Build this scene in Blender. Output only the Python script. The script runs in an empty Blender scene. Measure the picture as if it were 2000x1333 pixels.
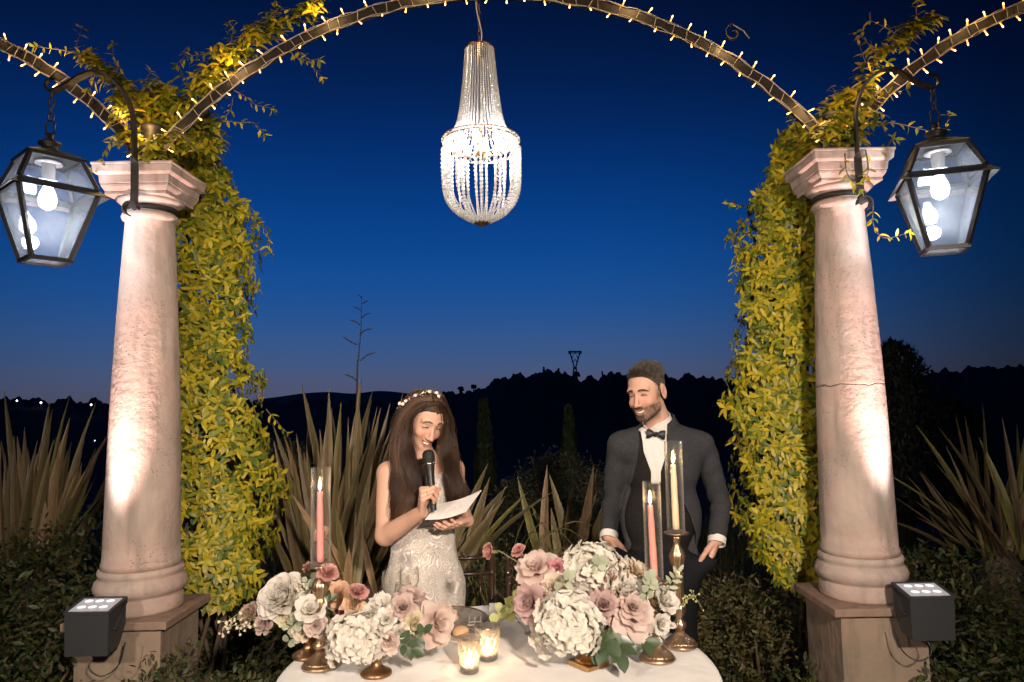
import bpy, bmesh, math, random
import numpy as np
from mathutils import Vector, Matrix, Euler

random.seed(7); np.random.seed(7)
S = bpy.context.scene
COL = S.collection

# ------------------------------------------------------------------ camera
FPX = 1390.0; PITCH = math.radians(4.9); ROLL = math.radians(1.06); EYE = 1.56
_f = np.array([0, math.cos(PITCH), math.sin(PITCH)])
_u = np.array([0, -math.sin(PITCH), math.cos(PITCH)])
_r = np.array([1.0, 0, 0])
_R = math.cos(ROLL)*_r - math.sin(ROLL)*_u
_U = math.sin(ROLL)*_r + math.cos(ROLL)*_u
cam_data = bpy.data.cameras.new('camera')
cam_data.sensor_width = 36; cam_data.lens = FPX/2000*36
cam_data.clip_start = 0.05; cam_data.clip_end = 30000
cam = bpy.data.objects.new('camera', cam_data); COL.objects.link(cam)
m = Matrix.Identity(4)
for i in range(3):
    m[i][0] = _R[i]; m[i][1] = _U[i]; m[i][2] = -_f[i]
m[2][3] = EYE
cam.matrix_world = m
S.camera = cam

def P(px, py, Y):
    "point seen at photo pixel (px, py) standing Y metres into the scene"
    d = _f + (px-1000)/FPX*_R + (666.5-py)/FPX*_U
    return d*(Y/d[1]) + np.array([0, 0, EYE])
def G(px, py, z):
    d = _f + (px-1000)/FPX*_R + (666.5-py)/FPX*_U
    return d*((z-EYE)/d[2]) + np.array([0, 0, EYE])

# ------------------------------------------------------------------ dusk sky
S.view_settings.view_transform = 'Standard'
S.view_settings.look = 'None'
S.view_settings.exposure = 0; S.view_settings.gamma = 1
S.view_settings.use_curve_mapping = False
S.render.engine = 'CYCLES'
S.cycles.use_denoising = True
S.cycles.max_bounces = 6; S.cycles.diffuse_bounces = 3; S.cycles.glossy_bounces = 3
S.cycles.transmission_bounces = 6; S.cycles.transparent_max_bounces = 24
S.cycles.caustics_reflective = False; S.cycles.caustics_refractive = False
S.cycles.sample_clamp_indirect = 3.0

def lin(r, g, b):
    def c(v):
        v /= 255.0
        return v/12.92 if v <= 0.04045 else ((v+0.055)/1.055)**2.4
    return (c(r), c(g), c(b), 1)

W = bpy.data.worlds.new('World'); S.world = W; W.use_nodes = True
nt = W.node_tree; nt.nodes.clear()
def wn(t, **k):
    n = nt.nodes.new(t)
    for a, b in k.items(): setattr(n, a, b)
    return n
tc = wn('ShaderNodeTexCoord'); sep = wn('ShaderNodeSeparateXYZ')
nt.links.new(tc.outputs['Generated'], sep.inputs[0])
ramp = wn('ShaderNodeValToRGB'); ramp.color_ramp.interpolation = 'B_SPLINE'
SKY = [(0.0, (74, 72, 92)), (0.02, (76, 80, 106)), (0.06, (60, 84, 124)), (0.13, (26, 78, 142)), (0.22, (8, 66, 138)), (0.33, (4, 44, 106)),
       (0.43, (3, 28, 74)), (0.55, (2, 15, 42)), (1.0, (2, 10, 30))]
cr = ramp.color_ramp
cr.elements[0].position = SKY[0][0]; cr.elements[0].color = lin(*SKY[0][1])
cr.elements[1].position = 1.0; cr.elements[1].color = lin(*SKY[-1][1])
for p_, c_ in SKY[1:-1]:
    e = cr.elements.new(p_); e.color = lin(*c_)
nt.links.new(sep.outputs[2], ramp.inputs[0])
dot = wn('ShaderNodeVectorMath', operation='DOT_PRODUCT')
nrm = wn('ShaderNodeVectorMath', operation='NORMALIZE')
nt.links.new(tc.outputs['Generated'], nrm.inputs[0])
nt.links.new(nrm.outputs[0], dot.inputs[0])
d0 = Vector((-0.16, 1, 0.12)).normalized(); dot.inputs[1].default_value = d0
mr = wn('ShaderNodeMapRange'); mr.interpolation_type = 'SMOOTHSTEP'
mr.inputs['From Min'].default_value = 0.66; mr.inputs['From Max'].default_value = 1.0
mr.inputs['To Min'].default_value = 0.20; mr.inputs['To Max'].default_value = 1.12
nt.links.new(dot.outputs['Value'], mr.inputs['Value'])
mul = wn('ShaderNodeVectorMath', operation='SCALE')
nt.links.new(ramp.outputs[0], mul.inputs[0]); nt.links.new(mr.outputs[0], mul.inputs['Scale'])
bg = wn('ShaderNodeBackground'); bg.inputs[1].default_value = 1.0
out = wn('ShaderNodeOutputWorld')
nt.links.new(mul.outputs[0], bg.inputs[0]); nt.links.new(bg.outputs[0], out.inputs[0])

def light(name, kind, loc, energy, color, **k):
    l = bpy.data.lights.new(name, kind); l.energy = energy; l.color = color
    for a, b in k.items(): setattr(l, a, b)
    o = bpy.data.objects.new(name, l); COL.objects.link(o); o.location = loc
    return o
def aim(o, tgt):
    o.rotation_euler = (Vector(tgt)-Vector(o.location)).to_track_quat('-Z', 'Y').to_euler()

# warm key spots for the unseen front light behind the camera
WARM = (1.0, 0.83, 0.68)
k1 = light('front_key_spot', 'SPOT', (0.75, -0.9, 2.35), 900, WARM, spot_size=math.radians(80), spot_blend=1.0, shadow_soft_size=.09); aim(k1, (0.0, 3, 1.15))
k2 = light('front_key_spot', 'SPOT', (-1.7, -0.7, 2.3), 360, WARM, spot_size=math.radians(80), spot_blend=1.0, shadow_soft_size=.09); aim(k2, (-0.3, 3.2, 1.15))

# ------------------------------------------------------------------ helpers
def mat(name, color=(0.5, 0.5, 0.5), rough=0.6, metal=0.0, spec=0.5, trans=0.0, emit=None, emit_s=0.0, noise=None, bump=None, attr=False,
        sheen=0.0, sss=0.0, coat=0.0, translucent=0.0):
    """noise=(scale, color2, contrast lo, hi); bump=(scale, strength, distance)"""
    mt = bpy.data.materials.new(name); mt.use_nodes = True
    t = mt.node_tree; b = t.nodes['Principled BSDF']; L = t.links
    c = tuple(color)[:3]+(1,)
    b.inputs['Base Color'].default_value = c
    b.inputs['Roughness'].default_value = rough; b.inputs['Metallic'].default_value = metal
    b.inputs['Specular IOR Level'].default_value = spec
    b.inputs['Transmission Weight'].default_value = trans
    b.inputs['Coat Weight'].default_value = coat
    b.inputs['Sheen Weight'].default_value = sheen
    if sss:
        b.inputs['Subsurface Weight'].default_value = sss
        b.inputs['Subsurface Radius'].default_value = (1.0, 0.35, 0.2)
        b.inputs['Subsurface Scale'].default_value = 0.0022
    if emit:
        b.inputs['Emission Color'].default_value = tuple(emit)[:3]+(1,); b.inputs['Emission Strength'].default_value = emit_s
    tcn = t.nodes.new('ShaderNodeTexCoord')
    src = None
    if attr:
        a = t.nodes.new('ShaderNodeAttribute'); a.attribute_name = 'Col'; src = a.outputs['Color']
        L.new(src, b.inputs['Base Color'])
    if noise:
        n = t.nodes.new('ShaderNodeTexNoise'); n.inputs['Scale'].default_value = noise[0]; n.inputs['Detail'].default_value = 6
        L.new(tcn.outputs['Object'], n.inputs['Vector'])
        r = t.nodes.new('ShaderNodeValToRGB'); r.color_ramp.elements[0].position = noise[2]; r.color_ramp.elements[1].position = noise[3]
        L.new(n.outputs['Fac'], r.inputs[0])
        mx = t.nodes.new('ShaderNodeMix'); mx.data_type = 'RGBA'
        L.new(r.outputs[0], mx.inputs[0])
        if src: 
            L.new(src, mx.inputs[6]); ml = t.nodes.new('ShaderNodeVectorMath'); ml.operation = 'MULTIPLY'
            L.new(src, ml.inputs[0]); ml.inputs[1].default_value = noise[1]; L.new(ml.outputs[0], mx.inputs[7])
        else:
            mx.inputs[6].default_value = c; mx.inputs[7].default_value = tuple(noise[1])[:3]+(1,)
        L.new(mx.outputs[2], b.inputs['Base Color'])
    if bump:
        n2 = t.nodes.new('ShaderNodeTexNoise'); n2.inputs['Scale'].default_value = bump[0]; n2.inputs['Detail'].default_value = 5
        L.new(tcn.outputs['Object'], n2.inputs['Vector'])
        bp = t.nodes.new('ShaderNodeBump'); bp.inputs['Strength'].default_value = bump[1]; bp.inputs['Distance'].default_value = bump[2]
        L.new(n2.outputs['Fac'], bp.inputs['Height']); L.new(bp.outputs[0], b.inputs['Normal'])
    if translucent:
        tr = t.nodes.new('ShaderNodeBsdfTranslucent'); ms = t.nodes.new('ShaderNodeMixShader'); ms.inputs[0].default_value = translucent
        bc = b.inputs['Base Color']
        if bc.is_linked: L.new(bc.links[0].from_socket, tr.inputs[0])
        else: tr.inputs[0].default_value = c
        L.new(b.outputs[0], ms.inputs[1]); L.new(tr.outputs[0], ms.inputs[2])
        L.new(ms.outputs[0], t.nodes['Material Output'].inputs[0])
    return mt

class MB:
    "collects shapes; build() links them as ONE mesh object"
    def __init__(s): s.v = []; s.f = []; s.c = []
    def add(s, v, f, col=None):
        o = len(s.v); v = [tuple(float(x) for x in q) for q in v]
        s.v += v; s.f += [tuple(o+i for i in q) for q in f]; s.c += [col or (1, 1, 1)]*len(v)
    def box(s, c, h, rot=0.0, taper=1.0, col=None):
        cr_, sr_ = math.cos(rot), math.sin(rot); v = []
        for z in (-1, 1):
            k = taper if z > 0 else 1
            for x, y in ((-1, -1), (1, -1), (1, 1), (-1, 1)):
                X, Yy = x*h[0]*k, y*h[1]*k
                v.append((c[0]+X*cr_-Yy*sr_, c[1]+X*sr_+Yy*cr_, c[2]+z*h[2]))
        s.add(v, [(3, 2, 1, 0), (4, 5, 6, 7), (0, 1, 5, 4), (1, 2, 6, 5), (2, 3, 7, 6), (3, 0, 4, 7)], col)
    def tube(s, pts, r, n=6, caps=True, col=None):
        pts = [Vector(p) for p in pts]; N = len(pts); rs = r if hasattr(r, '__len__') else [r]*N
        v = []; f = []; ref = None
        for i, p in enumerate(pts):
            t = (pts[min(i+1, N-1)]-pts[max(i-1, 0)])
            t = t.normalized() if t.length > 1e-9 else Vector((0, 0, 1))
            if ref is None: ref = Vector((0, 0, 1)) if abs(t.z) < 0.9 else Vector((1, 0, 0))
            a = t.cross(ref).normalized(); b = t.cross(a).normalized(); ref = a.cross(t) if a.cross(t).dot(ref) > 0 else -a.cross(t)
            for k in range(n):
                an = 2*math.pi*k/n
                v.append(p+(a*math.cos(an)+b*math.sin(an))*rs[i])
        for i in range(N-1):
            for k in range(n):
                f.append((i*n+k, i*n+(k+1) % n, (i+1)*n+(k+1) % n, (i+1)*n+k))
        if caps: f += [tuple(range(n))[::-1], tuple((N-1)*n+k for k in range(n))]
        s.add(v, f, col)
    def bar(s, pts, w, h, side, col=None):
        "rectangular section swept along pts; side = direction of the w dimension"
        pts = [Vector(p) for p in pts]; N = len(pts); v = []; f = []
        for i, p in enumerate(pts):
            t = (pts[min(i+1, N-1)]-pts[max(i-1, 0)]).normalized()
            sd = side(i) if callable(side) else side
            sd = Vector(sd); sd = (sd-t*sd.dot(t)).normalized(); q = t.cross(sd)
            for a, b in ((-1, -1), (1, -1), (1, 1), (-1, 1)): v.append(p+sd*a*w/2+q*b*h/2)
        for i in range(N-1):
            for k in range(4): f.append((i*4+k, i*4+(k+1) % 4, (i+1)*4+(k+1) % 4, (i+1)*4+k))
        f += [(3, 2, 1, 0), tuple((N-1)*4+k for k in range(4))]
        s.add(v, f, col)
    def lathe(s, prof, c=(0, 0, 0), n=32, flute=None, col=None, caps=True):
        if prof[0] == prof[-1]: caps = False
        v = []; f = []
        for r, z in prof:
            for k in range(n):
                a = 2*math.pi*k/n; rr = r
                if flute: rr = r*(1+flute[1]*math.cos(flute[0]*a))
                v.append((c[0]+rr*math.cos(a), c[1]+rr*math.sin(a), c[2]+z))
        N = len(prof)
        for i in range(N-1):
            for k in range(n): f.append((i*n+k, i*n+(k+1) % n, (i+1)*n+(k+1) % n, (i+1)*n+k))
        if caps and prof[0][0] > 1e-5: f.append(tuple(range(n))[::-1])
        if caps and prof[-1][0] > 1e-5: f.append(tuple((N-1)*n+k for k in range(n)))
        s.add(v, f, col)
    def ball(s, c, r, n=8, m_=6, col=None):
        rr = r if hasattr(r, '__len__') else (r, r, r)
        v = [(c[0], c[1], c[2]-rr[2])]
        for i in range(1, m_):
            a = -math.pi/2+math.pi*i/m_
            for k in range(n):
                b = 2*math.pi*k/n
                v.append((c[0]+rr[0]*math.cos(a)*math.cos(b), c[1]+rr[1]*math.cos(a)*math.sin(b), c[2]+rr[2]*math.sin(a)))
        v.append((c[0], c[1], c[2]+rr[2])); f = []
        for k in range(n): f.append((0, 1+(k+1) % n, 1+k)); f.append((len(v)-1, 1+(m_-2)*n+k, 1+(m_-2)*n+(k+1) % n))
        for i in range(m_-2):
            for k in range(n): f.append((1+i*n+k, 1+i*n+(k+1) % n, 1+(i+1)*n+(k+1) % n, 1+(i+1)*n+k))
        s.add(v, f, col)
    def mesh(s, name, mt, smooth=True, off=(0, 0, 0), color=False):
        me = bpy.data.meshes.new(name)
        me.from_pydata([(a-off[0], b-off[1], c-off[2]) for a, b, c in s.v], [], s.f)
        if mt: me.materials.append(mt)
        if smooth: me.polygons.foreach_set('use_smooth', [True]*len(me.polygons))
        if color:
            at = me.color_attributes.new('Col', 'FLOAT_COLOR', 'POINT')
            at.data.foreach_set('color', np.array([(*c, 1) for c in s.c], dtype=np.float32).ravel())
        me.update(); return me
    def build(s, name, mt, parent=None, smooth=True, color=False, origin=None, angle=None):
        off = wloc(parent) if parent else Vector((0, 0, 0))
        o_ = Vector(origin) if origin is not None else off
        me = s.mesh(name, mt, smooth, o_, color)
        if angle and smooth: me.set_sharp_from_angle(angle=math.radians(angle))
        o = bpy.data.objects.new(name, me); COL.objects.link(o)
        if parent: o.parent = parent
        o.location = o_-off
        return o

def wloc(o):
    v = Vector((0, 0, 0))
    while o: v += Vector(o.location); o = o.parent
    return v
def tag(o, label=None, cat=None, group=None, kind=None):
    if label: o['label'] = label
    if cat: o['category'] = cat
    if group: o['group'] = group
    if kind: o['kind'] = kind
    return o
def thing(name, label, cat, loc=(0, 0, 0), group=None):
    o = bpy.data.objects.new(name, None); COL.objects.link(o); o.location = Vector(loc); o.empty_display_size = 0.05
    return tag(o, label, cat, group)
def inst(name, me, parent, mtx=None, loc=None):
    o = bpy.data.objects.new(name, me); COL.objects.link(o); o.parent = parent
    if mtx is not None: o.matrix_local = mtx
    if loc is not None: o.location = loc
    return o
def smoothpath(pts, n=8):
    "Catmull-Rom through the points"
    p = [np.array(q, float) for q in pts]; p = [2*p[0]-p[1]]+p+[2*p[-1]-p[-2]]; o = []
    for i in range(1, len(p)-2):
        for k in range(n):
            t = k/n
            o.append(0.5*((2*p[i])+(-p[i-1]+p[i+1])*t+(2*p[i-1]-5*p[i]+4*p[i+1]-p[i+2])*t*t+(-p[i-1]+3*p[i]-3*p[i+1]+p[i+2])*t**3))
    o.append(p[-2]); return o
def basis(z, up=(0, 0, 1), roll=0.0):
    "rotation matrix (4x4) whose local +Z points along z"
    z = Vector(z).normalized(); u_ = Vector(up)
    if abs(z.dot(u_.normalized())) > 0.97: u_ = Vector((0, 1, 0.1))
    x = u_.cross(z).normalized(); y = z.cross(x)
    M = Matrix(((x.x, y.x, z.x), (x.y, y.y, z.y), (x.z, y.z, z.z))).to_4x4()
    return M @ Matrix.Rotation(roll, 4, 'Z')

# ------------------------------------------------------------------ implicit surfaces for the people
def sdf_mesh(f, lo, hi, h, color=None, offset=(0, 0, 0)):
    lo = np.array(lo, float); hi = np.array(hi, float); B = 6
    nb = np.ceil((hi-lo)/(h*B)).astype(int); n = nb*B+1
    F = np.empty(n, np.float32)
    g = np.stack(np.meshgrid(*[np.arange(k) for k in nb], indexing='ij'), -1).reshape(-1, 3)
    cen = lo+(g+0.5)*B*h
    d = f(cen.astype(np.float32)); act = np.abs(d) < B*h*1.7
    sg = np.where(d > 0, 1.0, -1.0).reshape(nb)
    F[:-1, :-1, :-1] = np.repeat(np.repeat(np.repeat(sg, B, 0), B, 1), B, 2)
    F[-1] = F[-2]; F[:, -1] = F[:, -2]; F[:, :, -1] = F[:, :, -2]
    M = np.zeros(n, bool)
    A = act.reshape(nb)
    M[:-1, :-1, :-1] = np.repeat(np.repeat(np.repeat(A, B, 0), B, 1), B, 2)
    M2 = M.copy(); M2[1:] |= M[:-1]; M = M2.copy(); M2[:, 1:] |= M[:, :-1]; M = M2.copy(); M2[:, :, 1:] |= M[:, :, :-1]; M = M2
    idx = np.argwhere(M)
    pts = (lo+idx*h).astype(np.float32)
    val = np.concatenate([f(pts[i:i+400000]) for i in range(0, len(pts), 400000)])
    F[M] = val
    ins = F < 0
    a = [ins[i:n[0]-1+i, j:n[1]-1+j, k:n[2]-1+k] for i in (0, 1) for j in (0, 1) for k in (0, 1)]
    cnt = sum(x.astype(np.int8) for x in a)
    cells = np.argwhere((cnt > 0) & (cnt < 8))
    vid = -np.ones(n-1, np.int64); vid[tuple(cells.T)] = np.arange(len(cells))
    acc = np.zeros((len(cells), 3)); num = np.zeros(len(cells))
    cor = [(i, j, k) for i in (0, 1) for j in (0, 1) for k in (0, 1)]
    for c0 in cor:
        for ax in range(3):
            if c0[ax]: continue
            c1 = list(c0); c1[ax] = 1
            f0 = F[tuple((cells+c0).T)]; f1 = F[tuple((cells+c1).T)]
            mk = (f0 < 0) != (f1 < 0)
            t = np.where(mk, f0/np.where(mk, f0-f1, 1), 0)
            p = np.array(c0)[None]+t[:, None]*(np.array(c1)-np.array(c0))[None]
            acc += p*mk[:, None]; num += mk
    V = lo+(cells+acc/num[:, None])*h
    faces = []
    for ax in range(3):
        o1, o2 = [(1, 2), (2, 0), (0, 1)][ax]
        sl0 = [slice(1, -1)]*3; sl0[ax] = slice(0, -1); sl1 = list(sl0); sl1[ax] = slice(1, None)
        A0 = ins[tuple(sl0)]; A1 = ins[tuple(sl1)]
        for flip, mk in ((False, A0 & ~A1), (True, ~A0 & A1)):
            e = np.argwhere(mk); st = np.ones(3, int); st[ax] = 0; e = e+st
            def cv(da, db):
                q = e.copy(); q[:, o1] -= da; q[:, o2] -= db
                return vid[tuple(q.T)]
            q = np.stack([cv(1, 1), cv(0, 1), cv(0, 0), cv(1, 0)], 1)
            if flip: q = q[:, ::-1]
            faces.append(q)
    Fc = np.concatenate(faces); Fc = Fc[(Fc >= 0).all(1)]
    C_ = color(V) if color else None
    return V-np.array(offset), Fc, C_

def link_np(name, parts, mt, parent=None, smooth=True):
    "parts: list of (verts, quads, colours or None) in world space, joined into one mesh object"
    off = np.array(wloc(parent)) if parent else np.zeros(3)
    vs = []; fs = []; cs = []; o = 0
    for V, Fc, C_ in parts:
        vs.append(V-off); fs.append(Fc+o); o += len(V)
        cs.append(C_ if C_ is not None else np.ones((len(V), 3)))
    V = np.concatenate(vs); Fc = np.concatenate(fs); C_ = np.concatenate(cs)
    me = bpy.data.meshes.new(name)
    me.vertices.add(len(V)); me.vertices.foreach_set('co', V.astype(np.float32).ravel())
    k = Fc.shape[1]
    me.loops.add(Fc.size); me.loops.foreach_set('vertex_index', Fc.ravel().astype(np.int32))
    me.polygons.add(len(Fc)); me.polygons.foreach_set('loop_start', (np.arange(len(Fc))*k).astype(np.int32))
    me.polygons.foreach_set('loop_total', np.full(len(Fc), k, np.int32))
    me.update(calc_edges=True); me.validate()
    if smooth: me.polygons.foreach_set('use_smooth', [True]*len(me.polygons))
    at = me.color_attributes.new('Col', 'FLOAT_COLOR', 'POINT')
    at.data.foreach_set('color', np.c_[C_, np.ones(len(C_))].astype(np.float32).ravel())
    me.materials.append(mt)
    ob = bpy.data.objects.new(name, me); COL.objects.link(ob)
    if parent: ob.parent = parent
    return ob

def sm(a, b, k):
    h = np.clip(0.5+0.5*(b-a)/k, 0, 1); return b*(1-h)+a*h-k*h*(1-h)
def smx(a, b, k): return -sm(-a, -b, k)
def cap(p, a, b, ra, rb=None):
    rb = ra if rb is None else rb
    a = np.asarray(a, np.float32); b = np.asarray(b, np.float32); ba = b-a; pa = p-a
    h = np.clip(pa@ba/max(float(ba@ba), 1e-9), 0, 1)
    return np.linalg.norm(pa-h[:, None]*ba, axis=1)-(ra+(rb-ra)*h)
def ell(p, c, r, Rm=None):
    q = p-np.asarray(c, np.float32)
    if Rm is not None: q = q@np.asarray(Rm, np.float32)
    r = np.asarray(r, np.float32)
    k0 = np.linalg.norm(q/r, axis=1); k1 = np.linalg.norm(q/(r*r), axis=1)
    return k0*(k0-1)/np.maximum(k1, 1e-6)
def chain(p, pts, rs, k=0.01):
    d = None
    for i in range(len(pts)-1):
        e = cap(p, pts[i], pts[i+1], rs[i], rs[i+1]); d = e if d is None else np.minimum(d, e)
    return d
def vnoise(p, s, seed=0):
    "cheap smooth pseudo-noise"
    q = p*s+seed*3.7
    return (np.sin(q[:, 0]*1.3+2.1*np.sin(q[:, 1]*0.9+seed))+np.sin(q[:, 1]*1.7+1.9*np.sin(q[:, 2]*1.1))+np.sin(q[:, 2]*1.5+2.3*np.sin(q[:, 0]*0.8+1)))/3

def rot3(roll, yaw, pitch):
    def rx(t): return np.array([[1, 0, 0], [0, math.cos(t), -math.sin(t)], [0, math.sin(t), math.cos(t)]])
    def rz(t): return np.array([[math.cos(t), -math.sin(t), 0], [math.sin(t), math.cos(t), 0], [0, 0, 1]])
    def ry(t): return np.array([[math.cos(t), 0, math.sin(t)], [0, 1, 0], [-math.sin(t), 0, math.cos(t)]])
    r_ = math.radians
    return ry(r_(roll))@rz(r_(yaw))@rx(r_(pitch))

def hair_curves(name, strands, rad, mt, parent, tip=0.25, shade=None):
    "strands: array (K, n, 3) in world space"
    K, n, _ = strands.shape
    hc = bpy.data.hair_curves.new(name); hc.add_curves([n]*K)
    off = np.array(wloc(parent))
    hc.attributes['position'].data.foreach_set('vector', (strands-off).astype(np.float32).ravel())
    ra = hc.attributes.get('radius') or hc.attributes.new('radius', 'FLOAT', 'POINT')
    prof = np.linspace(1, tip, n)**0.7
    ra.data.foreach_set('value', (np.tile(prof, K)*rad).astype(np.float32))
    if shade is not None:
        at = hc.attributes.new('lock', 'FLOAT', 'CURVE'); at.data.foreach_set('value', np.asarray(shade, np.float32))
    hc.materials.append(mt)
    o = bpy.data.objects.new(name, hc); COL.objects.link(o); o.parent = parent
    return o
# ------------------------------------------------------------------ ground and hills
M_ground = mat('soil_and_turf', (0.035, 0.04, 0.018), 0.95, noise=(9, (0.06, 0.05, 0.03), 0.35, 0.7), bump=(30, 0.6, 0.03))
RIDGE = [(-900, 770), (-300, 778), (0, 783), (120, 780), (200, 786), (480, 787), (640, 786), (760, 784), (830, 776), (865, 768), (905, 762), (940, 756), (962, 748), (985, 736),
         (1010, 732), (1040, 731), (1062, 725), (1085, 729), (1120, 737), (1160, 741), (1180, 731), (1250, 737), (1330, 738), (1380, 733), (1415, 738),
         (1460, 742), (1600, 738), (1720, 733), (1790, 728), (1850, 724), (1930, 716), (2000, 708), (2400, 700), (2900, 730)]
RY = 450.0
ra_ = []; re_ = []
for px, py in RIDGE:
    q = P(px, py, RY); ra_.append(math.atan2(q[0], q[1])); re_.append((q[2])/math.hypot(q[0], q[1]))
ra_ = np.array(ra_); re_ = np.array(re_)
def terrain_h(az, rad):
    top = np.interp(az, ra_, re_)*RY
    top = np.where(np.abs(az) > 1.15, 4, top)
    bump = 1.5*np.sin(az*131+2*np.sin(az*57))+0.9*np.sin(az*417+1.3+2*np.sin(az*91))+0.35*np.sin(az*1111+.7+3*np.sin(az*37))
    z0 = np.where(rad < 9, 0, -(rad-9)*0.10)
    val = np.interp(rad, [9, 70, 140, 450, 620, 1200, 30000], [0, -6.5, -11, 0, 0, -40, -60])
    w = np.interp(rad, [140, 450, 520, 1000], [0, 1, 1, 0]); w = w*w*(3-2*w)
    return val+w*(top+bump*np.clip((rad-330)/120, 0, 1)*np.clip((800-rad)/200, 0, 1))+0.4*np.sin(rad*0.11+az*9)*np.clip((rad-12)/30, 0, 1)
az = np.unique(np.concatenate([np.arange(-math.pi, -0.75, 0.05), np.arange(-0.75, 0.75, 0.0016), np.arange(0.75, math.pi+0.02, 0.05)]))
az = az[az < math.pi]; rr = np.array([0.3, 1, 2, 4, 6, 8, 9, 10, 12, 15, 20, 28, 40, 55, 75, 100, 140, 190, 250, 310, 360, 400, 425, 440, 450, 462, 480, 520, 620, 800, 1200, 3000, 9000, 26000])
A_, R_ = np.meshgrid(az, rr); Z_ = terrain_h(A_, R_)
V_ = np.stack([R_*np.sin(A_), R_*np.cos(A_), Z_], -1).reshape(-1, 3); na = len(az); nr = len(rr)
i_ = np.arange(nr-1)[:, None]*na; j_ = np.arange(na)[None]; j2 = (j_+1) % na
F_ = np.stack([i_+j_, i_+j2, i_+na+j2, i_+na+j_], -1).reshape(-1, 4)[:, ::-1]
gmesh = MB(); gmesh.v = [tuple(v) for v in V_.tolist()]; gmesh.f = [tuple(q) for q in F_.tolist()]+[tuple(range(na))]
gmesh.c = [(1, 1, 1)]*len(gmesh.v)
tag(gmesh.build('ground', M_ground, smooth=True), kind='structure')
def gz(x, y): return float(terrain_h(np.array([math.atan2(x, y)]), np.array([math.hypot(x, y)]))[0])

M_far_haze = mat('distant_hills_haze_tint', (0.16, 0.19, 0.22), 1.0)  # pale bluish haze painted into the base colour of the hills
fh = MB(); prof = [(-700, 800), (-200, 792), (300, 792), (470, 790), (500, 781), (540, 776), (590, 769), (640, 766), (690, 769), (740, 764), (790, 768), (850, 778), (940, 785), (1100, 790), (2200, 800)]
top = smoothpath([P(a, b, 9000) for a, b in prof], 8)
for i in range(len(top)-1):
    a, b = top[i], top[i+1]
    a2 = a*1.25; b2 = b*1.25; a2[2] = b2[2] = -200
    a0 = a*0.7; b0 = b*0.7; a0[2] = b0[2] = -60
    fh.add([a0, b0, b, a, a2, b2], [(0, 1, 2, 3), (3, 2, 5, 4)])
tag(fh.build('far_hills', M_far_haze), kind='structure')

M_lampfar = mat('far_lamp', (1, 1, 1), emit=(1, 0.93, 0.8), emit_s=5)
M_iron_far = mat('galvanised_lattice_steel', (0.16, 0.17, 0.18), 0.7)
for (px, py, Y, lab, rr0) in [(33, 783, 300, 'faint white house light far left behind the tall flax blades', .33), (80, 787, 300, 'brighter white house light right of the faint one, on the dark left horizon', .4),
                     (178, 791, 280, 'bluish house light just left of the left stone column', .36), (185, 861, 120, 'single small light low in the dark valley left of the left column', .08),
                     (1040, 750, 440, 'lower left one of the two lights on the dark wooded hill', .45), (1061, 743, 442, 'brighter upper one of the two lights on the dark wooded hill', .6)]:
    q = P(px, py, Y); b = MB(); b.ball((0, 0, 0), rr0, 8, 6); b.tube([(0, 0, -rr0*.5), (0, 0, -9)], rr0*.2, 5)
    t = thing('distant_lamp', lab, 'lamp', q); lampm = b
    b1 = MB(); b1.ball(q, rr0, 8, 6); b1.build('globe', M_lampfar, t)
    b2 = MB(); b2.tube([q-[0, 0, rr0*1.01], q-[0, 0, 9]], rr0*.2, 5); b2.build('post', M_iron_far, t)

# lattice pylon on the ridge
py_t = thing('electricity_pylon', 'faint V shaped steel electricity pylon on top of the dark hill', 'pylon', P(1123, 741, 452))
def pp(x, y): return P(x, y, 452)
b = MB()
for sx in (-1, 1):
    b.tube([pp(1123+sx*5, 742), pp(1123+sx*2.0, 716), pp(1123+sx*10, 688)], .42, 4)
for (y0, y1, w0, w1) in [(742, 733, 5, 4), (733, 724, 4, 3), (724, 716, 3, 2)]:
    b.tube([pp(1123-w0, y0), pp(1123+w1, y1)], .3, 4); b.tube([pp(1123+w0, y0), pp(1123-w1, y1)], .3, 4)
for (y0, y1, w0, w1) in [(710, 702, 3.7, 6), (702, 694, 6, 8.3)]:
    for s_ in (-1, 1): b.tube([pp(1123+s_*w0, y0), pp(1123+s_*(w1-5), y1)], .25, 4)
b.build('lattice_mast', M_iron_far, py_t)
b = MB(); b.tube([pp(1110, 687), pp(1136, 687)], .45, 4); b.tube([pp(1112, 690), pp(1134, 690)], .3, 4)
for x in (1111, 1123, 1135): b.tube([pp(x, 687), pp(x, 692)], .35, 4)
b.build('cross_arm', M_iron_far, py_t)
M_ridgetree = mat('ridge_tree_foliage', (0.02, 0.025, 0.015), 1)
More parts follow.
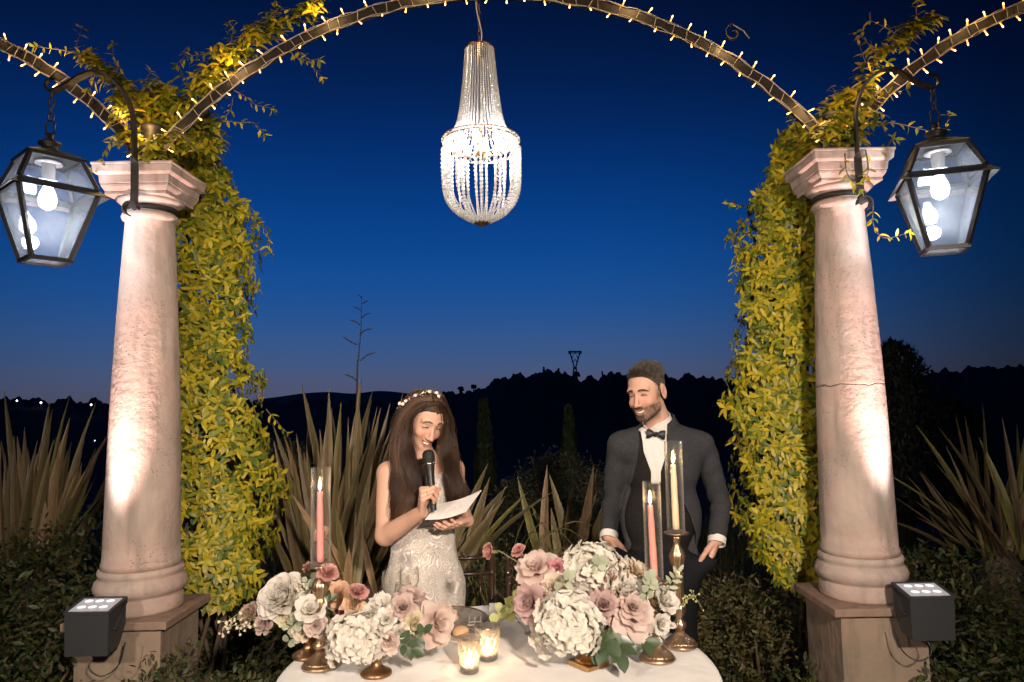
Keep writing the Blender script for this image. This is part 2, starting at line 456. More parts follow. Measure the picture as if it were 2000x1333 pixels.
for k, (px, py, w, lab) in enumerate([(1062, 718, 5, 'tallest pointed tree on the dark hill left of the pylon'), (1126, 728, 9, 'umbrella shaped pine right under the pylon'), (965, 741, 5, 'small pointed tree on the left slope of the dark hill'),
                         (1091, 726, 9, 'round tree on the ridge between the pointed tree and the pylon'), (1176, 726, 4, 'thin pointed tree on the ridge right of the pylon'), (900, 757, 9, 'first bushy tree where the dark hill starts to rise'),
                         (925, 752, 8, 'second bushy tree up the rising dark hill')]):
    c = P(px, py, 451); s = 451/FPX
    t = thing('ridge_tree', lab, 'tree', (c[0], c[1], c[2]-14*s*1.2))
    b = MB(); rd = random.Random(k)
    for _ in range(14):
        a = rd.uniform(0, 6.28); u = rd.random()
        hh = (w*1.4 if 'pointed' in lab else w*.5)*s
        zz = rd.uniform(-1, .6); wr = (w*.5*s*(1-zz)*.45 if 'pointed' in lab else w*.7*s*u)
        b.ball((c[0]+wr*math.cos(a), c[1]+wr*math.sin(a), c[2]+zz*hh-1), w*s*rd.uniform(.22, .36), 6, 4)
    b.build('crown', M_ridgetree, t, smooth=False)
    b = MB(); b.tube([c-[0, 0, 14*s*1.2], c], [.5, .2], 5); b.build('trunk', M_ridgetree, t)

# ------------------------------------------------------------------ stone columns
def stone_mat(name, crack=None, base=(0.47, 0.37, 0.315), dark=(0.30, 0.235, 0.20), pits=True):
    mt = bpy.data.materials.new(name); mt.use_nodes = True; t = mt.node_tree; L = t.links; b = t.nodes['Principled BSDF']
    b.inputs['Roughness'].default_value = 0.85
    tc_ = t.nodes.new('ShaderNodeTexCoord')
    def noise(sc, det=6, vec=None, dist=0):
        n = t.nodes.new('ShaderNodeTexNoise'); n.inputs['Scale'].default_value = sc; n.inputs['Detail'].default_value = det; n.inputs['Distortion'].default_value = dist
        L.new(vec or tc_.outputs['Object'], n.inputs['Vector']); return n.outputs['Fac']
    def rampn(fac, a, b_, ca=(0, 0, 0, 1), cb=(1, 1, 1, 1)):
        r = t.nodes.new('ShaderNodeValToRGB'); r.color_ramp.elements[0].position = a; r.color_ramp.elements[1].position = b_
        r.color_ramp.elements[0].color = ca; r.color_ramp.elements[1].color = cb; L.new(fac, r.inputs[0]); return r.outputs[0]
    def mix(f, a, b_, mode='MIX'):
        x = t.nodes.new('ShaderNodeMix'); x.data_type = 'RGBA'; x.blend_type = mode
        if hasattr(f, 'links'): L.new(f, x.inputs[0])
        else: x.inputs[0].default_value = f
        for i, q in ((6, a), (7, b_)):
            if isinstance(q, tuple): x.inputs[i].default_value = q
            else: L.new(q, x.inputs[i])
        return x.outputs[2]
    def math_(op, a, b_=None):
        x = t.nodes.new('ShaderNodeMath'); x.operation = op
        for i, q in ((0, a), (1, b_)):
            if q is None: continue
            if isinstance(q, (int, float)): x.inputs[i].default_value = q
            else: L.new(q, x.inputs[i])
        return x.outputs[0]
    c = mix(rampn(noise(4.5, 8, dist=.6), .3, .7), tuple(base)+(1,), tuple(dark)+(1,))
    c = mix(rampn(noise(3.2, 8), .45, .8), c, (base[0]*1.05, base[1]*.86, base[2]*.82, 1))
    mp = t.nodes.new('ShaderNodeMapping'); mp.inputs['Scale'].default_value = (6, 6, 1.0); L.new(tc_.outputs['Object'], mp.inputs[0])
    c = mix(rampn(noise(3, 6, mp.outputs[0]), .5, .8), c, (dark[0]*.75, dark[1]*.78, dark[2]*.78, 1))
    h = math_('ADD', noise(38, 8), math_('MULTIPLY', noise(9, 3), 1.5))
    if pits:
        mp2 = t.nodes.new('ShaderNodeMapping'); mp2.inputs['Scale'].default_value = (1, 1, 1.7); L.new(tc_.outputs['Object'], mp2.inputs[0])
        v = t.nodes.new('ShaderNodeTexVoronoi'); v.inputs['Scale'].default_value = 55; L.new(mp2.outputs[0], v.inputs['Vector'])
        pit = rampn(v.outputs['Distance'], .04, .24)
        msk = rampn(noise(5, 3), .50, .66)
        pit = math_('MAXIMUM', pit, math_('SUBTRACT', 1.0, msk))
        h = math_('ADD', h, math_('MULTIPLY', pit, 2.2))
        c = mix(math_('MULTIPLY', math_('SUBTRACT', 1.0, pit), .35), c, (dark[0]*.35, dark[1]*.32, dark[2]*.3, 1))
    if crack is not None:
        sp = t.nodes.new('ShaderNodeSeparateXYZ'); L.new(tc_.outputs['Object'], sp.inputs[0])
        for zc, amp in crack:
            wob = math_('MULTIPLY', math_('SUBTRACT', noise(5, 5), .5), amp)
            dz = math_('ABSOLUTE', math_('SUBTRACT', math_('SUBTRACT', sp.outputs[2], zc), wob))
            line = rampn(dz, 0.0008, 0.0032)
            h = math_('ADD', h, math_('MULTIPLY', line, 3.0))
            c = mix(math_('SUBTRACT', .8, math_('MULTIPLY', line, .8)), c, (dark[0]*.25, dark[1]*.22, dark[2]*.2, 1))
    bp = t.nodes.new('ShaderNodeBump'); bp.inputs['Strength'].default_value = .7; bp.inputs['Distance'].default_value = .006
    L.new(h, bp.inputs['Height']); L.new(bp.outputs[0], b.inputs['Normal']); L.new(c, b.inputs['Base Color'])
    return mt
M_stone = stone_mat('pink_travertine')
M_stone_cap = stone_mat('smoother_pink_travertine', pits=False)
M_stoneC = stone_mat('cracked_pink_travertine', crack=[(0.735, .12)])
M_ped = stone_mat('rendered_pedestal', base=(0.30, 0.23, 0.17), dark=(0.19, 0.145, 0.105), pits=False)
M_tile = stone_mat('terracotta_slab', base=(0.27, 0.19, 0.14), dark=(0.18, 0.12, 0.09), pits=False)
M_tile2 = M_tile
M_iron = mat('forged_iron', (0.018, 0.016, 0.015), 0.55, 0.4, noise=(25, (0.035, 0.024, 0.017), .45, .7), bump=(60, .3, .003))
M_black = mat('black_painted_metal', (0.018, 0.018, 0.02), 0.42, 0.3, bump=(80, .2, .002))

def shaft_profile(rb, rt, h, n=26):
    pr_ = [(rb*1.035, 0), (rb*1.035, .018), (rb, .035)]
    for i in range(n+1):
        t_ = i/n; pr_.append((rb+(rt-rb)*t_+0.010*math.sin(math.pi*t_), .035+t_*(h-.075)))
    pr_ += [(rt*1.02, h-.038), (rt*1.13, h-.030), (rt*1.17, h-.018), (rt*1.13, h-.006), (rt*1.03, h)]
    return pr_
COLS = []
def column(cx, cy, lab, shaft_m, side):
    t = thing('stone_column', lab, 'column', (cx, cy, 0), 'stone columns carrying the arches')
    b = MB(); b.box((cx, cy, .327), (.178, .178, .327)); b.build('pedestal', M_ped, t, smooth=False)
    b = MB(); b.box((cx, cy, .6715), (.218, .218, .0165)); b.box((cx, cy, .657), (.19, .19, .006))
    o = b.build('pedestal_slab', M_tile, t, smooth=False)
    md = o.modifiers.new('bevel', 'BEVEL'); md.width = .004; md.segments = 2
    b = MB()
    b.lathe([(r_*.93, z_) for r_, z_ in [(.182, .688), (.188, .700), (.186, .742), (.180, .752), (.178, .757), (.190, .765), (.201, .780), (.204, .797), (.198, .815), (.186, .828), (.180, .832), (.180, .838), (.186, .846), (.188, .856), (.183, .868), (.172, .872)]], (cx, cy, 0), 64)
    b.build('base', M_stone_cap, t)
    b = MB(); z0 = .873; h = 1.575; prof_ = shaft_profile(.156, .1035, h)
    b.lathe([(r, z0+z) for r, z in prof_], (cx, cy, 0), 72); b.build('shaft', shaft_m, t, origin=(cx, cy, .873))
    b = MB(); b.lathe([(.105, 2.449), (.108, 2.476), (.113, 2.478), (.116, 2.484), (.126, 2.490), (.146, 2.508)], (cx, cy, 0), 64)
    b.build('echinus', M_stone_cap, t)
    b = MB()
    def sq(w, z1, z2, w2=None):
        w2 = w2 or w
        v = [(cx+x*w, cy+y*w, z1) for x, y in ((-1, -1), (1, -1), (1, 1), (-1, 1))]+[(cx+x*w2, cy+y*w2, z2) for x, y in ((-1, -1), (1, -1), (1, 1), (-1, 1))]
        b.add(v, [(3, 2, 1, 0), (4, 5, 6, 7), (0, 1, 5, 4), (1, 2, 6, 5), (2, 3, 7, 6), (3, 0, 4, 7)])
    sq(.137, 2.509, 2.524); sq(.137, 2.524, 2.546, .150); sq(.150, 2.546, 2.556); sq(.153, 2.556, 2.592, .157)
    sq(.160, 2.592, 2.600, .172); sq(.173, 2.600, 2.634, .176); sq(.180, 2.634, 2.646)
    o = b.build('abacus', M_stone_cap, t, smooth=False)
    md = o.modifiers.new('bevel', 'BEVEL'); md.width = .003; md.segments = 2
    COLS.append(t); return t
LX, RX, CY = -1.657, 1.520, 3.22
column(LX, CY, 'left stone column with pink lit pitted shaft on square pedestal', M_stone, -1)
column(RX, CY, 'right stone column with a crack across its shaft', M_stoneC, 1)

# ------------------------------------------------------------------ arches with fairy lights
M_cable = mat('pale_light_cable', (0.36, 0.31, 0.24), 0.5)
M_bulb = mat('fairy_bulb_glow', (1, .8, .5), emit=(1, .62, .24), emit_s=4.5)
M_bulbstem = mat('fairy_bulb_stem', (1, .6, .2), .3, emit=(1, .36, .05), emit_s=1.8)
ARC_C = (-0.075, 1.50); ARC_R = 1.985
def arch_pt(cx, a, r=ARC_R): return np.array([cx+r*math.cos(a), CY, ARC_C[1]+r*math.sin(a)])
bulb_b = MB(); bulb_b.lathe([(.0016, .018), (.0034, .020), (.0038, .025), (.0028, .030), (0, .032)], n=6); ME_bulb = bulb_b.mesh('bulb', M_bulb)
stem_b = MB(); stem_b.lathe([(.0030, 0), (.0036, .008), (.0028, .018)], n=6); ME_stem = stem_b.mesh('bulb_socket', M_bulbstem)
def arch(cx, a0, a1, lab, labl, seed, step=.052):
    rd = random.Random(seed)
    t = thing('iron_arch', lab, 'arch', arch_pt(cx, a0), 'iron arches between the columns')
    n = max(8, int(abs(a1-a0)*40)); A = [a0+(a1-a0)*i/n for i in range(n+1)]
    b = MB(); pts = [Vector(arch_pt(cx, a)) for a in A]
    b.bar(pts, .044, .022, lambda i: Vector((math.cos(A[i]), 0, math.sin(A[i])))); o = b.build('curved_bar', M_iron, t, smooth=False)
    # joint clips
    for a in np.arange(min(a0, a1)+.35, max(a0, a1)-.1, .62):
        b = MB(); q = [Vector(arch_pt(cx, a+d)) for d in (-.006, .006)]
        b.bar(q, .058, .030, Vector((math.cos(a), 0, math.sin(a)))); b.build('joint_clip', M_black, t, smooth=False)
    s = thing('fairy_light_string', labl, 'string lights', arch_pt(cx, a0), 'warm fairy light strings on the arches')
    b = MB()
    for dr in (-.025, .025):
        ph = rd.uniform(0, 6)
        b.tube([arch_pt(cx, a, ARC_R+dr+.0035*math.sin(a*57+ph)) + [0, -.013+.004*math.sin(a*83), 0] for a in np.arange(min(a0, a1), max(a0, a1), .012)], .0024, 4)
        b.tube([arch_pt(cx, a, ARC_R+dr*.96+.004*math.sin(a*71+ph)) + [0, -.017+.003*math.sin(a*91), 0] for a in np.arange(min(a0, a1), max(a0, a1), .012)], .0018, 4)
    b.build('cable', M_cable, s)
    b = MB(); a = min(a0, a1)+.02
    while a < max(a0, a1):
        da = rd.uniform(-.010, .010)
        b.tube([arch_pt(cx, a, ARC_R-.027)+[0, -.016, 0], arch_pt(cx, a+da, ARC_R+.027)+[0, -.016, 0]], .0016, 4)
        a += rd.uniform(.022, .05)
    tag(b.build('cable_wrap', M_cable, s), kind='stuff')
    k = 0; a = min(a0, a1)+.03; inward = 1
    lamps = []
    while a < max(a0, a1)-.01:
        inward = -inward; rr_ = ARC_R+inward*.027
        p = arch_pt(cx, a, rr_)+[0, -.014, 0]
        dirv = Vector((math.cos(a)*inward, -rd.uniform(.1, .9), math.sin(a)*inward))+Vector((rd.uniform(-.5, .5), 0, rd.uniform(-.4, .2)))
        M = Matrix.Translation(Vector(p)-wloc(s)) @ basis(dirv)
        st = inst('bulb_socket', ME_stem, s, M); e = inst('bulb', ME_bulb, s, M)
        a += step*rd.uniform(.7, 1.25)/2; k += 1
    # the string's own warm light, a lamp every ten bulbs or so
    for aa in np.arange(min(a0, a1)+.1, max(a0, a1), .24):
        p = arch_pt(cx, aa, ARC_R+.075)+[0, -.10, 0]
        light('fairy_light', 'POINT', p, 1.9, (1, .62, .24), shadow_soft_size=.03)
    return t, s
aR = math.acos((RX-ARC_C[0]+.0)/ARC_R); aL = math.pi-math.acos((ARC_C[0]-LX)/ARC_R)
arch(ARC_C[0], aL-.03, aR+.02, 'wide middle iron arch spanning both columns above the couple', 'long warm fairy light string wound round the middle arch', 3)
cL = ARC_C[0]-3.18; cR = ARC_C[0]+3.18
arch(cL, math.acos((LX-cL)/ARC_R)+.02, 1.45, 'left iron arch leaving the frame above the left lantern', 'fairy light string along the left arch above the left lantern', 5)
arch(cR, math.pi-math.acos((cR-RX)/ARC_R)-.02, 1.7, 'right iron arch leaving the frame above the right lantern', 'fairy light string along the right arch above the right lantern', 8)
# scroll finials of the middle arch
def scroll(px, py, mir, lab):
    c = P(px, py, CY); q = []
    for i in range(26):
        a = math.pi*.5+i*.27*mir*-1; r = .045*(1-i/30)
        q.append((c[0]+r*math.cos(a), CY, c[2]+r*math.sin(a)))
    b = MB(); tail = [(c[0]-.11*mir, CY, c[2]+.0-.045), (c[0]-.06*mir, CY, c[2]-.055)]
    q = q[::-1]
    b.bar(q, .018, .005, (0, 1, 0)); b.tube([q[-1], (c[0]-.05*mir, CY, c[2]+.012), (c[0]-.075*mir, CY, c[2]-.025)], .004, 5)
    return tag(b.build('iron_scroll', M_iron, smooth=False, origin=c), lab, 'ornament')
scroll(1432, 66, -1, 'curled iron scroll standing on the right part of the middle arch')

# iron sockets where the arches land
for cx, px, lab in ((LX, 0, 'dark iron footing where the arches land on the left capital'), (RX, 0, 'dark iron footing where the arches land on the right capital')):
    b = MB(); b.lathe([(.10, 2.648), (.10, 2.655), (.062, 2.662), (.058, 2.69), (.066, 2.72), (.062, 2.76), (.04, 2.79), (.036, 2.84), (.05, 2.852), (.05, 2.872), (.02, 2.884), (0, 2.886)], (cx, CY, 0), 24)
    tag(b.build('arch_footing', M_iron, origin=(cx, CY, 2.648)), lab, 'ironwork', 'iron footings on the capitals')

# ------------------------------------------------------------------ brackets and lanterns
def glass_mat(name, tint=(1, 1, 1), gl=.12, rough=.02, dirt=0.0, edge=.30):
    mt = bpy.data.materials.new(name); mt.use_nodes = True; t = mt.node_tree; L = t.links; t.nodes.remove(t.nodes['Principled BSDF'])
    tr = t.nodes.new('ShaderNodeBsdfTransparent'); tr.inputs[0].default_value = tint+(1,)
    g = t.nodes.new('ShaderNodeBsdfGlossy'); g.inputs['Roughness'].default_value = rough
    lw = t.nodes.new('ShaderNodeLayerWeight'); lw.inputs[0].default_value = .5
    fr = t.nodes.new('ShaderNodeMath'); fr.operation = 'POWER'; fr.inputs[1].default_value = 2.2; L.new(lw.outputs['Facing'], fr.inputs[0])
    ad = t.nodes.new('ShaderNodeMath'); ad.operation = 'MULTIPLY_ADD'; ad.inputs[1].default_value = .8; ad.inputs[2].default_value = gl*.2; ad.use_clamp = True
    ms = t.nodes.new('ShaderNodeMixShader'); tl_ = t.nodes.new('ShaderNodeBsdfTranslucent'); tl_.inputs[0].default_value = (.8, .78, .74, 1); df_ = t.nodes.new('ShaderNodeBsdfDiffuse'); df_.inputs[0].default_value = (.8, .78, .74, 1); ma = t.nodes.new('ShaderNodeMixShader'); L.new(tl_.outputs[0], ma.inputs[1]); L.new(df_.outputs[0], ma.inputs[2]); mb = t.nodes.new('ShaderNodeMixShader'); mb.inputs[0].default_value = edge; L.new(g.outputs[0], mb.inputs[1]); L.new(ma.outputs[0], mb.inputs[2])  # pale rim mixed into the glass edge in place of refracted light
    L.new(fr.outputs[0], ad.inputs[0]); L.new(ad.outputs[0], ms.inputs[0]); L.new(tr.outputs[0], ms.inputs[1]); L.new(mb.outputs[0], ms.inputs[2])
    o = ms
    if dirt:
        d = t.nodes.new('ShaderNodeBsdfTranslucent'); d.inputs[0].default_value = (.8, .85, .9, 1); df = t.nodes.new('ShaderNodeBsdfDiffuse'); df.inputs[0].default_value = (.7, .75, .8, 1)
        m0 = t.nodes.new('ShaderNodeMixShader'); m0.inputs[0].default_value = .5; L.new(d.outputs[0], m0.inputs[1]); L.new(df.outputs[0], m0.inputs[2])
        tcn = t.nodes.new('ShaderNodeTexCoord'); n = t.nodes.new('ShaderNodeTexNoise'); n.inputs['Scale'].default_value = 14; n.inputs['Detail'].default_value = 5
        v = t.nodes.new('ShaderNodeTexVoronoi'); v.inputs['Scale'].default_value = 130
        L.new(tcn.outputs['Object'], n.inputs['Vector']); L.new(tcn.outputs['Object'], v.inputs['Vector'])
        r1 = t.nodes.new('ShaderNodeValToRGB'); r1.color_ramp.elements[0].position = .0; r1.color_ramp.elements[1].position = .28; r1.color_ramp.elements[0].color = (1, 1, 1, 1); r1.color_ramp.elements[1].color = (0, 0, 0, 1)
        L.new(v.outputs['Distance'], r1.inputs[0])
        m1 = t.nodes.new('ShaderNodeMath'); m1.operation = 'MULTIPLY_ADD'; L.new(r1.outputs[0], m1.inputs[0]); m1.inputs[1].default_value = .25; L.new(n.outputs['Fac'], m1.inputs[2])
        m2 = t.nodes.new('ShaderNodeMath'); m2.operation = 'MULTIPLY'; L.new(m1.outputs[0], m2.inputs[0]); m2.inputs[1].default_value = dirt
        m3 = t.nodes.new('ShaderNodeMixShader'); L.new(m2.outputs[0], m3.inputs[0]); L.new(ms.outputs[0], m3.inputs[1]); L.new(m0.outputs[0], m3.inputs[2]); o = m3
    L.new(o.outputs[0], t.nodes['Material Output'].inputs[0]); return mt
M_glass = glass_mat('clear_glass', (.99, .985, .97), edge=.5)
M_lglass = glass_mat('dusty_lantern_glass', (.95, .97, 1), .2, .03, dirt=.034, edge=.02)  # dust film strengthened so the panes take on a glow from the bulb
M_bulbon = mat('lit_bulb', (1, 1, 1), emit=(.93, .97, 1), emit_s=40)
M_white_en = mat('pale_reflector', (.7, .72, .75), .4)

def bracket(cx, side, lab, pts, hook):
    t = thing('lantern_bracket', lab, 'bracket', (cx, CY-.115, 2.45), 'wrought iron lantern brackets')
    b = MB(); path = smoothpath(pts, 7)
    b.bar(path, .030, .010, lambda i: Vector((1, -.15*side, 0)) if i < 16 else Vector((0.15, 1, 0.1)))
    b.build('curved_arm', M_iron, t, smooth=False)
    # clamp ring round the neck of the column
    b = MB(); b.lathe([(.110, 2.452), (.1165, 2.452), (.1165, 2.476), (.110, 2.476), (.110, 2.452)], (cx, CY, 0), 48); b.build('collar', M_iron, t)
    p = np.array(pts[0]); b = MB(); q = []
    for i in range(15):
        a = -math.pi/2+side*.2+i*.33*side; q.append((p[0]+.034*side*1.0*0+.030*math.cos(a)+.0, p[1]-.002, p[2]+.0+.030*math.sin(a)))
    b.bar(q, .030, .006, (0, 1, 0)); b.build('scroll', M_iron, t, smooth=False)
    h = np.array(hook); q = []
    for i in range(13):
        a = math.pi*1.5+side*(i*.42-1.2); q.append((h[0]+.026*math.cos(a), h[1], h[2]+.030+.028*math.sin(a)))
    b = MB(); b.bar(q, .016, .007, (0, 1, 0)); b.build('hook', M_iron, t, smooth=False)
    return t

def lantern(top, cx, cy, zbelt, rot, lab, hw=.137, hb=.080, hh=.27, ht=.082, hr=.13):
    """square lantern: belt half width hw at zbelt, bottom half width hb hh lower, roof top half width ht hr higher"""
    t = thing('hanging_lantern', lab, 'lantern', (cx, cy, zbelt), 'iron and glass lanterns on the brackets')
    cr_, sr_ = math.cos(rot), math.sin(rot)
    def C(w, z, k):
        x, y = ((-1, -1), (1, -1), (1, 1), (-1, 1))[k % 4]
        return np.array([cx+(x*cr_-y*sr_)*w, cy+(x*sr_+y*cr_)*w, z])
    zb = zbelt-hh; zt = zbelt+hr; ctr = np.array([cx, cy, 0])
    b = MB()
    for k in range(4):
        out = C(1, 0, k)-ctr; sd = Vector((out[0], out[1], 0))
        b.bar([C(hb, zb, k), C(hw, zbelt-.012, k)], .016, .016, sd)
        b.bar([C(hw*.98, zbelt+.012, k), C(ht, zt, k)], .015, .015, sd)
    b.build('corner_bars', M_black, t, smooth=False)
    for (w, z, th) in ((hb, zb, .013),):
        b = MB()
        for k in range(4): b.bar([C(w+.004, z, k), C(w+.004, z, k+1)], .016, th, (0, 0, 1))
        b.build('bottom_frame', M_black, t, smooth=False)
    b = MB()
    for k in range(4):
        a0, a1 = C(hw-.006, zbelt+.012, k), C(hw-.006, zbelt+.012, k+1); o0, o1 = C(hw+.034, zbelt-.022, k), C(hw+.034, zbelt-.022, k+1)
        dz = np.array([0, 0, -.004])
        b.add([a0, a1, o1, o0, a0+dz, a1+dz, o1+dz, o0+dz], [(0, 1, 2, 3), (7, 6, 5, 4), (3, 2, 6, 7), (1, 0, 4, 5)])
        b.bar([C(hw, zbelt-.006, k), C(hw, zbelt-.006, k+1)], .018, .012, (0, 0, 1))
    b.build('eaves', M_black, t, smooth=False)
    for k in range(4):
        def pane(p0, p1, p2, p3, nm):
            out = (p0+p1+p2+p3)/4-np.array([cx, cy, (p0[2]+p2[2])/2]); out = out/np.linalg.norm(out)*.003
            b = MB(); b.add([p0, p1, p2, p3, p0-out, p1-out, p2-out, p3-out], [(0, 1, 2, 3), (7, 6, 5, 4), (0, 4, 5, 1), (1, 5, 6, 2), (2, 6, 7, 3), (3, 7, 4, 0)])
            b.build(nm, M_lglass, t, smooth=False)
        i_ = .0
        pane(C(hb-.003, zb+.006, k), C(hb-.003, zb+.006, k+1), C(hw-.004, zbelt-.014, k+1), C(hw-.004, zbelt-.014, k), 'pane')
        pane(C(hw-.008, zbelt+.014, k), C(hw-.008, zbelt+.014, k+1), C(ht-.003, zt-.004, k+1), C(ht-.003, zt-.004, k), 'roof_pane')
    b = MB(); b.add([C(hb-.004, zb+.001, k) for k in range(4)]+[C(hb-.004, zb+.004, k) for k in range(4)], [(3, 2, 1, 0), (4, 5, 6, 7)]); b.build('bottom_pane', M_lglass, t, smooth=False)
    b = MB()
    for k in range(4): b.bar([C(ht+.002, zt+.004, k), C(ht+.002, zt+.004, k+1)], .016, .014, (0, 0, 1))
    v = [C(ht+.012, zt+.010, k) for k in range(4)]+[C(ht*.55, zt+.040, k) for k in range(4)]+[C(ht+.012, zt+.006, k) for k in range(4)]
    b.add(v, [(0, 1, 5, 4), (1, 2, 6, 5), (2, 3, 7, 6), (3, 0, 4, 7), (4, 5, 6, 7), (0, 3, 2, 1), (11, 10, 9, 8)])
    b.build('roof_cap', M_black, t, smooth=False)
    b = MB(); z = zt+.036
    b.lathe([(.052, z), (.056, z+.008), (.036, z+.014), (.030, z+.030), (.043, z+.038), (.041, z+.047), (.022, z+.056), (.013, z+.066), (.013, z+.085), (0, z+.087)], (cx, cy, 0), 24); b.build('finial', M_black, t)
    b = MB(); z2 = z+.085
    b.tube([(cx-.016, cy, z2-.004), (cx-.018, cy, z2+.045), (cx, cy, z2+.058), (cx+.018, cy, z2+.045), (cx+.016, cy, z2-.004)], .004, 6); b.build('stirrup', M_black, t)
    # lamp holder and bulb
    b = MB(); b.lathe([(.024, zt), (.026, zt-.03), (.022, zt-.075), (.017, zt-.085)], (cx, cy, 0), 16); b.lathe([(.05, zt-.002), (.05, zt-.008), (0, zt-.009)], (cx, cy, 0), 20); b.build('lamp_holder', M_white_en, t)
    b = MB(); zz = zt-.085; b.lathe([(.013, zz), (.016, zz-.02), (.029, zz-.05), (.033, zz-.075), (.027, zz-.098), (.012, zz-.110), (0, zz-.112)], (cx, cy, 0), 20); b.build('light_bulb', M_bulbon, t)
    light('lantern_light', 'POINT', (cx, cy, zz-.165), 13, (.93, .96, 1.0), shadow_soft_size=.03)
    # chain
    zc = z2+.055; n = max(2, int(round((top-zc)/.036)))
    hgt = (top-zc)/n
    lk = MB()
    pts_ = [(.0105*math.cos(a), 0, hgt*.66*math.sin(a)) for a in np.linspace(0, 2*math.pi, 13)]
    lk.tube(pts_, .0032, 5, caps=False); ME = lk.mesh('chain_link', M_black)
    for i in range(n):
        o = inst('chain_link', ME, t, Matrix.Translation(Vector((0, 0, zc+hgt*(i+.5)-zbelt))) @ Matrix.Rotation(math.pi/2*(i % 2)+.4, 4, 'Z'))
    return t
# left: arm rises from the neck of the column, bows over to the left and comes a little forward
Yb = 3.02; YL = 2.80
hkL = P(101, 180, 2.84); hkR = P(1822, 172, 2.84)
pl = [P(256, 408, Yb), P(262, 395, Yb), P(263, 330, Yb), P(262, 262, Yb), P(258, 218, 3.01), P(240, 178, 2.98), P(214, 152, 2.95), P(186, 142, 2.92), P(158, 150, 2.89), P(132, 166, 2.86), hkL]
bracket(LX, -1, 'wrought iron lantern bracket clamped to the neck of the left column', pl, hkL)
pr_ = [P(1688, 398, Yb), P(1682, 385, Yb), P(1676, 320, Yb), P(1672, 250, Yb), P(1674, 205, 3.01), P(1690, 165, 2.98), P(1718, 140, 2.95), P(1746, 136, 2.92), P(1772, 150, 2.89), P(1800, 166, 2.86), hkR]
bracket(RX, 1, 'wrought iron lantern bracket clamped to the neck of the right column', pr_, hkR)
lzL = P(92, 376, 2.84); lzR = P(1838, 352, 2.84)
lantern(hkL[2]+.004, hkL[0], hkL[1], lzL[2], math.radians(-40), 'lit iron and glass lantern hanging left of the left column', hw=.140, hb=.068, hh=.285, ht=.095, hr=.125)
lantern(hkR[2]+.004, hkR[0], hkR[1], lzR[2], math.radians(-20), 'lit iron and glass lantern hanging right of the right column', hw=.134, hb=.067, hh=.29, ht=.088, hr=.118)

# ------------------------------------------------------------------ chandelier
M_bronze = mat('antique_bronze_wire', (0.22, 0.13, 0.07), 0.4, 0.85)
def crystal_mat():
    mt = bpy.data.materials.new('crystal_beads'); mt.use_nodes = True; t = mt.node_tree; L = t.links; t.nodes.remove(t.nodes['Principled BSDF'])
    g = t.nodes.new('ShaderNodeBsdfGlossy'); g.inputs['Roughness'].default_value = .12
    d = t.nodes.new('ShaderNodeBsdfDiffuse'); d.inputs[0].default_value = (.9, .88, .84, 1)
    tr = t.nodes.new('ShaderNodeBsdfTranslucent'); tr.inputs[0].default_value = (.9, .88, .86, 1)
    tp = t.nodes.new('ShaderNodeBsdfTransparent')
    m1 = t.nodes.new('ShaderNodeMixShader'); m1.inputs[0].default_value = .5; L.new(d.outputs[0], m1.inputs[1]); L.new(tr.outputs[0], m1.inputs[2])
    m2 = t.nodes.new('ShaderNodeMixShader'); m2.inputs[0].default_value = .32; L.new(m1.outputs[0], m2.inputs[1]); L.new(g.outputs[0], m2.inputs[2])
    m3 = t.nodes.new('ShaderNodeMixShader'); m3.inputs[0].default_value = .25; L.new(m2.outputs[0], m3.inputs[1]); L.new(tp.outputs[0], m3.inputs[2])
    L.new(m3.outputs[0], t.nodes['Material Output'].inputs[0]); return mt
M_cry = crystal_mat()
CX, CYc = -0.128, 3.22
zT, zR, zB = 3.212, 2.765, 2.372
ch = thing('chandelier', 'lit crystal bead chandelier hanging from the middle of the arch', 'chandelier', (CX, CYc, zB))
def ringp(r0, r1, z0, z1, n=48): return [(r0, z0), (r1, z0), (r1, z1), (r0, z1), (r0, z0)]
b = MB(); b.lathe(ringp(.062, .066, zT-.004, zT+.012), (CX, CYc, 0), 40); b.lathe([(.064, zT+.006), (.02, zT+.016), (0, zT+.018)], (CX, CYc, 0), 24); b.build('top_ring', M_bronze, ch)
b = MB(); b.lathe(ringp(.176, .179, zR-.002, zR+.003), (CX, CYc, 0), 64); b.lathe(ringp(.176, .179, zR-.040, zR-.036), (CX, CYc, 0), 64)
b.lathe(ringp(.176, .179, zR+.016, zR+.019), (CX, CYc, 0), 64)
NS = 36
for k in range(NS):   # pierced heart-like gallery between the rings
    for h0, h1, dd in ((zR, zR+.017, .5), (zR-.036, zR, .5)):
        for s_ in (-1, 1):
            q = []
            for i in range(5):
                a = 2*math.pi*(k+.5+s_*dd*math.sin(i/4*math.pi/1.0)*.85)/NS; q.append((CX+.1775*math.cos(a), CYc+.1775*math.sin(a), h0+(h1-h0)*i/4))
            b.tube(q, .0016, 4, caps=False)
b.build('pierced_ring', M_bronze, ch)
b = MB()
for k in range(NS):
    a = 2*math.pi*k/NS; b.ball((CX+.178*math.cos(a), CYc+.178*math.sin(a), zR+.008), .0062, 6, 4)
b.build('ring_jewels', M_cry, ch, smooth=False)
b = MB(); b.tube([(CX, CYc, zT+.01), (CX, CYc, zB+.01)], .0045, 8); b.build('centre_rod', M_bronze, ch)
b = MB(); b.lathe([(0, zB-.012), (.006, zB-.008), (.010, zB), (.030, zB+.006), (.040, zB+.014), (.040, zB+.020), (.012, zB+.026), (.005, zB+.04)], (CX, CYc, 0), 28); b.build('bottom_cap', M_bronze, ch)
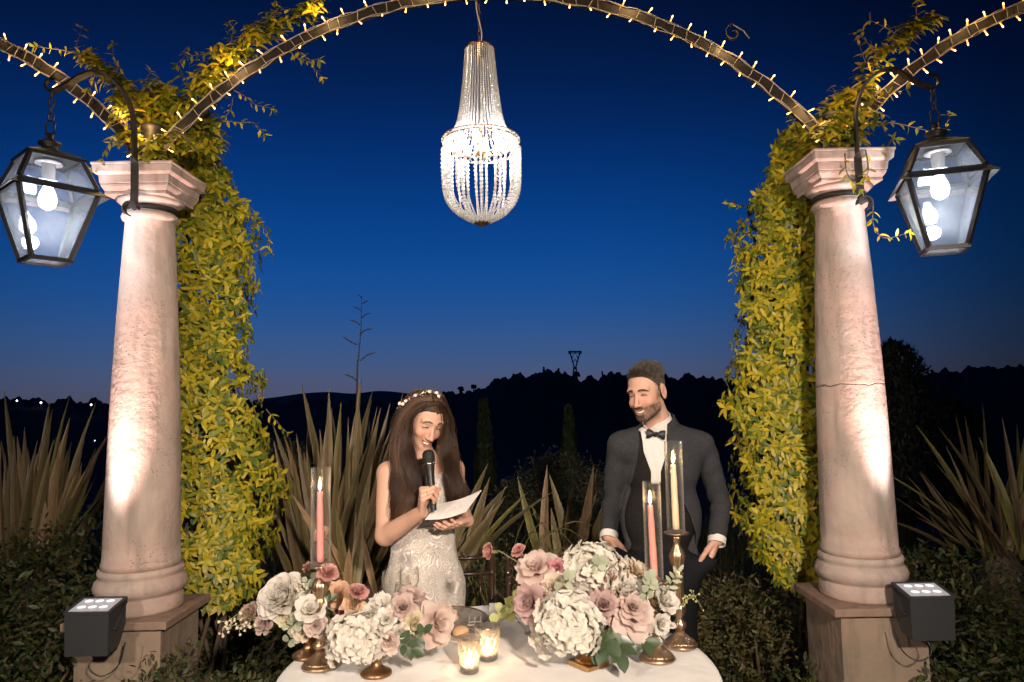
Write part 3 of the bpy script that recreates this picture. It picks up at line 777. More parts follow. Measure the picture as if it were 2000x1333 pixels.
def bead_strand(path, rads, flat=1.0):
    b = MB(); i = 0; p = [np.array(q) for q in path]
    seg = [0]; 
    for k in range(1, len(p)): seg.append(seg[-1]+np.linalg.norm(p[k]-p[k-1]))
    s_ = 0; P3 = np.array(p)
    while s_ < seg[-1]:
        r = np.interp(s_/seg[-1], [0, .5, 1], rads)
        c = [np.interp(s_, seg, P3[:, j]) for j in range(3)]
        b.ball(c, (r, r*.8, r), 6, 4); s_ += r*1.95
    b.tube([q for q in p[::3]]+[p[-1]], .0012, 3, caps=False)
    return b
def up_path(off=0):
    q = []
    for i in range(41):
        t_ = i/40; r = .066+.03*t_+.02*t_*t_+.059*t_**11; q.append((r, 0, zT-(zT-zR)*t_))
    return q
def low_path(bulge=1.0):
    q = []
    for i in range(25):
        t_ = i/24; r = .178*bulge*(1-.82*t_**5.5); z = zR-.034-(zR-.034-(zB+.014))*t_**.96
        q.append((r, 0, z))
    return q
me_up = [bead_strand(up_path(), r_).mesh('bead_strand', M_cry, smooth=False) for r_ in ([.0044, .0056, .0088], [.0044, .0058, .0078])]
me_lo = [bead_strand(low_path(), r_).mesh('bead_strand', M_cry, smooth=False) for r_ in ([.0105, .0092, .0062], [.0062, .0058, .0045])]
for k in range(42):
    inst('bead_strand', me_up[k % 2], ch, Matrix.Translation((0, 0, -zB)) @ Matrix.Rotation(2*math.pi*k/42, 4, 'Z'))
k = 0
for k in range(12):
    for d, mi in ((-6, 0), (1.5, 0), (10, 1)):
        inst('bead_strand', me_lo[mi], ch, Matrix.Translation((0, 0, -zB)) @ Matrix.Rotation(2*math.pi*k/12+math.radians(d), 4, 'Z'))
# short drops inside the ring
b = MB()
M_arm = mat('brass_arm', (.5, .3, .12), .3, .9)
for k in range(6):
    a = 2*math.pi*k/6+.35; c, s_ = math.cos(a), math.sin(a); zc = zR-.045
    b2 = MB(); b2.tube([(CX, CYc, zc), (CX+.05*c, CYc+.05*s_, zc-.012), (CX+.095*c, CYc+.095*s_, zc+.0)], .004, 6); b2.lathe([(.004, zc), (.015, zc+.004), (.012, zc+.010), (.008, zc+.022)], (CX+.098*c, CYc+.098*s_, 0), 10)
    b2.build('arm', M_arm, ch)
    b3 = MB(); b3.lathe([(.007, zc+.022), (.015, zc+.036), (.017, zc+.048), (.010, zc+.066), (.003, zc+.080), (0, zc+.084)], (CX+.098*c, CYc+.098*s_, 0), 12)
    b3.build('candle_bulb', M_bulbon, ch)
    light('chandelier_light', 'POINT', (CX+.118*c, CYc+.118*s_, zc+.02), 4.8, (1, .92, .84), shadow_soft_size=.016)
b = MB(); b.ball((CX, CYc, zR-.045), .022, 12, 8); b.build('hub', M_arm, ch)
# chain and flex up to the arch
lk = MB(); lk.tube([(.0065*math.cos(a), 0, .017*math.sin(a)) for a in np.linspace(0, 2*math.pi, 13)], .0016, 4, caps=False); MEl = lk.mesh('chain_link', M_bronze)
z = zT+.03; i = 0
while z < ARC_C[1]+ARC_R-.03:
    inst('chain_link', MEl, ch, Matrix.Translation((0, 0, z-zB)) @ Matrix.Rotation(math.pi/2*(i % 2)+.5, 4, 'Z')); z += .026; i += 1
b = MB(); b.tube(smoothpath([(CX+.004, CYc-.004, zT+.012), (CX+.012, CYc-.006, zT+.08), (CX-.008, CYc-.006, zT+.18), (CX-.012, CYc, ARC_C[1]+ARC_R-.03)], 6), .003, 6); b.build('power_flex', mat('clear_flex', (.5, .42, .35), .4), ch)

# ------------------------------------------------------------------ uplight boxes on the pedestals
M_grey = mat('dark_grey_cast_aluminium', (0.035, 0.037, 0.04), 0.5, .2, bump=(120, .15, .001))
M_led = mat('led_window', (.05, .05, .05), emit=(1.0, .86, .88), emit_s=.38)
M_ledc = mat('led_chip', (.05, .05, .05), emit=(1.0, .97, .97), emit_s=1.1)
def uplight(cx, cy, side, lab):
    t = thing('uplight', lab, 'floodlight', (cx, cy, .61), 'uplights at the foot of the columns')
    w, d, h = .086, .062, .088; zt = .785
    b = MB(); tl = .012
    v = [(cx-w, cy-d, zt-.012), (cx+w, cy-d, zt-.012), (cx+w, cy+d, zt+tl), (cx-w, cy+d, zt+tl),
         (cx-w*.97, cy-d*.95, zt-h*2), (cx+w*.97, cy-d*.95, zt-h*2), (cx+w*.97, cy+d*.35, zt-h*1.85), (cx-w*.97, cy+d*.35, zt-h*1.85), (cx+w, cy+d, zt-h*1.0), (cx-w, cy+d, zt-h*1.0)]
    b.add(v, [(0, 1, 5, 4), (4, 5, 6, 7), (6, 5, 1, 2, 8), (4, 7, 9, 3, 0), (7, 6, 8, 9), (9, 8, 2, 3)])
    # rim round the window
    def top(x, y): return (cx+x*w, cy+y*d, zt-.012+(y+1)/2*(tl+.012))
    r = MB()
    q = [(-1, -1), (1, -1), (1, 1), (-1, 1)]
    for i in range(4):
        a, c = q[i], q[(i+1) % 4]; r.bar([top(*a), top(*c)], .010, .013, (0, 0, 1))
    b.build('housing', M_grey, t, smooth=False); r.build('rim', M_grey, t, smooth=False)
    g = MB(); g.add([tuple(np.array(top(x*.93, y*.93))+[0, 0, .002]) for x, y in q], [(0, 1, 2, 3)]); g.build('lens', M_led, t, smooth=False)
    for i in range(3):
        for j in range(2):
            c = MB(); cc = np.array(top(-.5+.5*i, -.4+.8*j))+[0, 0, .005]; c.lathe([(.016, 0), (.015, .003), (0, .0035)], cc, 12); c.build('lamp_cell', M_ledc, t)
    # bracket arm on the inner side
    y0 = MB(); sx = -side
    y0.bar([(cx+sx*(w+.006), cy+d*.8, zt+.002), (cx+sx*(w+.010), cy+d*.2, zt-.03), (cx+sx*(w+.008), cy-d*.35, zt-.085)], .012, .006, (1, 0, 0)); y0.tube([(cx+sx*w, cy-d*.35, zt-.085), (cx+sx*(w+.014), cy-d*.35, zt-.085)], .009, 8)
    y0.build('mounting_arm', M_black, t, smooth=False)
    cb = MB(); cb.tube(smoothpath([(cx+side*-.01, cy-.01, zt-h*2+.004), (cx+.0, cy-.035, zt-h*2-.05), (cx+.05*-side, cy-.03, zt-h*2-.085), (cx+.10*-side, cy-.005, zt-h*2-.05), (cx+.115*-side, cy+.01, zt-h*2+.03)], 6), .0028, 6); cb.build('cable', M_black, t)
    return t
uplight(-1.672, 2.905, -1, 'square grey uplight clamped to the front of the left pedestal')
uplight(1.613, 2.905, 1, 'square grey uplight clamped to the front of the right pedestal')
for cx, tx in ((-1.672, LX-.07), (1.613, RX+.05)):
    for e, ang, col, z, yy in ((330, 42, (1, .66, .62), 2.55, CY-.10), (34, 19, (.78, .97, 1), 1.31, CY-.14)):
        s_ = light('uplight_beam', 'SPOT', (cx, 2.90, .83), e, col, spot_size=math.radians(ang), spot_blend=1.0, shadow_soft_size=.03)
        aim(s_, (tx, yy, z))
# ------------------------------------------------------------------ vegetation
M_leaf = mat('vine_leaf', (1, 1, 1), .42, attr=True, noise=(60, (.75, .8, .6), .4, .7), translucent=.25, spec=.4)
M_leafd = mat('hedge_leaf', (1, 1, 1), .5, attr=True, translucent=.2, spec=.35)
M_stem = mat('woody_stem', (.10, .07, .045), .8, bump=(60, .5, .004))
M_flax = mat('flax_blade', (1, 1, 1), .5, attr=True, noise=(14, (.62, .6, .5), .35, .7), translucent=.1, spec=.35)

def leaf_shape(L=1.0, Wd=.42, droop=.35, fold=.18, n=4, tipw=.0):
    "leaf along +Y from the origin, face up +Z"
    v = []; f = []
    for i in range(n+1):
        t_ = i/n; w = Wd*(math.sin(math.pi*min(1, t_*.93+.05))**.8)*(1-.25*t_); y = L*t_*(1-.12*droop*t_); z = -droop*L*t_*t_*.6
        if i == n: v.append((0, y, z)); continue
        v += [(-w/2, y, z+fold*w*.5), (0, y, z), (w/2, y, z+fold*w*.5)]
    for i in range(n-1):
        a = i*3; f += [(a, a+1, a+4, a+3), (a+1, a+2, a+5, a+4)]
    a = (n-1)*3; f += [(a, a+1, n*3), (a+1, a+2, n*3)]
    return np.array(v), f
LEAF_V, LEAF_F = leaf_shape()
LEAF3_V, LEAF3_F = leaf_shape(n=3)
VC = [(.46, .37, .02), (.34, .30, .02), (.55, .42, .025), (.20, .23, .02), (.10, .14, .02), (.60, .45, .03), (.30, .29, .025)]
def leaf_mesh(c, droop, fold, Wd):
    v, f = leaf_shape(1, Wd, droop, fold); b = MB(); b.add(v, f, c); return b.mesh('leaf', M_leaf, smooth=True, color=True)
LEAFM = [leaf_mesh(VC[i % 7], .2+.1*(i % 4), .3+.15*(i % 3), .36+.04*(i % 3)) for i in range(12)]

def leaf_mtx(p, d, nrm, L):
    "matrix placing the unit leaf at p pointing along d, its face towards nrm"
    d = Vector(d).normalized(); n = Vector(nrm); n = (n-d*n.dot(d))
    n = n.normalized() if n.length > 1e-4 else d.orthogonal().normalized()
    x = d.cross(n)
    return Matrix(((x.x*L, d.x*L, n.x*L, p[0]), (x.y*L, d.y*L, n.y*L, p[1]), (x.z*L, d.z*L, n.z*L, p[2]), (0, 0, 0, 1)))

class Foliage:
    def __init__(s): s.l = []
    def whorl(s, p, out, L, rd, n=None, spread=.9):
        out = Vector(out).normalized(); n = n or rd.choice((3, 4, 4, 5)); a0 = rd.uniform(0, 6.28)
        x = out.orthogonal().normalized(); y = out.cross(x)
        for k in range(n):
            a = a0+2*math.pi*k/n+rd.uniform(-.3, .3); side = x*math.cos(a)+y*math.sin(a)
            d = (side*spread+out*rd.uniform(.15, .6)+Vector((0, 0, -.32))).normalized()
            nr = (out-d*out.dot(d))+Vector((0, 0, .25))
            s.l.append((Vector(p), d, nr, L*rd.uniform(.7, 1.15), rd.randrange(12)))
    def sprig(s, pts, L, rd, step=.03, st=None):
        "paired leaves along a twig"
        path = smoothpath(pts, 6); acc = 0
        if st is not None: st.tube(path, [.0032*(1-.7*i/len(path)) for i in range(len(path))], 4)
        for i in range(1, len(path)):
            acc += np.linalg.norm(path[i]-path[i-1])
            if acc > step:
                acc = 0; t_ = Vector(path[i]-path[i-1]).normalized(); o = t_.orthogonal(); o.rotate(Matrix.Rotation(rd.uniform(0, 6.28), 3, t_))
                for s_ in (-1, 1):
                    d = (o*s_*.9+t_*.7+Vector((0, 0, -.2))).normalized()
                    s.l.append((Vector(path[i]), d, Vector((rd.uniform(-.5, .5), -.6, .7)), L*rd.uniform(.7, 1.1), rd.randrange(12)))
        s.whorl(path[-1], Vector(path[-1]-path[-2]), L, rd, 3, .6)
    def build(s, t, nobj, name_s='foliage', score=None):
        L = s.l
        if score: L = sorted(L, key=score)
        off = wloc(t)
        for p, d, n, ln, k in L[:nobj]:
            inst('leaf', LEAFM[k], t, leaf_mtx(p-off, d, n, ln))
        rest = L[nobj:]
        if rest:
            V = []; C_ = []; Fq = []
            lv = LEAF3_V; nv = len(lv); o = 0
            b = MB()
            for p, d, n, ln, k in rest:
                M = np.array(leaf_mtx(p, d, n, ln)); q = lv@M[:3, :3].T+M[:3, 3]
                b.v += q.tolist(); b.f += [tuple(o+i for i in f_) for f_ in LEAF3_F]; b.c += [VC[k % 7]]*nv; o += nv
            tag(b.build(name_s, M_leaf, t, color=True), kind='stuff')

def vine(cx, cy, lab, outline, seed, sprays, garland, sway):
    """outline: list of (z, xmin, xmax) of the leafy mass round its hidden post"""
    rd = random.Random(seed)
    t = thing('climbing_vine', lab, 'vine', (cx, cy, 0), 'yellow green vines climbing beside the columns')
    zs = [o[0] for o in outline][::-1]; x0 = [o[1] for o in outline][::-1]; x1 = [o[2] for o in outline][::-1]
    F = Foliage(); st = MB()
    N = 4300
    for _ in range(N):
        z = rd.uniform(zs[0], zs[-1]); a0 = np.interp(z, zs, x0); a1 = np.interp(z, zs, x1)
        c = (a0+a1)/2; w = (a1-a0)/2; a = rd.uniform(-math.pi, math.pi)
        if math.sin(a) > .35 and rd.random() < .6: a = -a
        lump = 1+.15*math.sin(z*9+a*3+seed)+.13*math.sin(z*23+a*5)
        r = rd.choice((1, 1, .92, .82))*lump*rd.uniform(.86, 1.03)
        p = (c+w*math.cos(a)*r, cy+w*.85*math.sin(a)*r, z)
        F.whorl(p, (math.cos(a), math.sin(a)-.25, .25), rd.uniform(.034, .066), rd)
    # a dark woody core so that no light leaks through
    for k in range(7):
        ph = k*.9; st.tube([(np.interp(z, zs, [(p+q)/2 for p, q in zip(x0, x1)])+.09*math.cos(z*3+ph), cy+.07*math.sin(z*3+ph), z) for z in np.linspace(0, zs[-1], 24)], .012, 5)
    for pts in sprays:
        pts = [P(*q) for q in pts]; F.sprig(pts, rd.uniform(.040, .050), rd, .030, st)
    for pts, dens, rad in garland:
        path = smoothpath([P(*q) for q in pts], 10)
        st.tube([q+np.array([0, .0, .012]) for q in path], .005, 5)
        for _ in range(dens):
            i = rd.randrange(len(path)-1); q = path[i]+(path[i+1]-path[i])*rd.random()
            rr_ = rad*(1-.55*i/len(path)); o = np.array([rd.gauss(0, 1)*rr_*.55, rd.gauss(0, 1)*rr_*.45, rd.gauss(0, 1)*rr_*.55+rr_*.25])
            F.whorl(q+o, (o[0]*8, -.5+o[1]*8, .5+o[2]*5), rd.uniform(.044, .066), rd)
    st.build('woody_stem', M_stem, t)
    F.build(t, 300, score=lambda l: l[0].y*1.0-l[3]*12+(0 if l[2].y < 0 else 1))
    return t
def outl(rows, Y): return [(P(a, y, Y)[2], P(a, y, Y)[0], P(b, y, Y)[0]) for y, a, b in rows]
YV = 3.75
vine(-1.42, YV, 'yellow green vine climbing behind the left stone column',
     outl([(262, 330, 400), (310, 300, 425), (370, 290, 455), (430, 290, 490), (500, 290, 500), (580, 280, 492), (660, 280, 478), (730, 270, 480), (800, 262, 508), (880, 262, 525), (960, 265, 532), (1040, 270, 530), (1110, 290, 520), (1170, 330, 480)], YV), 4,
     [[(455, 175, 3.3), (480, 190, 3.3), (500, 205, 3.3), (530, 212, 3.3)], [(430, 235, 3.4), (470, 240, 3.4), (495, 240, 3.4), (516, 262, 3.4)], [(455, 190, 3.4), (450, 215, 3.4), (430, 240, 3.4), (415, 270, 3.4)],
      [(560, 85, 3.25), (575, 110, 3.2), (600, 120, 3.2), (628, 150, 3.2)], [(575, 95, 3.25), (600, 115, 3.22), (622, 118, 3.2)], [(430, 90, 3.25), (400, 105, 3.25), (375, 110, 3.25), (345, 125, 3.25)],
      [(450, 85, 3.25), (455, 60, 3.25), (445, 45, 3.25)], [(180, 125, 3.25), (150, 95, 3.25), (160, 55, 3.25)], [(170, 110, 3.2), (130, 100, 3.2), (95, 95, 3.2), (68, 92, 3.2)], [(250, 160, 3.2), (225, 120, 3.2), (220, 85, 3.2)],
      [(300, 180, 3.2), (285, 160, 3.2), (295, 140, 3.2)], [(215, 165, 3.0), (190, 160, 3.0), (172, 175, 3.0)], [(230, 320, 3.1), (205, 325, 3.05), (175, 328, 3.05)], [(245, 275, 3.1), (215, 280, 3.1), (200, 310, 3.1)],
      [(490, 430, 3.6), (515, 445, 3.6), (524, 465, 3.6), (520, 490, 3.6)], [(520, 800, 3.6), (545, 830, 3.6), (560, 845, 3.6)], [(350, 110, 3.3), (370, 90, 3.3), (350, 130, 3.3)], [(545, 25, 3.25), (535, 5, 3.25), (560, -15, 3.25)],
      [(600, 30, 3.25), (620, 0, 3.25), (640, -15, 3.25)], [(470, 60, 3.2), (510, 40, 3.2), (540, 12, 3.2)]],
     [([(330, 300, 3.3), (350, 230, 3.3), (400, 170, 3.28), (450, 115, 3.25), (520, 65, 3.24), (620, 18, 3.22)], 430, .085), ([(320, 320, 3.35), (295, 260, 3.3), (260, 200, 3.25), (215, 150, 3.24), (160, 108, 3.24)], 190, .055),
      ([(300, 250, 3.3), (300, 200, 3.3), (350, 200, 3.3)], 220, .085), ([(250, 300, 3.2), (245, 230, 3.15), (225, 200, 3.1)], 60, .05), ([(285, 312, 3.07), (310, 285, 3.07), (345, 262, 3.08), (385, 300, 3.12)], 46, .045), ([(380, 330, 3.5), (410, 280, 3.45), (400, 220, 3.4)], 110, .09)], 1)
vine(1.32, YV, 'yellow green vine climbing behind the right cracked column',
     outl([(250, 1545, 1600), (300, 1515, 1640), (350, 1490, 1645), (400, 1462, 1645), (470, 1452, 1645), (560, 1450, 1645), (650, 1444, 1645), (730, 1436, 1645), (800, 1436, 1645), (880, 1436, 1645), (960, 1440, 1645), (1030, 1458, 1645), (1100, 1495, 1645), (1150, 1545, 1650)], YV), 9,
     [[(1460, 405, 3.7), (1440, 400, 3.65), (1425, 398, 3.6)], [(1470, 450, 3.7), (1450, 470, 3.6), (1430, 545, 3.6)], [(1450, 880, 3.6), (1435, 870, 3.6), (1425, 860, 3.6)], [(1440, 720, 3.6), (1425, 715, 3.6)],
      [(1690, 245, 3.15), (1740, 240, 3.1), (1790, 250, 3.1), (1840, 258, 3.05), (1855, 220, 3.05)], [(1690, 300, 3.1), (1720, 295, 3.05), (1748, 272, 3.05)], [(1690, 220, 3.15), (1720, 190, 3.1), (1770, 175, 3.05)],
      [(1650, 300, 3.0), (1655, 340, 2.98), (1680, 370, 2.95)], [(1690, 290, 3.05), (1696, 330, 2.98), (1690, 345, 2.97)], [(1705, 400, 3.0), (1706, 440, 2.98), (1728, 465, 2.96), (1775, 455, 2.94)],
      [(1760, 80, 3.25), (1740, 60, 3.2), (1700, 40, 3.2)], [(1715, 105, 3.25), (1695, 85, 3.2), (1680, 70, 3.2)], [(1790, 50, 3.25), (1790, 15, 3.2), (1795, 0, 3.2)], [(1560, 260, 3.6), (1550, 235, 3.5), (1545, 225, 3.5)], [(1700, 110, 3.2), (1690, 120, 3.2), (1672, 65, 3.2)],
      [(1640, 210, 3.3), (1630, 180, 3.3), (1625, 170, 3.3)]],
     [([(1660, 290, 3.25), (1650, 240, 3.25), (1680, 190, 3.24), (1720, 115, 3.24), (1780, 62, 3.24), (1830, 35, 3.24)], 190, .055), ([(1580, 330, 3.55), (1600, 280, 3.45), (1630, 230, 3.35), (1660, 190, 3.3)], 190, .08), ([(1640, 330, 3.2), (1650, 290, 3.1), (1680, 260, 3.1)], 30, .045), ([(1605, 275, 3.07), (1630, 250, 3.07), (1655, 230, 3.08)], 34, .045), ([(1700, 180, 3.2), (1690, 220, 3.15), (1720, 250, 3.1)], 22, .05)], -1)

# ------------------------------------------------------------------ flax plants
FC = [(.16, .115, .06), (.21, .165, .085), (.13, .10, .045), (.18, .165, .05), (.25, .165, .09), (.11, .09, .045)]
def blade_mesh(c, bend, fold, n=8, wd=1.0):
    b = MB(); v = []; f = []
    for i in range(n+1):
        t_ = i/n; w = .5*wd*min(1, .55+t_*1.6)*(1-max(0, (t_-.35)/.65)**1.9); y = bend*t_*t_
        if i == n: w = .015
        v += [(-w, y-fold*w*.07, t_), (-w*.12, y, t_), (w*.12, y, t_), (w, y-fold*w*.07, t_)]
    for i in range(n):
        for j in range(3): f.append((i*4+j, i*4+j+1, (i+1)*4+j+1, (i+1)*4+j))
    b.add(v, f, c)
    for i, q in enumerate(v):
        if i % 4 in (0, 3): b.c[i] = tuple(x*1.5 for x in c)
    return b.mesh('blade', M_flax, smooth=False, color=True)
BLM = [blade_mesh(FC[i % 6], (.05, .12, .02, .20, .10, .28)[i % 6], (.25, .45, .15)[i % 3]) for i in range(12)]
def blade(t, base, tip, w, k, face=None, rd=None):
    base = Vector(base); tip = Vector(tip); d = tip-base; L = d.length; z = d/L
    lean = min(1, abs(z.x)*1.3+abs(z.y)*.6); n = Vector(face if face else (rd.uniform(-.6, .6)*(1-lean), -1+.4*lean, rd.uniform(-.1, .2)+lean*1.1))
    y = -(n-z*n.dot(z)).normalized(); x = y.cross(z); off = wloc(t)
    M = Matrix(((x.x*w, y.x*L, z.x*L, base.x-off.x), (x.y*w, y.y*L, z.y*L, base.y-off.y), (x.z*w, y.z*L, z.z*L, base.z-off.z), (0, 0, 0, 1)))
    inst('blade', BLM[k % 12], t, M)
def flax(lab, bpx, Y, tips, seed, w=.05, extra=0, spread=0, erange=(0, 0), name='flax_plant'):
    rd = random.Random(seed); base = P(bpx[0], bpx[1], Y); g0 = gz(base[0], base[1])
    t = thing(name, lab, 'plant', (base[0], base[1], g0), 'tall sword leaved flax plants')
    b = MB(); hh = base[2]-g0; b.lathe([(.16, -.02), (.13, hh*.5), (.11, hh*.9), (.05, hh+.04)], (base[0], base[1], g0), 14, flute=(7, .12)); b.build('root_crown', M_stem, t)
    for k in range(14):
        a = k*2.4; o = np.array([math.cos(a), math.sin(a), 0]); blade(t, base+o*.09-np.array([0, 0, hh*.9]), base+o*(.32+.1*(k % 3))-np.array([0, 0, hh*.35-.12]), w*.9, k, rd=rd)
    for tp in tips:
        px, py = tp[:2]; dy = tp[2] if len(tp) > 2 else rd.uniform(-.25, .25); bx = tp[3] if len(tp) > 3 else None
        b0 = base+np.array([rd.uniform(-.1, .1)+(px-bpx[0])/FPX*Y*.28, rd.uniform(-.1, .1)+dy*.25, 0])
        blade(t, b0, P(px, py, Y+dy), w*rd.uniform(.8, 1.25), rd.randrange(12), rd=rd)
    for _ in range(extra):
        u = rd.uniform(-1, 1); px = bpx[0]+u*spread; py = erange[0]+(erange[1]-erange[0])*rd.random()**1.3+abs(u)*60; dy = rd.uniform(-.4, .4)
        b0 = base+np.array([u*.22+rd.uniform(-.05, .05), dy*.3, 0])
        blade(t, b0, P(px, py, Y+dy), w*rd.uniform(.7, 1.1), rd.randrange(12), rd=rd)
    return t
fx = flax('large flax plant fanning up behind the woman, left of her', (668, 1150), 4.6,
     [(588, 742), (583, 780), (622, 838), (645, 755), (655, 787), (690, 742), (698, 738), (712, 770), (728, 790), (742, 797), (757, 788), (735, 812), (782, 766), (768, 790), (560, 870), (541, 878), (525, 868), (640, 795), (613, 835),
      (600, 822), (575, 848), (548, 912), (536, 935), (800, 800), (675, 760), (664, 800), (705, 790), (720, 845), (595, 880), (630, 880), (532, 825), (552, 840), (770, 840), (750, 830)], 3, .056, 62, 150, (800, 980))
flax('low flax blades leaning forward just left of the woman', (735, 1160), 3.75,
     [(575, 968, -.1), (656, 990, -.15), (700, 1035, -.1), (712, 1010, .0), (718, 898, .1), (640, 1050, -.1), (600, 1010, -.1), (680, 1075, -.1), (690, 1000, .1)], 11, .045)
flax('flax plant leaning right behind the card in her hand', (855, 1120), 4.0,
     [(952, 903, .2), (1027, 940, -.2), (985, 968, -.1), (972, 952, 0), (960, 985, 0), (975, 945, .1), (955, 930, .2), (1000, 955, -.1), (965, 975, -.2), (940, 950, 0)], 5, .05)
flax('sparse flax plant with pale upright blades between the couple', (1098, 1120), 4.6,
     [(1061, 908, 0), (1083, 925, .1), (1117, 948, 0), (1008, 942, -.1), (1157, 912, -.2), (1166, 930, -.2), (1148, 985, -.1), (1056, 1000, .1), (1045, 980, .2), (1130, 1000, .1), (1160, 960, 0), (1153, 1000, -.2), (1075, 990, .1), (1172, 990, -.2)], 6, .058)
flax('dim flax clump at the left edge behind the left column', (70, 1120), 5.2,
     [(5, 762), (75, 785), (80, 778), (92, 790), (98, 800), (152, 778), (120, 820), (45, 832), (60, 860), (135, 815), (155, 870), (198, 823), (165, 850), (25, 850), (-20, 880), (182, 880), (110, 870), (-40, 800), (-30, 830)], 7, .062, 66, 150, (830, 980))
flax('spiky flax plant at the right edge behind the right column', (1955, 1085), 4.7,
     [(1832, 828), (1752, 878), (1870, 808), (1888, 812), (1925, 786), (1965, 815), (1990, 825), (1835, 897), (1802, 922), (1792, 958), (1750, 962), (1750, 990), (1932, 860), (1870, 870), (1850, 905), (2010, 850), (2050, 870), (1905, 840), (1800, 1000), (1830, 985), (2040, 930)], 8, .050, 30, 190, (860, 1020))
# tall dry flower stalk above the flax
sb = P(690, 1100, 4.9); sb[2] = gz(sb[0], sb[1])
stk = thing('flax_flower_stalk', 'tall thin dead flower stalk with short side spikes against the dusk sky', 'plant', sb)
M_dead = mat('dead_stalk', (.035, .03, .04), .8)
b = MB(); ax = smoothpath([sb, P(697, 760, 4.9), P(700, 700, 4.9), P(705, 640, 4.9), P(706, 580, 4.9)], 5); b.tube(ax, [.008*(1-.75*i/len(ax)) for i in range(len(ax))], 5); b.build('stalk', M_dead, stk)
for (a, c, d) in [((697, 745), (688, 737), (672, 731)), ((703, 706), (718, 694), (735, 689)), ((699, 674), (685, 668), (669, 657)), ((702, 655), (712, 646), (728, 642)), ((704, 636), (696, 629), (682, 625)), ((706, 622), (714, 615), (724, 612)), ((706, 608), (698, 602), (691, 599)), ((707, 594), (714, 590), (719, 588)), ((707, 582), (702, 578), (698, 577))]:
    b = MB(); q = [P(*a, 4.9), P(*c, 4.88), P(*d, 4.87)]; b.tube(smoothpath(q, 4), [.002, .004, .005, .0035, .0055, .004, .0055, .004, .001], 5); b.build('side_spike', M_dead, stk)

# ------------------------------------------------------------------ low shrubs, hedges, ground cover, cypresses
HC = [(.038, .052, .014), (.052, .062, .016), (.028, .042, .014), (.07, .07, .016), (.062, .052, .02), (.035, .05, .02)]
def leafcloud(b, rd, n, cen, rad, L, flat=False, pal=HC, top=False, shell=True):
    for _ in range(n):
        a = rd.uniform(0, 6.28); u = rd.uniform(-.15 if top else -1, 1); q = math.sqrt(max(0, 1-u*u))
        r = (rd.uniform(.72, 1.05) if shell else rd.random()**.5)*(1+.14*math.sin(a*3+u*4)+.1*math.sin(a*7+cen[0]*5))
        o = Vector((q*math.cos(a), q*math.sin(a), u)); p = Vector(cen)+Vector((o.x*rad[0]*r, o.y*rad[1]*r, o.z*rad[2]*r))
        d = (Vector((rd.gauss(0, 1), rd.gauss(0, 1), rd.gauss(0, .7)))+o*.8).normalized()
        M = np.array(leaf_mtx(p, d, o+Vector((rd.gauss(0, .5), rd.gauss(0, .5)-.3, rd.gauss(0, .5)+.3)), L*rd.uniform(.6, 1.3)))
        v = LEAF3_V@M[:3, :3].T+M[:3, 3]; o_ = len(b.v)
        b.v += v.tolist(); b.f += [tuple(o_+i for i in f_) for f_ in LEAF3_F]; b.c += [rd.choice(pal)]*len(LEAF3_V)
def shrub(lab, px, py, Y, rad, n, L, seed, pal=HC, name='low_shrub', grp='low shrubs round the terrace', stemh=None):
    rd = random.Random(seed); c = P(px, py, Y); g = gz(c[0], c[1])
    t = thing(name, lab, 'shrub', (c[0], c[1], g), grp)
    b = MB(); k = max(3, int(rad[0]*6))
    for i in range(k):
        cc = (c[0]+rd.uniform(-.6, .6)*rad[0], c[1]+rd.uniform(-.5, .5)*rad[1], c[2]-rad[2]*.5+rd.uniform(-.25, .25)*rad[2])
        leafcloud(b, rd, n//k, cc, (rad[0]*.62, rad[1]*.62, rad[2]*.7), L, pal=pal)
    tag(b.build('crown', M_leafd, t, color=True), kind='stuff')
    b = MB()
    for i in range(6):
        a = rd.uniform(0, 6.28); e = (c[0]+rad[0]*.6*math.cos(a), c[1]+rad[1]*.5*math.sin(a), c[2]-rad[2]*.2)
        b.tube([(c[0]+.05*math.cos(a), c[1]+.05*math.sin(a), g-.02), ((c[0]+e[0])/2, (c[1]+e[1])/2, (g+e[2])/2), e], [.014, .010, .004], 5)
    b.build('branches', M_stem, t)
shrub('broad dark hedge bush at the left edge below the flax clump', 60, 1110, 4.1, (.75, .45, .55), 5200, .045, 21)
shrub('dark bush filling the lower left corner beside the left pedestal', 20, 1230, 3.3, (.55, .4, .5), 3600, .042, 22)
shrub('leafy bush right of the left pedestal, behind the left flowers', 470, 1210, 3.9, (.50, .42, .40), 4800, .042, 23)
shrub('dark bush low between the left pedestal and the tablecloth', 440, 1310, 3.0, (.34, .28, .38), 3000, .036, 24)
shrub('reddish brown tinged bush left of the right pedestal', 1480, 1190, 3.9, (.50, .38, .36), 4800, .030, 25, pal=[(.10, .075, .03), (.12, .09, .03), (.07, .07, .025), (.09, .10, .03)])
shrub('low green bush in front of the reddish one, right of the tablecloth', 1520, 1320, 3.3, (.42, .32, .34), 3200, .040, 26)
shrub('dark broad bush at the right edge beside the right pedestal', 1930, 1170, 3.8, (.80, .45, .50), 5600, .040, 27)
shrub('dark bush filling the lower right corner', 1950, 1320, 3.1, (.45, .3, .4), 2600, .038, 28)
shrub('small bush with pale tips just right of the right column base', 1800, 1105, 4.0, (.28, .25, .22), 1500, .036, 29, pal=HC+[(.14, .12, .05)])
OL = [(.075, .085, .05), (.10, .105, .06), (.06, .07, .04), (.12, .11, .07)]
shrub('large grey green olive bush in the middle distance between the couple', 1100, 915, 9.5, (.62, .5, .55), 5200, .05, 31, pal=OL, name='olive_bush', grp='bushes in the middle distance')
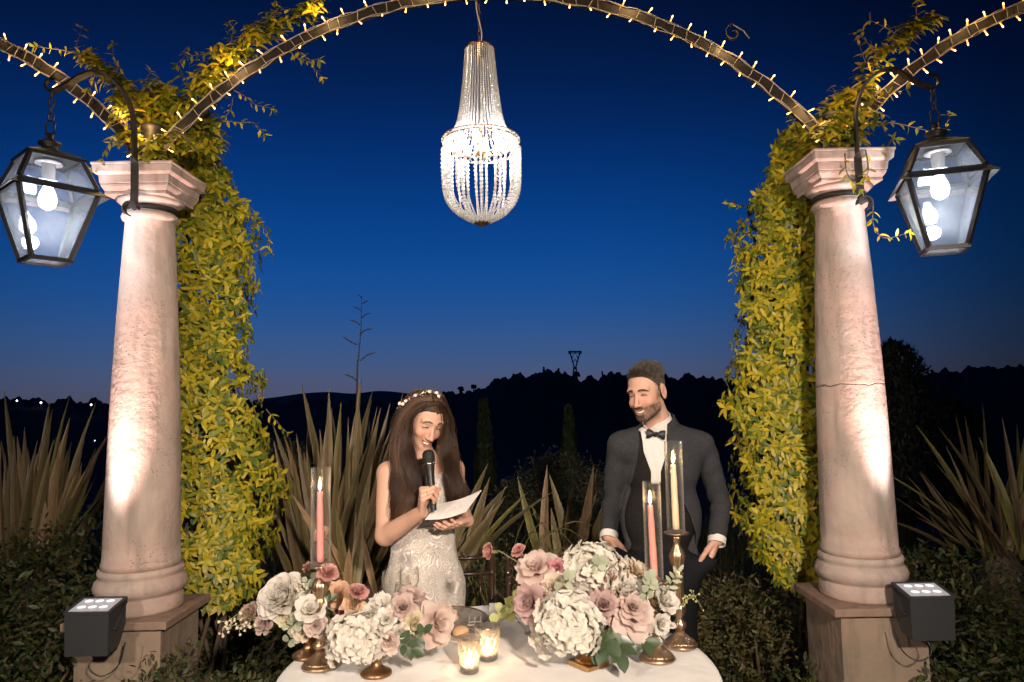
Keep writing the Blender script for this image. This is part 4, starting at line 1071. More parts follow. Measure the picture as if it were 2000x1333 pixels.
shrub('grey green olive bush left of the larger one, behind the card', 1030, 950, 9.0, (.42, .4, .42), 3000, .05, 32, pal=OL, name='olive_bush', grp='bushes in the middle distance')
shrub('dim olive bush behind the left shoulder of the man', 1160, 955, 8.5, (.35, .35, .5), 2500, .05, 33, pal=OL, name='olive_bush', grp='bushes in the middle distance')
shrub('dim bush behind the flax left of the woman, under the skyline', 545, 885, 8.5, (.34, .3, .45), 2400, .05, 34, pal=OL, name='olive_bush', grp='bushes in the middle distance')
shrub('low weedy bush behind the dark chairs between the couple', 985, 1075, 5.0, (.5, .35, .28), 2600, .028, 35, pal=[(.10, .11, .04), (.13, .12, .05), (.07, .08, .03)])

def tree(lab, px, pytop, pybase, wpx, Y, n, L, seed, pal, shape='cone', cat='tree', name='cypress_tree', grp='pointed cypresses in the dark valley'):
    rd = random.Random(seed); top = P(px, pytop, Y); g = gz(top[0], top[1]); w = wpx/FPX*Y/2; H = top[2]-g
    t = thing(name, lab, cat, (top[0], top[1], g), grp); b = MB()
    for _ in range(n):
        u = rd.random()**1.0; z = g+.08*H+u*H*.92; a = rd.uniform(0, 6.28)
        r = (w*(1-u)**.75*min(1, .6+u*3) if shape == 'cone' else w*math.sqrt(max(0.02, 1-(2*u-1)**2)))*(1+.13*math.sin(z*5+a*4)+.1*math.sin(z*13+a*3))*rd.uniform(.72, 1.05)
        p = Vector((top[0]+r*math.cos(a), top[1]+r*math.sin(a), z)); o = Vector((math.cos(a), math.sin(a), .3))
        d = Vector((rd.gauss(0, .35)+.3*o.x, rd.gauss(0, .35)+.3*o.y, 1 if shape == 'cone' else rd.gauss(0, 1)))
        M = np.array(leaf_mtx(p, d, o, L*rd.uniform(.6, 1.3))); v = LEAF3_V@M[:3, :3].T+M[:3, 3]; o_ = len(b.v)
        b.v += v.tolist(); b.f += [tuple(o_+i for i in f_) for f_ in LEAF3_F]; b.c += [rd.choice(pal)]*len(LEAF3_V)
    tag(b.build('crown', M_leafd, t, color=True), kind='stuff')
    b = MB(); b.tube([(top[0], top[1], g-.05), (top[0]+.02, top[1], g+H*.5), (top[0], top[1], g+H*.9)], [w*.22, w*.14, w*.03], 8)
    for i in range(8):
        z = g+H*(.2+.07*i); a = i*2.4; b.tube([(top[0], top[1], z), (top[0]+w*.6*math.cos(a), top[1]+w*.6*math.sin(a), z+w*.8)], [w*.06, w*.02], 5)
    b.build('trunk', M_stem, t)
CY_P = [(.08, .12, .05), (.06, .095, .04), (.10, .14, .06)]
tree('tall pointed cypress behind the card, nearer the woman', 945, 790, 960, 42, 17, 5200, .16, 41, CY_P)
tree('pointed cypress above the olive bush, nearer the man', 1110, 803, 880, 40, 18, 4200, .17, 42, CY_P)
tree('tall shadowy loose tree just right of the right column', 1745, 672, 1060, 150, 8.0, 6500, .075, 43, [(.03, .035, .02), (.045, .045, .03), (.02, .03, .018)], 'oval', name='shadowy_tree', grp='dark trees behind the right column')
tree('second shadowy tree further right behind the flax', 1850, 780, 1060, 150, 9.0, 4200, .08, 44, [(.03, .035, .02), (.04, .04, .025)], 'oval', name='shadowy_tree', grp='dark trees behind the right column')

# grass of the terrace edge
gb = MB(); rd = random.Random(5)
for _ in range(16000):
    x = rd.uniform(-5.2, 5.2); y = rd.uniform(3.4, 8.6)
    if rd.random() < (y-3.4)/9: continue
    h = rd.uniform(.06, .24)*(1.5 if abs(math.sin(x*3)+math.sin(y*4)) > 1.2 else 1); a = rd.uniform(0, 6.28); w = rd.uniform(.003, .006); bx, by = h*.5*math.cos(a), h*.5*math.sin(a); z = gz(x, y) if y > 8.5 else 0
    c = rd.choice([(.08, .10, .03), (.11, .11, .04), (.06, .08, .02), (.15, .12, .06)]); s, cc = w*math.sin(a), w*math.cos(a)
    gb.add([(x-s, y+cc, z), (x+s, y-cc, z), (x+bx*.4+s*.7, y+by*.4-cc*.7, z+h*.6), (x+bx*.4-s*.7, y+by*.4+cc*.7, z+h*.6), (x+bx, y+by, z+h)], [(0, 1, 2, 3), (3, 2, 4)], c)
tag(gb.build('grass', M_leafd, color=True), 'dim rough grass and weeds around the terrace', 'grass', kind='stuff')
# a few long arching dry grass stems behind the chairs
rd = random.Random(15); gs = P(975, 1170, 3.9); t = thing('dry_grass_tuft', 'tuft of long dry grass stems behind the dark chairs', 'grass', (gs[0], gs[1], 0))
for i in range(26):
    a = rd.uniform(-1.3, 1.3); L = rd.uniform(.5, .95); h = rd.uniform(.55, .95)
    q = [(gs[0]+.05*rd.gauss(0, 1), gs[1]+.08*rd.gauss(0, 1), 0), (gs[0]+L*.25*math.sin(a), gs[1]+rd.uniform(-.1, .1), h*.75), (gs[0]+L*.6*math.sin(a), gs[1]+rd.uniform(-.15, .15), h), (gs[0]+L*math.sin(a), gs[1]+rd.uniform(-.2, .2), h*.85)]
    b = MB(); b.tube(smoothpath(q, 5), [.0035]*8+[.0025]*7+[.001], 3, col=rd.choice([(.2, .17, .07), (.16, .14, .06), (.12, .13, .05)])); b.build('grass_stem', M_flax, t, color=True)
# ------------------------------------------------------------------ people
M_skin = mat('skin', (1, 1, 1), .54, attr=True, sss=.06, spec=.4, bump=(260, .25, .0012))
M_teeth = mat('teeth', (.82, .79, .72), .25)
M_hairF = mat('dark_brown_hair', (.055, .027, .015), .40, spec=.4)
M_hairM = mat('grizzled_brown_hair', (.050, .037, .028), .5, noise=(60, (.13, .11, .09), .45, .65))
M_hairbase = mat('hair_base', (.030, .016, .010), .7)

def bumps(q, c, s): return np.exp(-(((q-np.array(c))/np.array(s))**2).sum(1))

class Head:
    def __init__(s, c, R, sc, male):
        s.c = np.array(c); s.R = R; s.sc = sc; s.male = male
    def loc(s, p): return ((p-s.c)@s.R)/s.sc          # world -> head axes: x right of viewer, -y forward, z up
    def w(s, q): return s.R@(np.array(q, float)*s.sc)+s.c
    def sdf(s, p):
        q = s.loc(p); q = q.astype(np.float32); q[:, 1] *= -1   # +y is now forward
        m = s.male; xa = np.abs(q[:, 0]); a = q.copy(); a[:, 0] = xa
        d = ell(q, (0, -.012, .034), (.073, .094, .078))
        d = sm(d, ell(q, (0, .030, -.018), (.060 if m else .063, .060, .082)), .02)
        d = sm(d, ell(q, (0, .034, -.062), (.049 if m else .044, .048, .046)), .02)
        d = sm(d, cap(a, (.046 if m else .040, .012, -.068), (.016, .066, -.096), .013, .013), .022)   # jaw line
        d = sm(d, cap(q, (-.009, .074, -.100), (.009, .074, -.100), .013 if m else .011), .018)
        d = sm(d, cap(a, (.006, .086, .020 if m else .022), (.045, .070, .022), .008 if m else .006, .008), .014)   # brow
        d = smx(d, -cap(a, (.026, .099, -.001), (.036, .094, -.001), .0125, .012), .014)                 # socket
        d = sm(d, ell(a, (.031, .0720, -.002), (.0150, .0125, .0105)), .004)                            # lids over the eyeball
        d = sm(d, ell(a, (.035, .064, -.035), (.022, .021, .020)), .014)                                 # cheek raised by the smile
        d = smx(d, -cap(a, (.020, .0935, -.0045), (.040, .0825, -.0050), .0022), .004)                    # smiling eye slit
        d = smx(d, -cap(a, (.024, .100, -.046), (.032, .085, -.078), .0035), .008)                        # smile fold
        d = sm(d, cap(q, (0, .082, .010), (0, .106, -.034), .0070, .0085), .010)                          # nose bridge
        d = sm(d, ell(q, (0, .109, -.039), (.0105, .0115, .0095)), .007)
        d = sm(d, ell(a, (.0125, .0985, -.0425), (.0075, .0095, .0070)), .006)
        d = smx(d, -ell(a, (.0062, .1040, -.0500), (.0034, .0060, .0040)), .003)
        # lips around an open smile
        def mp(x, up, f=0.0):
            u = x/.033
            return (x, .0925+f-.0200*u*u, -.0710+.0165*u*u+up*(1-u*u))
        X = [-.033, -.0245, -.0125, 0, .0125, .0245, .033]
        lipU = [mp(x, .0050) for x in X]; lipL = [mp(x, -.0135) for x in X]; rU = [.0022, .0034, .0040, .0036, .0040, .0034, .0022]; rL = [.0022, .0040, .0050, .0054, .0050, .0040, .0022]
        d = sm(d, chain(q, lipU, rU), .004); d = sm(d, chain(q, lipL, rL), .004)
        cav = [mp(x*.92, -.0042, .004) for x in X]
        d = smx(d, -chain(q, cav, [.0012, .0046, .0062, .0066, .0062, .0046, .0012]), .0015)
        # ears
        ear = ell(a, (.0775, -.012, -.008), (.0085, .0200, .034)); ear = smx(ear, -ell(a, (.0865, -.006, -.004), (.0055, .0115, .021)), .004)
        d = sm(d, ear, .006)
        return d*s.sc
    def color(s, V, base):
        q = s.loc(V); q[:, 1] *= -1; xa = np.abs(q[:, 0]); a = q.copy(); a[:, 0] = xa; m = s.male
        C_ = np.tile(np.array(base), (len(V), 1))
        def blend(w, c):
            w = np.clip(w, 0, 1)[:, None]; C_[:] = C_*(1-w)+np.array(c)*w
        fr = np.clip((q[:, 1]-.03)/.03, 0, 1)
        blend(.45*bumps(a, (.040, .075, -.032), (.020, .03, .018)), (base[0], base[1]*.62, base[2]*.58))
        blend(.45*bumps(q, (0, .112, -.040), (.014, .02, .013)), (base[0], base[1]*.68, base[2]*.62))
        if m:
            jaw = np.clip((-.038-q[:, 2]-.10*np.clip(.045-q[:, 1], 0, 1))/.014, 0, 1)*np.clip((q[:, 2]+.135)/.02, 0, 1)*np.clip((q[:, 1]-(-.004))/.012, 0, 1)
            cheek = 1-.85*bumps(a, (.034, .072, -.045), (.021, .03, .018))
            st = jaw*cheek; st *= .78+.22*np.sin(q[:, 0]*900+q[:, 2]*1100)*np.sin(q[:, 2]*1300)
            side = np.clip((xa-.052)/.008, 0, 1)*np.clip((q[:, 2]+.06)/.03, 0, 1)*np.clip((.025-q[:, 2])/.03, 0, 1)*np.clip((q[:, 1]-.0)/.012, 0, 1)*np.clip((.040-q[:, 1])/.015, 0, 1)
            blend(.62*np.maximum(st, side*.7), (.10, .062, .040))
            blend(.8*bumps(a, (.012, .095, -.0585), (.018, .02, .0052)), (.075, .045, .03))    # moustache
            blend(.75*bumps(a, (.0, .085, -.092), (.020, .03, .012)), (.085, .052, .035))
        u = q[:, 0]/.033; ly = -.0710+.0165*u*u; inm = (xa < .034)*fr
        up = np.exp(-((q[:, 2]-(ly+.0058*(1-u*u)))/.0034)**2)*inm; lo = np.exp(-((q[:, 2]-(ly-.0145*(1-u*u)))/.0046)**2)*inm
        blend(.85*np.maximum(up, lo), (.42, .13, .11) if not m else (.40, .17, .14))
        cavity = (np.abs(q[:, 2]-(ly-.0042*(1-u*u))) < .0066*(1-u*u)+.0006)*(xa < .031)*(q[:, 1] < .0925-.0200*u*u)*(q[:, 1] > .05)
        blend(cavity*1.0, (.05, .012, .012))
        # brows, lashes and the dark slit of the laughing eyes
        bx = (xa-.030)/.019; bz = (.0160 if m else .0205)+.0045*(1-bx*bx)-(.0 if m else -.001)-.0025*bx
        blend((.92 if m else .8)*np.exp(-((q[:, 2]-bz)/(.0042 if m else .0030))**2)*np.clip((1.05-np.abs(bx))*4, 0, 1)*fr, (.05, .032, .022) if m else (.075, .040, .025))
        ex = (xa-.0305)/.0135; ez = -.0035+.0035*(1-ex*ex)
        blend(1.0*np.exp(-((q[:, 2]-ez)/.0019)**2)*np.clip((1.08-np.abs(ex))*6, 0, 1)*fr, (.020, .012, .010))
        blend(.5*np.exp(-((q[:, 2]-ez-.0055)/.0035)**2)*np.clip((1.1-np.abs(ex))*5, 0, 1)*fr, (base[0]*.5, base[1]*.40, base[2]*.38))
        blend(.45*np.exp(-((q[:, 2]-ez+.0030)/.0018)**2)*np.clip((.9-np.abs(ex))*5, 0, 1)*fr, (.55, .48, .42))
        if m: blend(1.0*np.exp(-(((xa-.029)/.004)**2+((q[:, 2]-ez+.0022)/.0022)**2))*fr, (.025, .018, .014))
        blend(.5*bumps(a, (.0068, .104, -.050), (.0036, .008, .0034)), (.15, .06, .045))
        blend(.35*bumps(a, (.080, -.004, -.002), (.01, .012, .02)), (base[0]*.9, base[1]*.5, base[2]*.45))
        mot = vnoise(q, 140, 1)*.5+vnoise(q, 420, 2)*.5+.6*vnoise(q, 900, 3); C_ *= (1+.055*mot)[:, None]; C_[:, 1:] *= (1-.03*mot)[:, None]
        return C_
    def teeth(s, t):
        b = MB(); N = 8; hw = .0280
        for i in range(N):       # upper teeth, each its own little block in the arch
            x0 = -hw+2*hw*i/N; x1 = x0+2*hw/N*.95; v = []
            xm = (x0+x1)/2; um = xm/.033; hgt = .0080*(1-.35*um*um)*(1.08 if i in (3, 4) else 1)
            for x in (x0, x1):
                u = x/.033; y = .0905-.0200*u*u; z = -.0710+.0165*u*u+.0030*(1-u*u)
                v += [(x, y, z), (x, y+.0006, z-hgt), (x, y-.004, z-hgt), (x, y-.004, z)]
            b.add([s.w((p[0], -p[1], p[2])) for p in v], [(0, 1, 5, 4), (1, 2, 6, 5), (0, 4, 7, 3), (0, 3, 2, 1), (4, 5, 6, 7), (3, 7, 6, 2)])
        return b.build('teeth', M_teeth, t, smooth=False)

def face_hair(H, t, brow_w, brow_c, seed, bz0=.0225):
    rng = np.random.default_rng(seed)
    def surf(x, z):
        y = np.linspace(.05, .125, 120).astype(np.float32); q = np.stack([np.full(120, x), -y, np.full(120, z)], 1)
        w = (q*H.sc)@H.R.T+H.c; d = H.sdf(w.astype(np.float32)); k = np.where(d < 0)[0]; return float(y[k[-1]]) if len(k) else .07
    S_ = []
    for sd in (-1, 1):
        for _ in range(170):
            u = rng.uniform(-1, 1); x = .030+.019*u; bz = bz0+.0045*(1-u*u)-.0028*u+rng.normal(0, brow_w*(1-.45*(u+1)/2)); y = surf(sd*x, bz)
            a = np.array([sd*x, -(y+.0002), bz]); dr = np.array([sd*.9, -.25, .35-.5*u]); dr /= np.linalg.norm(dr); L = rng.uniform(.004, .006)
            S_.append([H.w(a), H.w(a+dr*L*.5), H.w(a+dr*L+np.array([0, .0006, 0]))])
    hair_curves('eyebrows', np.array(S_), .00042, brow_c, t)
    for sd in (-1, 1):
        b = MB(); q = []; q2 = []
        for u in np.linspace(-1, 1, 11):
            x = .0305+.0135*u; z = -.0030+.0042*(1-u*u)-.0012*u; y = surf(sd*x, z); q.append(H.w((sd*x, -(y+.0003), z)))
        b.tube(q, [.0006, .0013, .0018, .0021, .0022, .0022, .0022, .0021, .0018, .0015, .0008], 5); b.build('eyelashes', brow_c, t)
def hand_prims(wr, d, n, idx, sc, curls, thumb, flare=.14):
    """capsules of a hand. wr wrist, d towards the knuckles, n out of the palm, idx towards the index side.
    curls: for each finger index..little three bend angles (degrees) towards n; thumb: list of 3 directions as (d, n, idx) weights"""
    wr = np.array(wr, float); d = np.array(d, float); d /= np.linalg.norm(d); n = np.array(n, float); n -= d*(n@d); n /= np.linalg.norm(n)
    s_ = np.cross(d, n); s_ *= np.sign(s_@np.array(idx, float)) or 1
    pr = []
    offs = [.030, .010, -.010, -.028]; Lb = [.088, .091, .086, .078]
    for o, L in zip(offs, Lb):
        a = wr+s_*o*.55*sc+d*.012*sc; b = wr+d*L*sc+s_*o*sc+n*(-.004*sc)
        pr.append((a, b, .0135*sc, .0115*sc))
    pr.append((wr+d*.03*sc, wr+d*.065*sc, .018*sc, .018*sc))
    fl = [(.043, .026, .020), (.047, .029, .021), (.044, .027, .021), (.034, .020, .018)]; fr_ = [.0088, .0090, .0086, .0076]
    tips = []
    for i in range(4):
        p = wr+d*Lb[i]*sc+s_*offs[i]*sc+n*(-.004*sc); ang = 0; fd = d+s_*(offs[i]*flare*20*.05)
        for j in range(3):
            ang += math.radians(curls[i][j]); v = d*math.cos(ang)+n*math.sin(ang)+s_*(offs[i]*flare/.03*.3)*math.cos(ang); v /= np.linalg.norm(v)
            q = p+v*fl[i][j]*sc; r0 = fr_[i]*sc*(1-.09*j); pr.append((p, q, r0, r0*.90)); p = q
        tips.append((p, v, r0))
    p = wr+s_*.022*sc+d*.016*sc+n*.008*sc; tl = [.046, .034, .027]; trr = [.0135, .0108, .0098]
    for j in range(3):
        v = d*thumb[j][0]+n*thumb[j][1]+s_*thumb[j][2]; v = v/np.linalg.norm(v); q = p+v*tl[j]*sc
        pr.append((p, q, trr[j]*sc, trr[j]*sc*.88)); p = q
    tips.append((p, v, trr[2]*sc*.88))
    return pr, tips
def prims_sdf(p, pr, k):
    d = None
    for a, b, ra, rb in pr:
        e = cap(p, a, b, ra, rb); d = e if d is None else sm(d, e, k)
    return d
M_nail = mat('pale_nail', (.75, .60, .55), .2, spec=.6)

# ---------------- the woman
WB = P(828, 1130, 3.10); WB[2] = 0
bride = thing('person', 'laughing woman with long brown hair in a white lace dress, speaking into a microphone', 'person', WB)
HB = Head(P(831, 817, 3.05), rot3(10, 35, 25), .99, False)
SK1 = (.60, .355, .255)
neckT = HB.w((0, .022, -.065)); neckB = P(823, 903, 3.075)
RS = P(760, 925, 3.05); LS = P(885, 918, 3.13); ELR = P(753, 1046, 2.965); WRR = P(823, 1001, 2.815)
ELL = P(897, 985, 3.17); WRL = P(914, 1018, 2.98)
mic_top = P(837, 890, 2.83); mic_bot = P(847, 998, 2.795)
mic_ax = (mic_top-mic_bot)/np.linalg.norm(mic_top-mic_bot)
dK = np.array([.16, -.42, .85]); 
handR, tipsR = hand_prims(WRR, dK, (1.0, .22, .0), (0.1, -.1, 1), .97, [(72, 78, 30), (66, 80, 34), (62, 82, 34), (56, 80, 36)], [(.55, .45, .75), (.30, .9, .7), (.1, 1, .5)], .05)
handL, tipsL = hand_prims(WRL, (-.62, -.78, -.02), (-.25, .30, .85), (-.6, .5, .2), .92, [(4, 22, 14), (4, 26, 16), (6, 30, 18), (10, 34, 20)], [(.45, .9, .55), (.85, .35, .25), (.95, -.25, .1)], .12)
def b_body(p):
    d = cap(p, neckT, neckB, .048, .050)
    d = sm(d, cap(p, neckB, RS, .040, .046), .05); d = sm(d, cap(p, neckB, LS, .040, .046), .05)
    d = sm(d, ell(p, P(820, 960, 3.10), (.130, .090, .150)), .05)
    for c in (P(797, 968, 3.01), P(849, 966, 3.03)): d = sm(d, ell(p, c, (.054, .054, .056)), .035)
    d = sm(d, ell(p, P(826, 1035, 3.12), (.130, .090, .16)), .07)
    d = sm(d, ell(p, P(829, 1145, 3.13), (.160, .118, .19)), .08)
    arm = chain(p, [RS, RS*.5+ELR*.5, ELR], [.050, .047, .040]); arm = sm(arm, chain(p, [ELR, ELR*.72+WRR*.28+np.array([0, 0, -.002]), WRR], [.040, .040, .0255]), .018)
    d = sm(d, arm, .022)
    arm = chain(p, [LS, LS*.5+ELL*.5, ELL], [.046, .042, .037]); arm = sm(arm, chain(p, [ELL, WRL], [.036, .0245]), .018)
    d = sm(d, arm, .022)
    for s_ in (-1, 1):
        h = P(829, 1150, 3.13)+np.array([s_*.08, 0, -.04]); d = sm(d, chain(p, [h, h*[1, 1, 0]+[0, 0, .50], h*[1, 1, 0]+[0, .01, .09], h*[1, 1, 0]+[s_*.02, -.10, .04]], [.085, .055, .036, .03]), .03)
    return d
def b_all(p):
    d = b_body(p); d = sm(d, HB.sdf(p), .018)
    d = sm(d, prims_sdf(p, handR, .006), .006); return sm(d, prims_sdf(p, handL, .006), .006)
def colB(V):
    C_ = HB.color(V, SK1); far = np.linalg.norm(V-HB.c, axis=1) > .17; C_[far] = SK1
    for tp, r_ in [(handR, 1), (handL, 1)]:
        pts = np.array([q[1] for q in tp[5:]])
        dd = np.min(np.linalg.norm(V[:, None]-pts[None], axis=2), axis=1); w = (.35*np.exp(-(dd/.012)**2))[:, None]; C_ = C_*(1-w)+np.array((.58, .27, .20))*w
    return C_
parts = []
zc = float(neckT[2])-.005
hl = HB.c-.17; hh = HB.c+.17
parts.append(sdf_mesh(b_all, (hl[0], hl[1], zc-.02), hh, .0015, colB))
hc_ = WRR+np.array([.03, -.03, .05]); hc2 = WRL+np.array([-.05, -.07, .01])
nob = lambda c, r: (lambda p: r-np.linalg.norm(p-np.asarray(c, np.float32), axis=1))
parts.append(sdf_mesh(lambda p: np.maximum(np.maximum(b_all(p), nob(hc_, .086)(p)), nob(hc2, .086)(p)), (WB[0]-.33, WB[1]-.40, .0), (WB[0]+.33, WB[1]+.22, zc-.018), .0055, colB))
def hsoft(p, c, r): return .0008*np.clip((np.linalg.norm(p-np.asarray(c, np.float32), axis=1)-(r-.035))/.03, 0, 1)-.0003
parts.append(sdf_mesh(lambda p: np.maximum(b_all(p)+hsoft(p, hc_, .105), np.linalg.norm(p-np.asarray(hc_, np.float32), axis=1)-.105), hc_-.11, hc_+.11, .0021, colB))
parts.append(sdf_mesh(lambda p: np.maximum(b_all(p)+hsoft(p, hc2, .105), np.linalg.norm(p-np.asarray(hc2, np.float32), axis=1)-.105), hc2-.11, hc2+.11, .0021, colB))
link_np('body', parts, M_skin, bride)
HB.teeth(bride)
M_browF = mat('dark_brown_brow', (.045, .024, .015), .6); face_hair(HB, bride, .0013, M_browF, 1)
def nails(t, tips, palm_n, sc=1.0):
    for p, v, r in tips:
        n_ = -np.array(palm_n, float); n_ -= v*(n_@v); n_ /= np.linalg.norm(n_)+1e-9; x = np.cross(v, n_)
        c = p+n_*r*.86+v*r*.15; b = MB(); w = r*.62; l = r*.85
        b.add([c-x*w-v*l-n_*r*.15, c-v*l, c+x*w-v*l-n_*r*.15, c-x*w+v*l*.5-n_*r*.25, c+v*l-n_*r*.10, c+x*w+v*l*.5-n_*r*.25], [(0, 1, 4, 3), (1, 2, 5, 4)])
        b.build('fingernail', M_nail, t)
nails(bride, tipsL, (-.25, .30, .85))

# lace dress
def lace_mat():
    mt = bpy.data.materials.new('ivory_lace_over_nude'); mt.use_nodes = True; t = mt.node_tree; L = t.links; b = t.nodes['Principled BSDF']; b.inputs['Roughness'].default_value = .75
    tc_ = t.nodes.new('ShaderNodeTexCoord'); n = t.nodes.new('ShaderNodeTexNoise'); n.inputs['Scale'].default_value = 7; n.inputs['Detail'].default_value = 1
    L.new(tc_.outputs['Object'], n.inputs['Vector'])
    va = t.nodes.new('ShaderNodeVectorMath'); va.operation = 'MULTIPLY_ADD'; va.inputs[1].default_value = (.22, .22, .22); L.new(n.outputs['Color'], va.inputs[0]); L.new(tc_.outputs['Object'], va.inputs[2])
    def rings(sc, lo, hi):
        v = t.nodes.new('ShaderNodeTexVoronoi'); v.inputs['Scale'].default_value = sc; v.feature = 'F1'; L.new(va.outputs[0], v.inputs['Vector'])
        m_ = t.nodes.new('ShaderNodeMath'); m_.operation = 'MULTIPLY'; m_.inputs[1].default_value = 5.2*2; L.new(v.outputs['Distance'], m_.inputs[0])
        s_ = t.nodes.new('ShaderNodeMath'); s_.operation = 'SINE'; mm = t.nodes.new('ShaderNodeMath'); mm.operation = 'MULTIPLY'; mm.inputs[1].default_value = 2.2; L.new(m_.outputs[0], mm.inputs[0]); L.new(mm.outputs[0], s_.inputs[0])
        r = t.nodes.new('ShaderNodeValToRGB'); r.color_ramp.elements[0].position = lo; r.color_ramp.elements[1].position = hi; L.new(s_.outputs[0], r.inputs[0]); return r.outputs[0]
    a = rings(27, .2, .9); c = rings(52, .5, 1.0)
    e = t.nodes.new('ShaderNodeTexVoronoi'); e.feature = 'DISTANCE_TO_EDGE'; e.inputs['Scale'].default_value = 210; L.new(tc_.outputs['Object'], e.inputs['Vector'])
    mesh = t.nodes.new('ShaderNodeMath'); mesh.operation = 'LESS_THAN'; mesh.inputs[1].default_value = .07; L.new(e.outputs['Distance'], mesh.inputs[0])
    me2 = t.nodes.new('ShaderNodeMath'); me2.operation = 'MULTIPLY'; me2.inputs[1].default_value = .3; L.new(mesh.outputs[0], me2.inputs[0])
    mx = t.nodes.new('ShaderNodeMath'); mx.operation = 'MAXIMUM'; L.new(a, mx.inputs[0]); L.new(c, mx.inputs[1])
    mx2 = t.nodes.new('ShaderNodeMath'); mx2.operation = 'MAXIMUM'; L.new(mx.outputs[0], mx2.inputs[0]); L.new(me2.outputs[0], mx2.inputs[1])
    cm = t.nodes.new('ShaderNodeMix'); cm.data_type = 'RGBA'; cm.inputs[6].default_value = (.64, .55, .47, 1); cm.inputs[7].default_value = (.86, .82, .77, 1); L.new(mx2.outputs[0], cm.inputs[0]); L.new(cm.outputs[2], b.inputs['Base Color'])
    bp = t.nodes.new('ShaderNodeBump'); bp.inputs['Strength'].default_value = .9; bp.inputs['Distance'].default_value = .003; L.new(mx2.outputs[0], bp.inputs['Height']); L.new(bp.outputs[0], b.inputs['Normal'])
    return mt
M_lace = lace_mat()
hipc = P(829, 1130, 3.13)
def dress(p):
    d = ell(p, P(820, 960, 3.10), (.133, .093, .150))
    for c in (P(797, 968, 3.01), P(849, 966, 3.03)): d = sm(d, ell(p, c, (.058, .058, .060)), .04)
    d = sm(d, ell(p, P(826, 1035, 3.12), (.134, .095, .16)), .07); d = sm(d, ell(p, hipc-np.array([0, 0, .04]), (.166, .124, .20)), .09)
    hz = hipc-[0, 0, .05]
    sk = chain(p*[1, 1.0, 1], [hz, [hipc[0], hipc[1], .55], [hipc[0]+.0, hipc[1], .30], [hipc[0]+.0, hipc[1]+.02, .0]], [.158, .158, .18, .30])
    sk = sk+.010*np.clip((hipc[2]-p[:, 2])/.4, 0, 1)*np.sin(np.arctan2(p[:, 0]-hipc[0], p[:, 1]-hipc[1])*14).astype(np.float32)
    d = sm(d, sk, .04)
    d = d-.005-.0012*vnoise(p, 60, 2)
    neck = p[:, 2]-(float(P(820, 935, 3.0)[2])+np.minimum(np.abs(p[:, 0]-float(P(823, 950, 3.0)[0]))*.75, .055))
    d = np.maximum(d, neck)
    st = np.minimum(chain(p, [P(783, 945, 3.0), P(778, 912, 3.03), P(780, 903, 3.10)], [.007, .006, .006]), chain(p, [P(862, 940, 3.02), P(868, 908, 3.07), P(866, 900, 3.12)], [.007, .006, .006]))
    return np.minimum(sm(d, st, .006), 10)
link_np('dress', [sdf_mesh(dress, (WB[0]-.34, WB[1]-.32, .005), (WB[0]+.34, WB[1]+.36, 1.36), .0055)], M_lace, bride)

# hair: a dark inner volume and several thousand strands laid along guides
def GP(l): return np.array(smoothpath([P(*q) for q in l], 6))
part_ = (841, 768, 3.02)
sheets_L = [[(846, 793, 2.945), (826, 797, 2.945), (802, 822, 2.955), (795, 862, 2.975), (808, 900, 2.955), (817, 945, 2.925), (824, 985, 2.925), (812, 1018, 2.93)],
            [(845, 783, 2.955), (818, 787, 2.955), (790, 820, 2.965), (783, 872, 2.965), (792, 925, 2.935), (802, 972, 2.915), (795, 1012, 2.92), (786, 1030, 2.93)],
            [(843, 771, 2.985), (810, 776, 2.975), (782, 815, 2.985), (774, 875, 2.985), (776, 930, 2.96), (781, 978, 2.93), (776, 1010, 2.925), (766, 1018, 2.93)],
            [(840, 763, 3.03), (806, 766, 3.03), (781, 804, 3.07), (774, 868, 3.09), (770, 920, 3.08), (774, 968, 3.07), (777, 998, 3.05), (774, 1012, 3.05)],
            [(838, 762, 3.09), (812, 765, 3.12), (788, 803, 3.16), (780, 868, 3.19), (780, 920, 3.20), (791, 960, 3.21), (796, 990, 3.21), (798, 1010, 3.20)]]
sheets_R = [[(848, 792, 2.945), (858, 795, 2.960), (868, 815, 3.005), (872, 850, 3.035), (868, 885, 3.02), (870, 920, 2.985), (881, 955, 2.975), (888, 985, 2.975)],
            [(847, 781, 2.960), (861, 785, 2.985), (873, 813, 3.03), (877, 858, 3.05), (876, 893, 3.03), (884, 930, 3.00), (895, 965, 3.00), (898, 992, 3.01)],
            [(845, 769, 2.995), (863, 776, 3.03), (873, 812, 3.07), (876, 862, 3.09), (882, 900, 3.07), (891, 935, 3.06), (898, 965, 3.06), (899, 985, 3.06)],
            [(842, 763, 3.06), (862, 772, 3.10), (871, 812, 3.14), (871, 862, 3.17), (873, 900, 3.18), (878, 930, 3.19), (881, 955, 3.19), (879, 975, 3.19)]]
SH = []
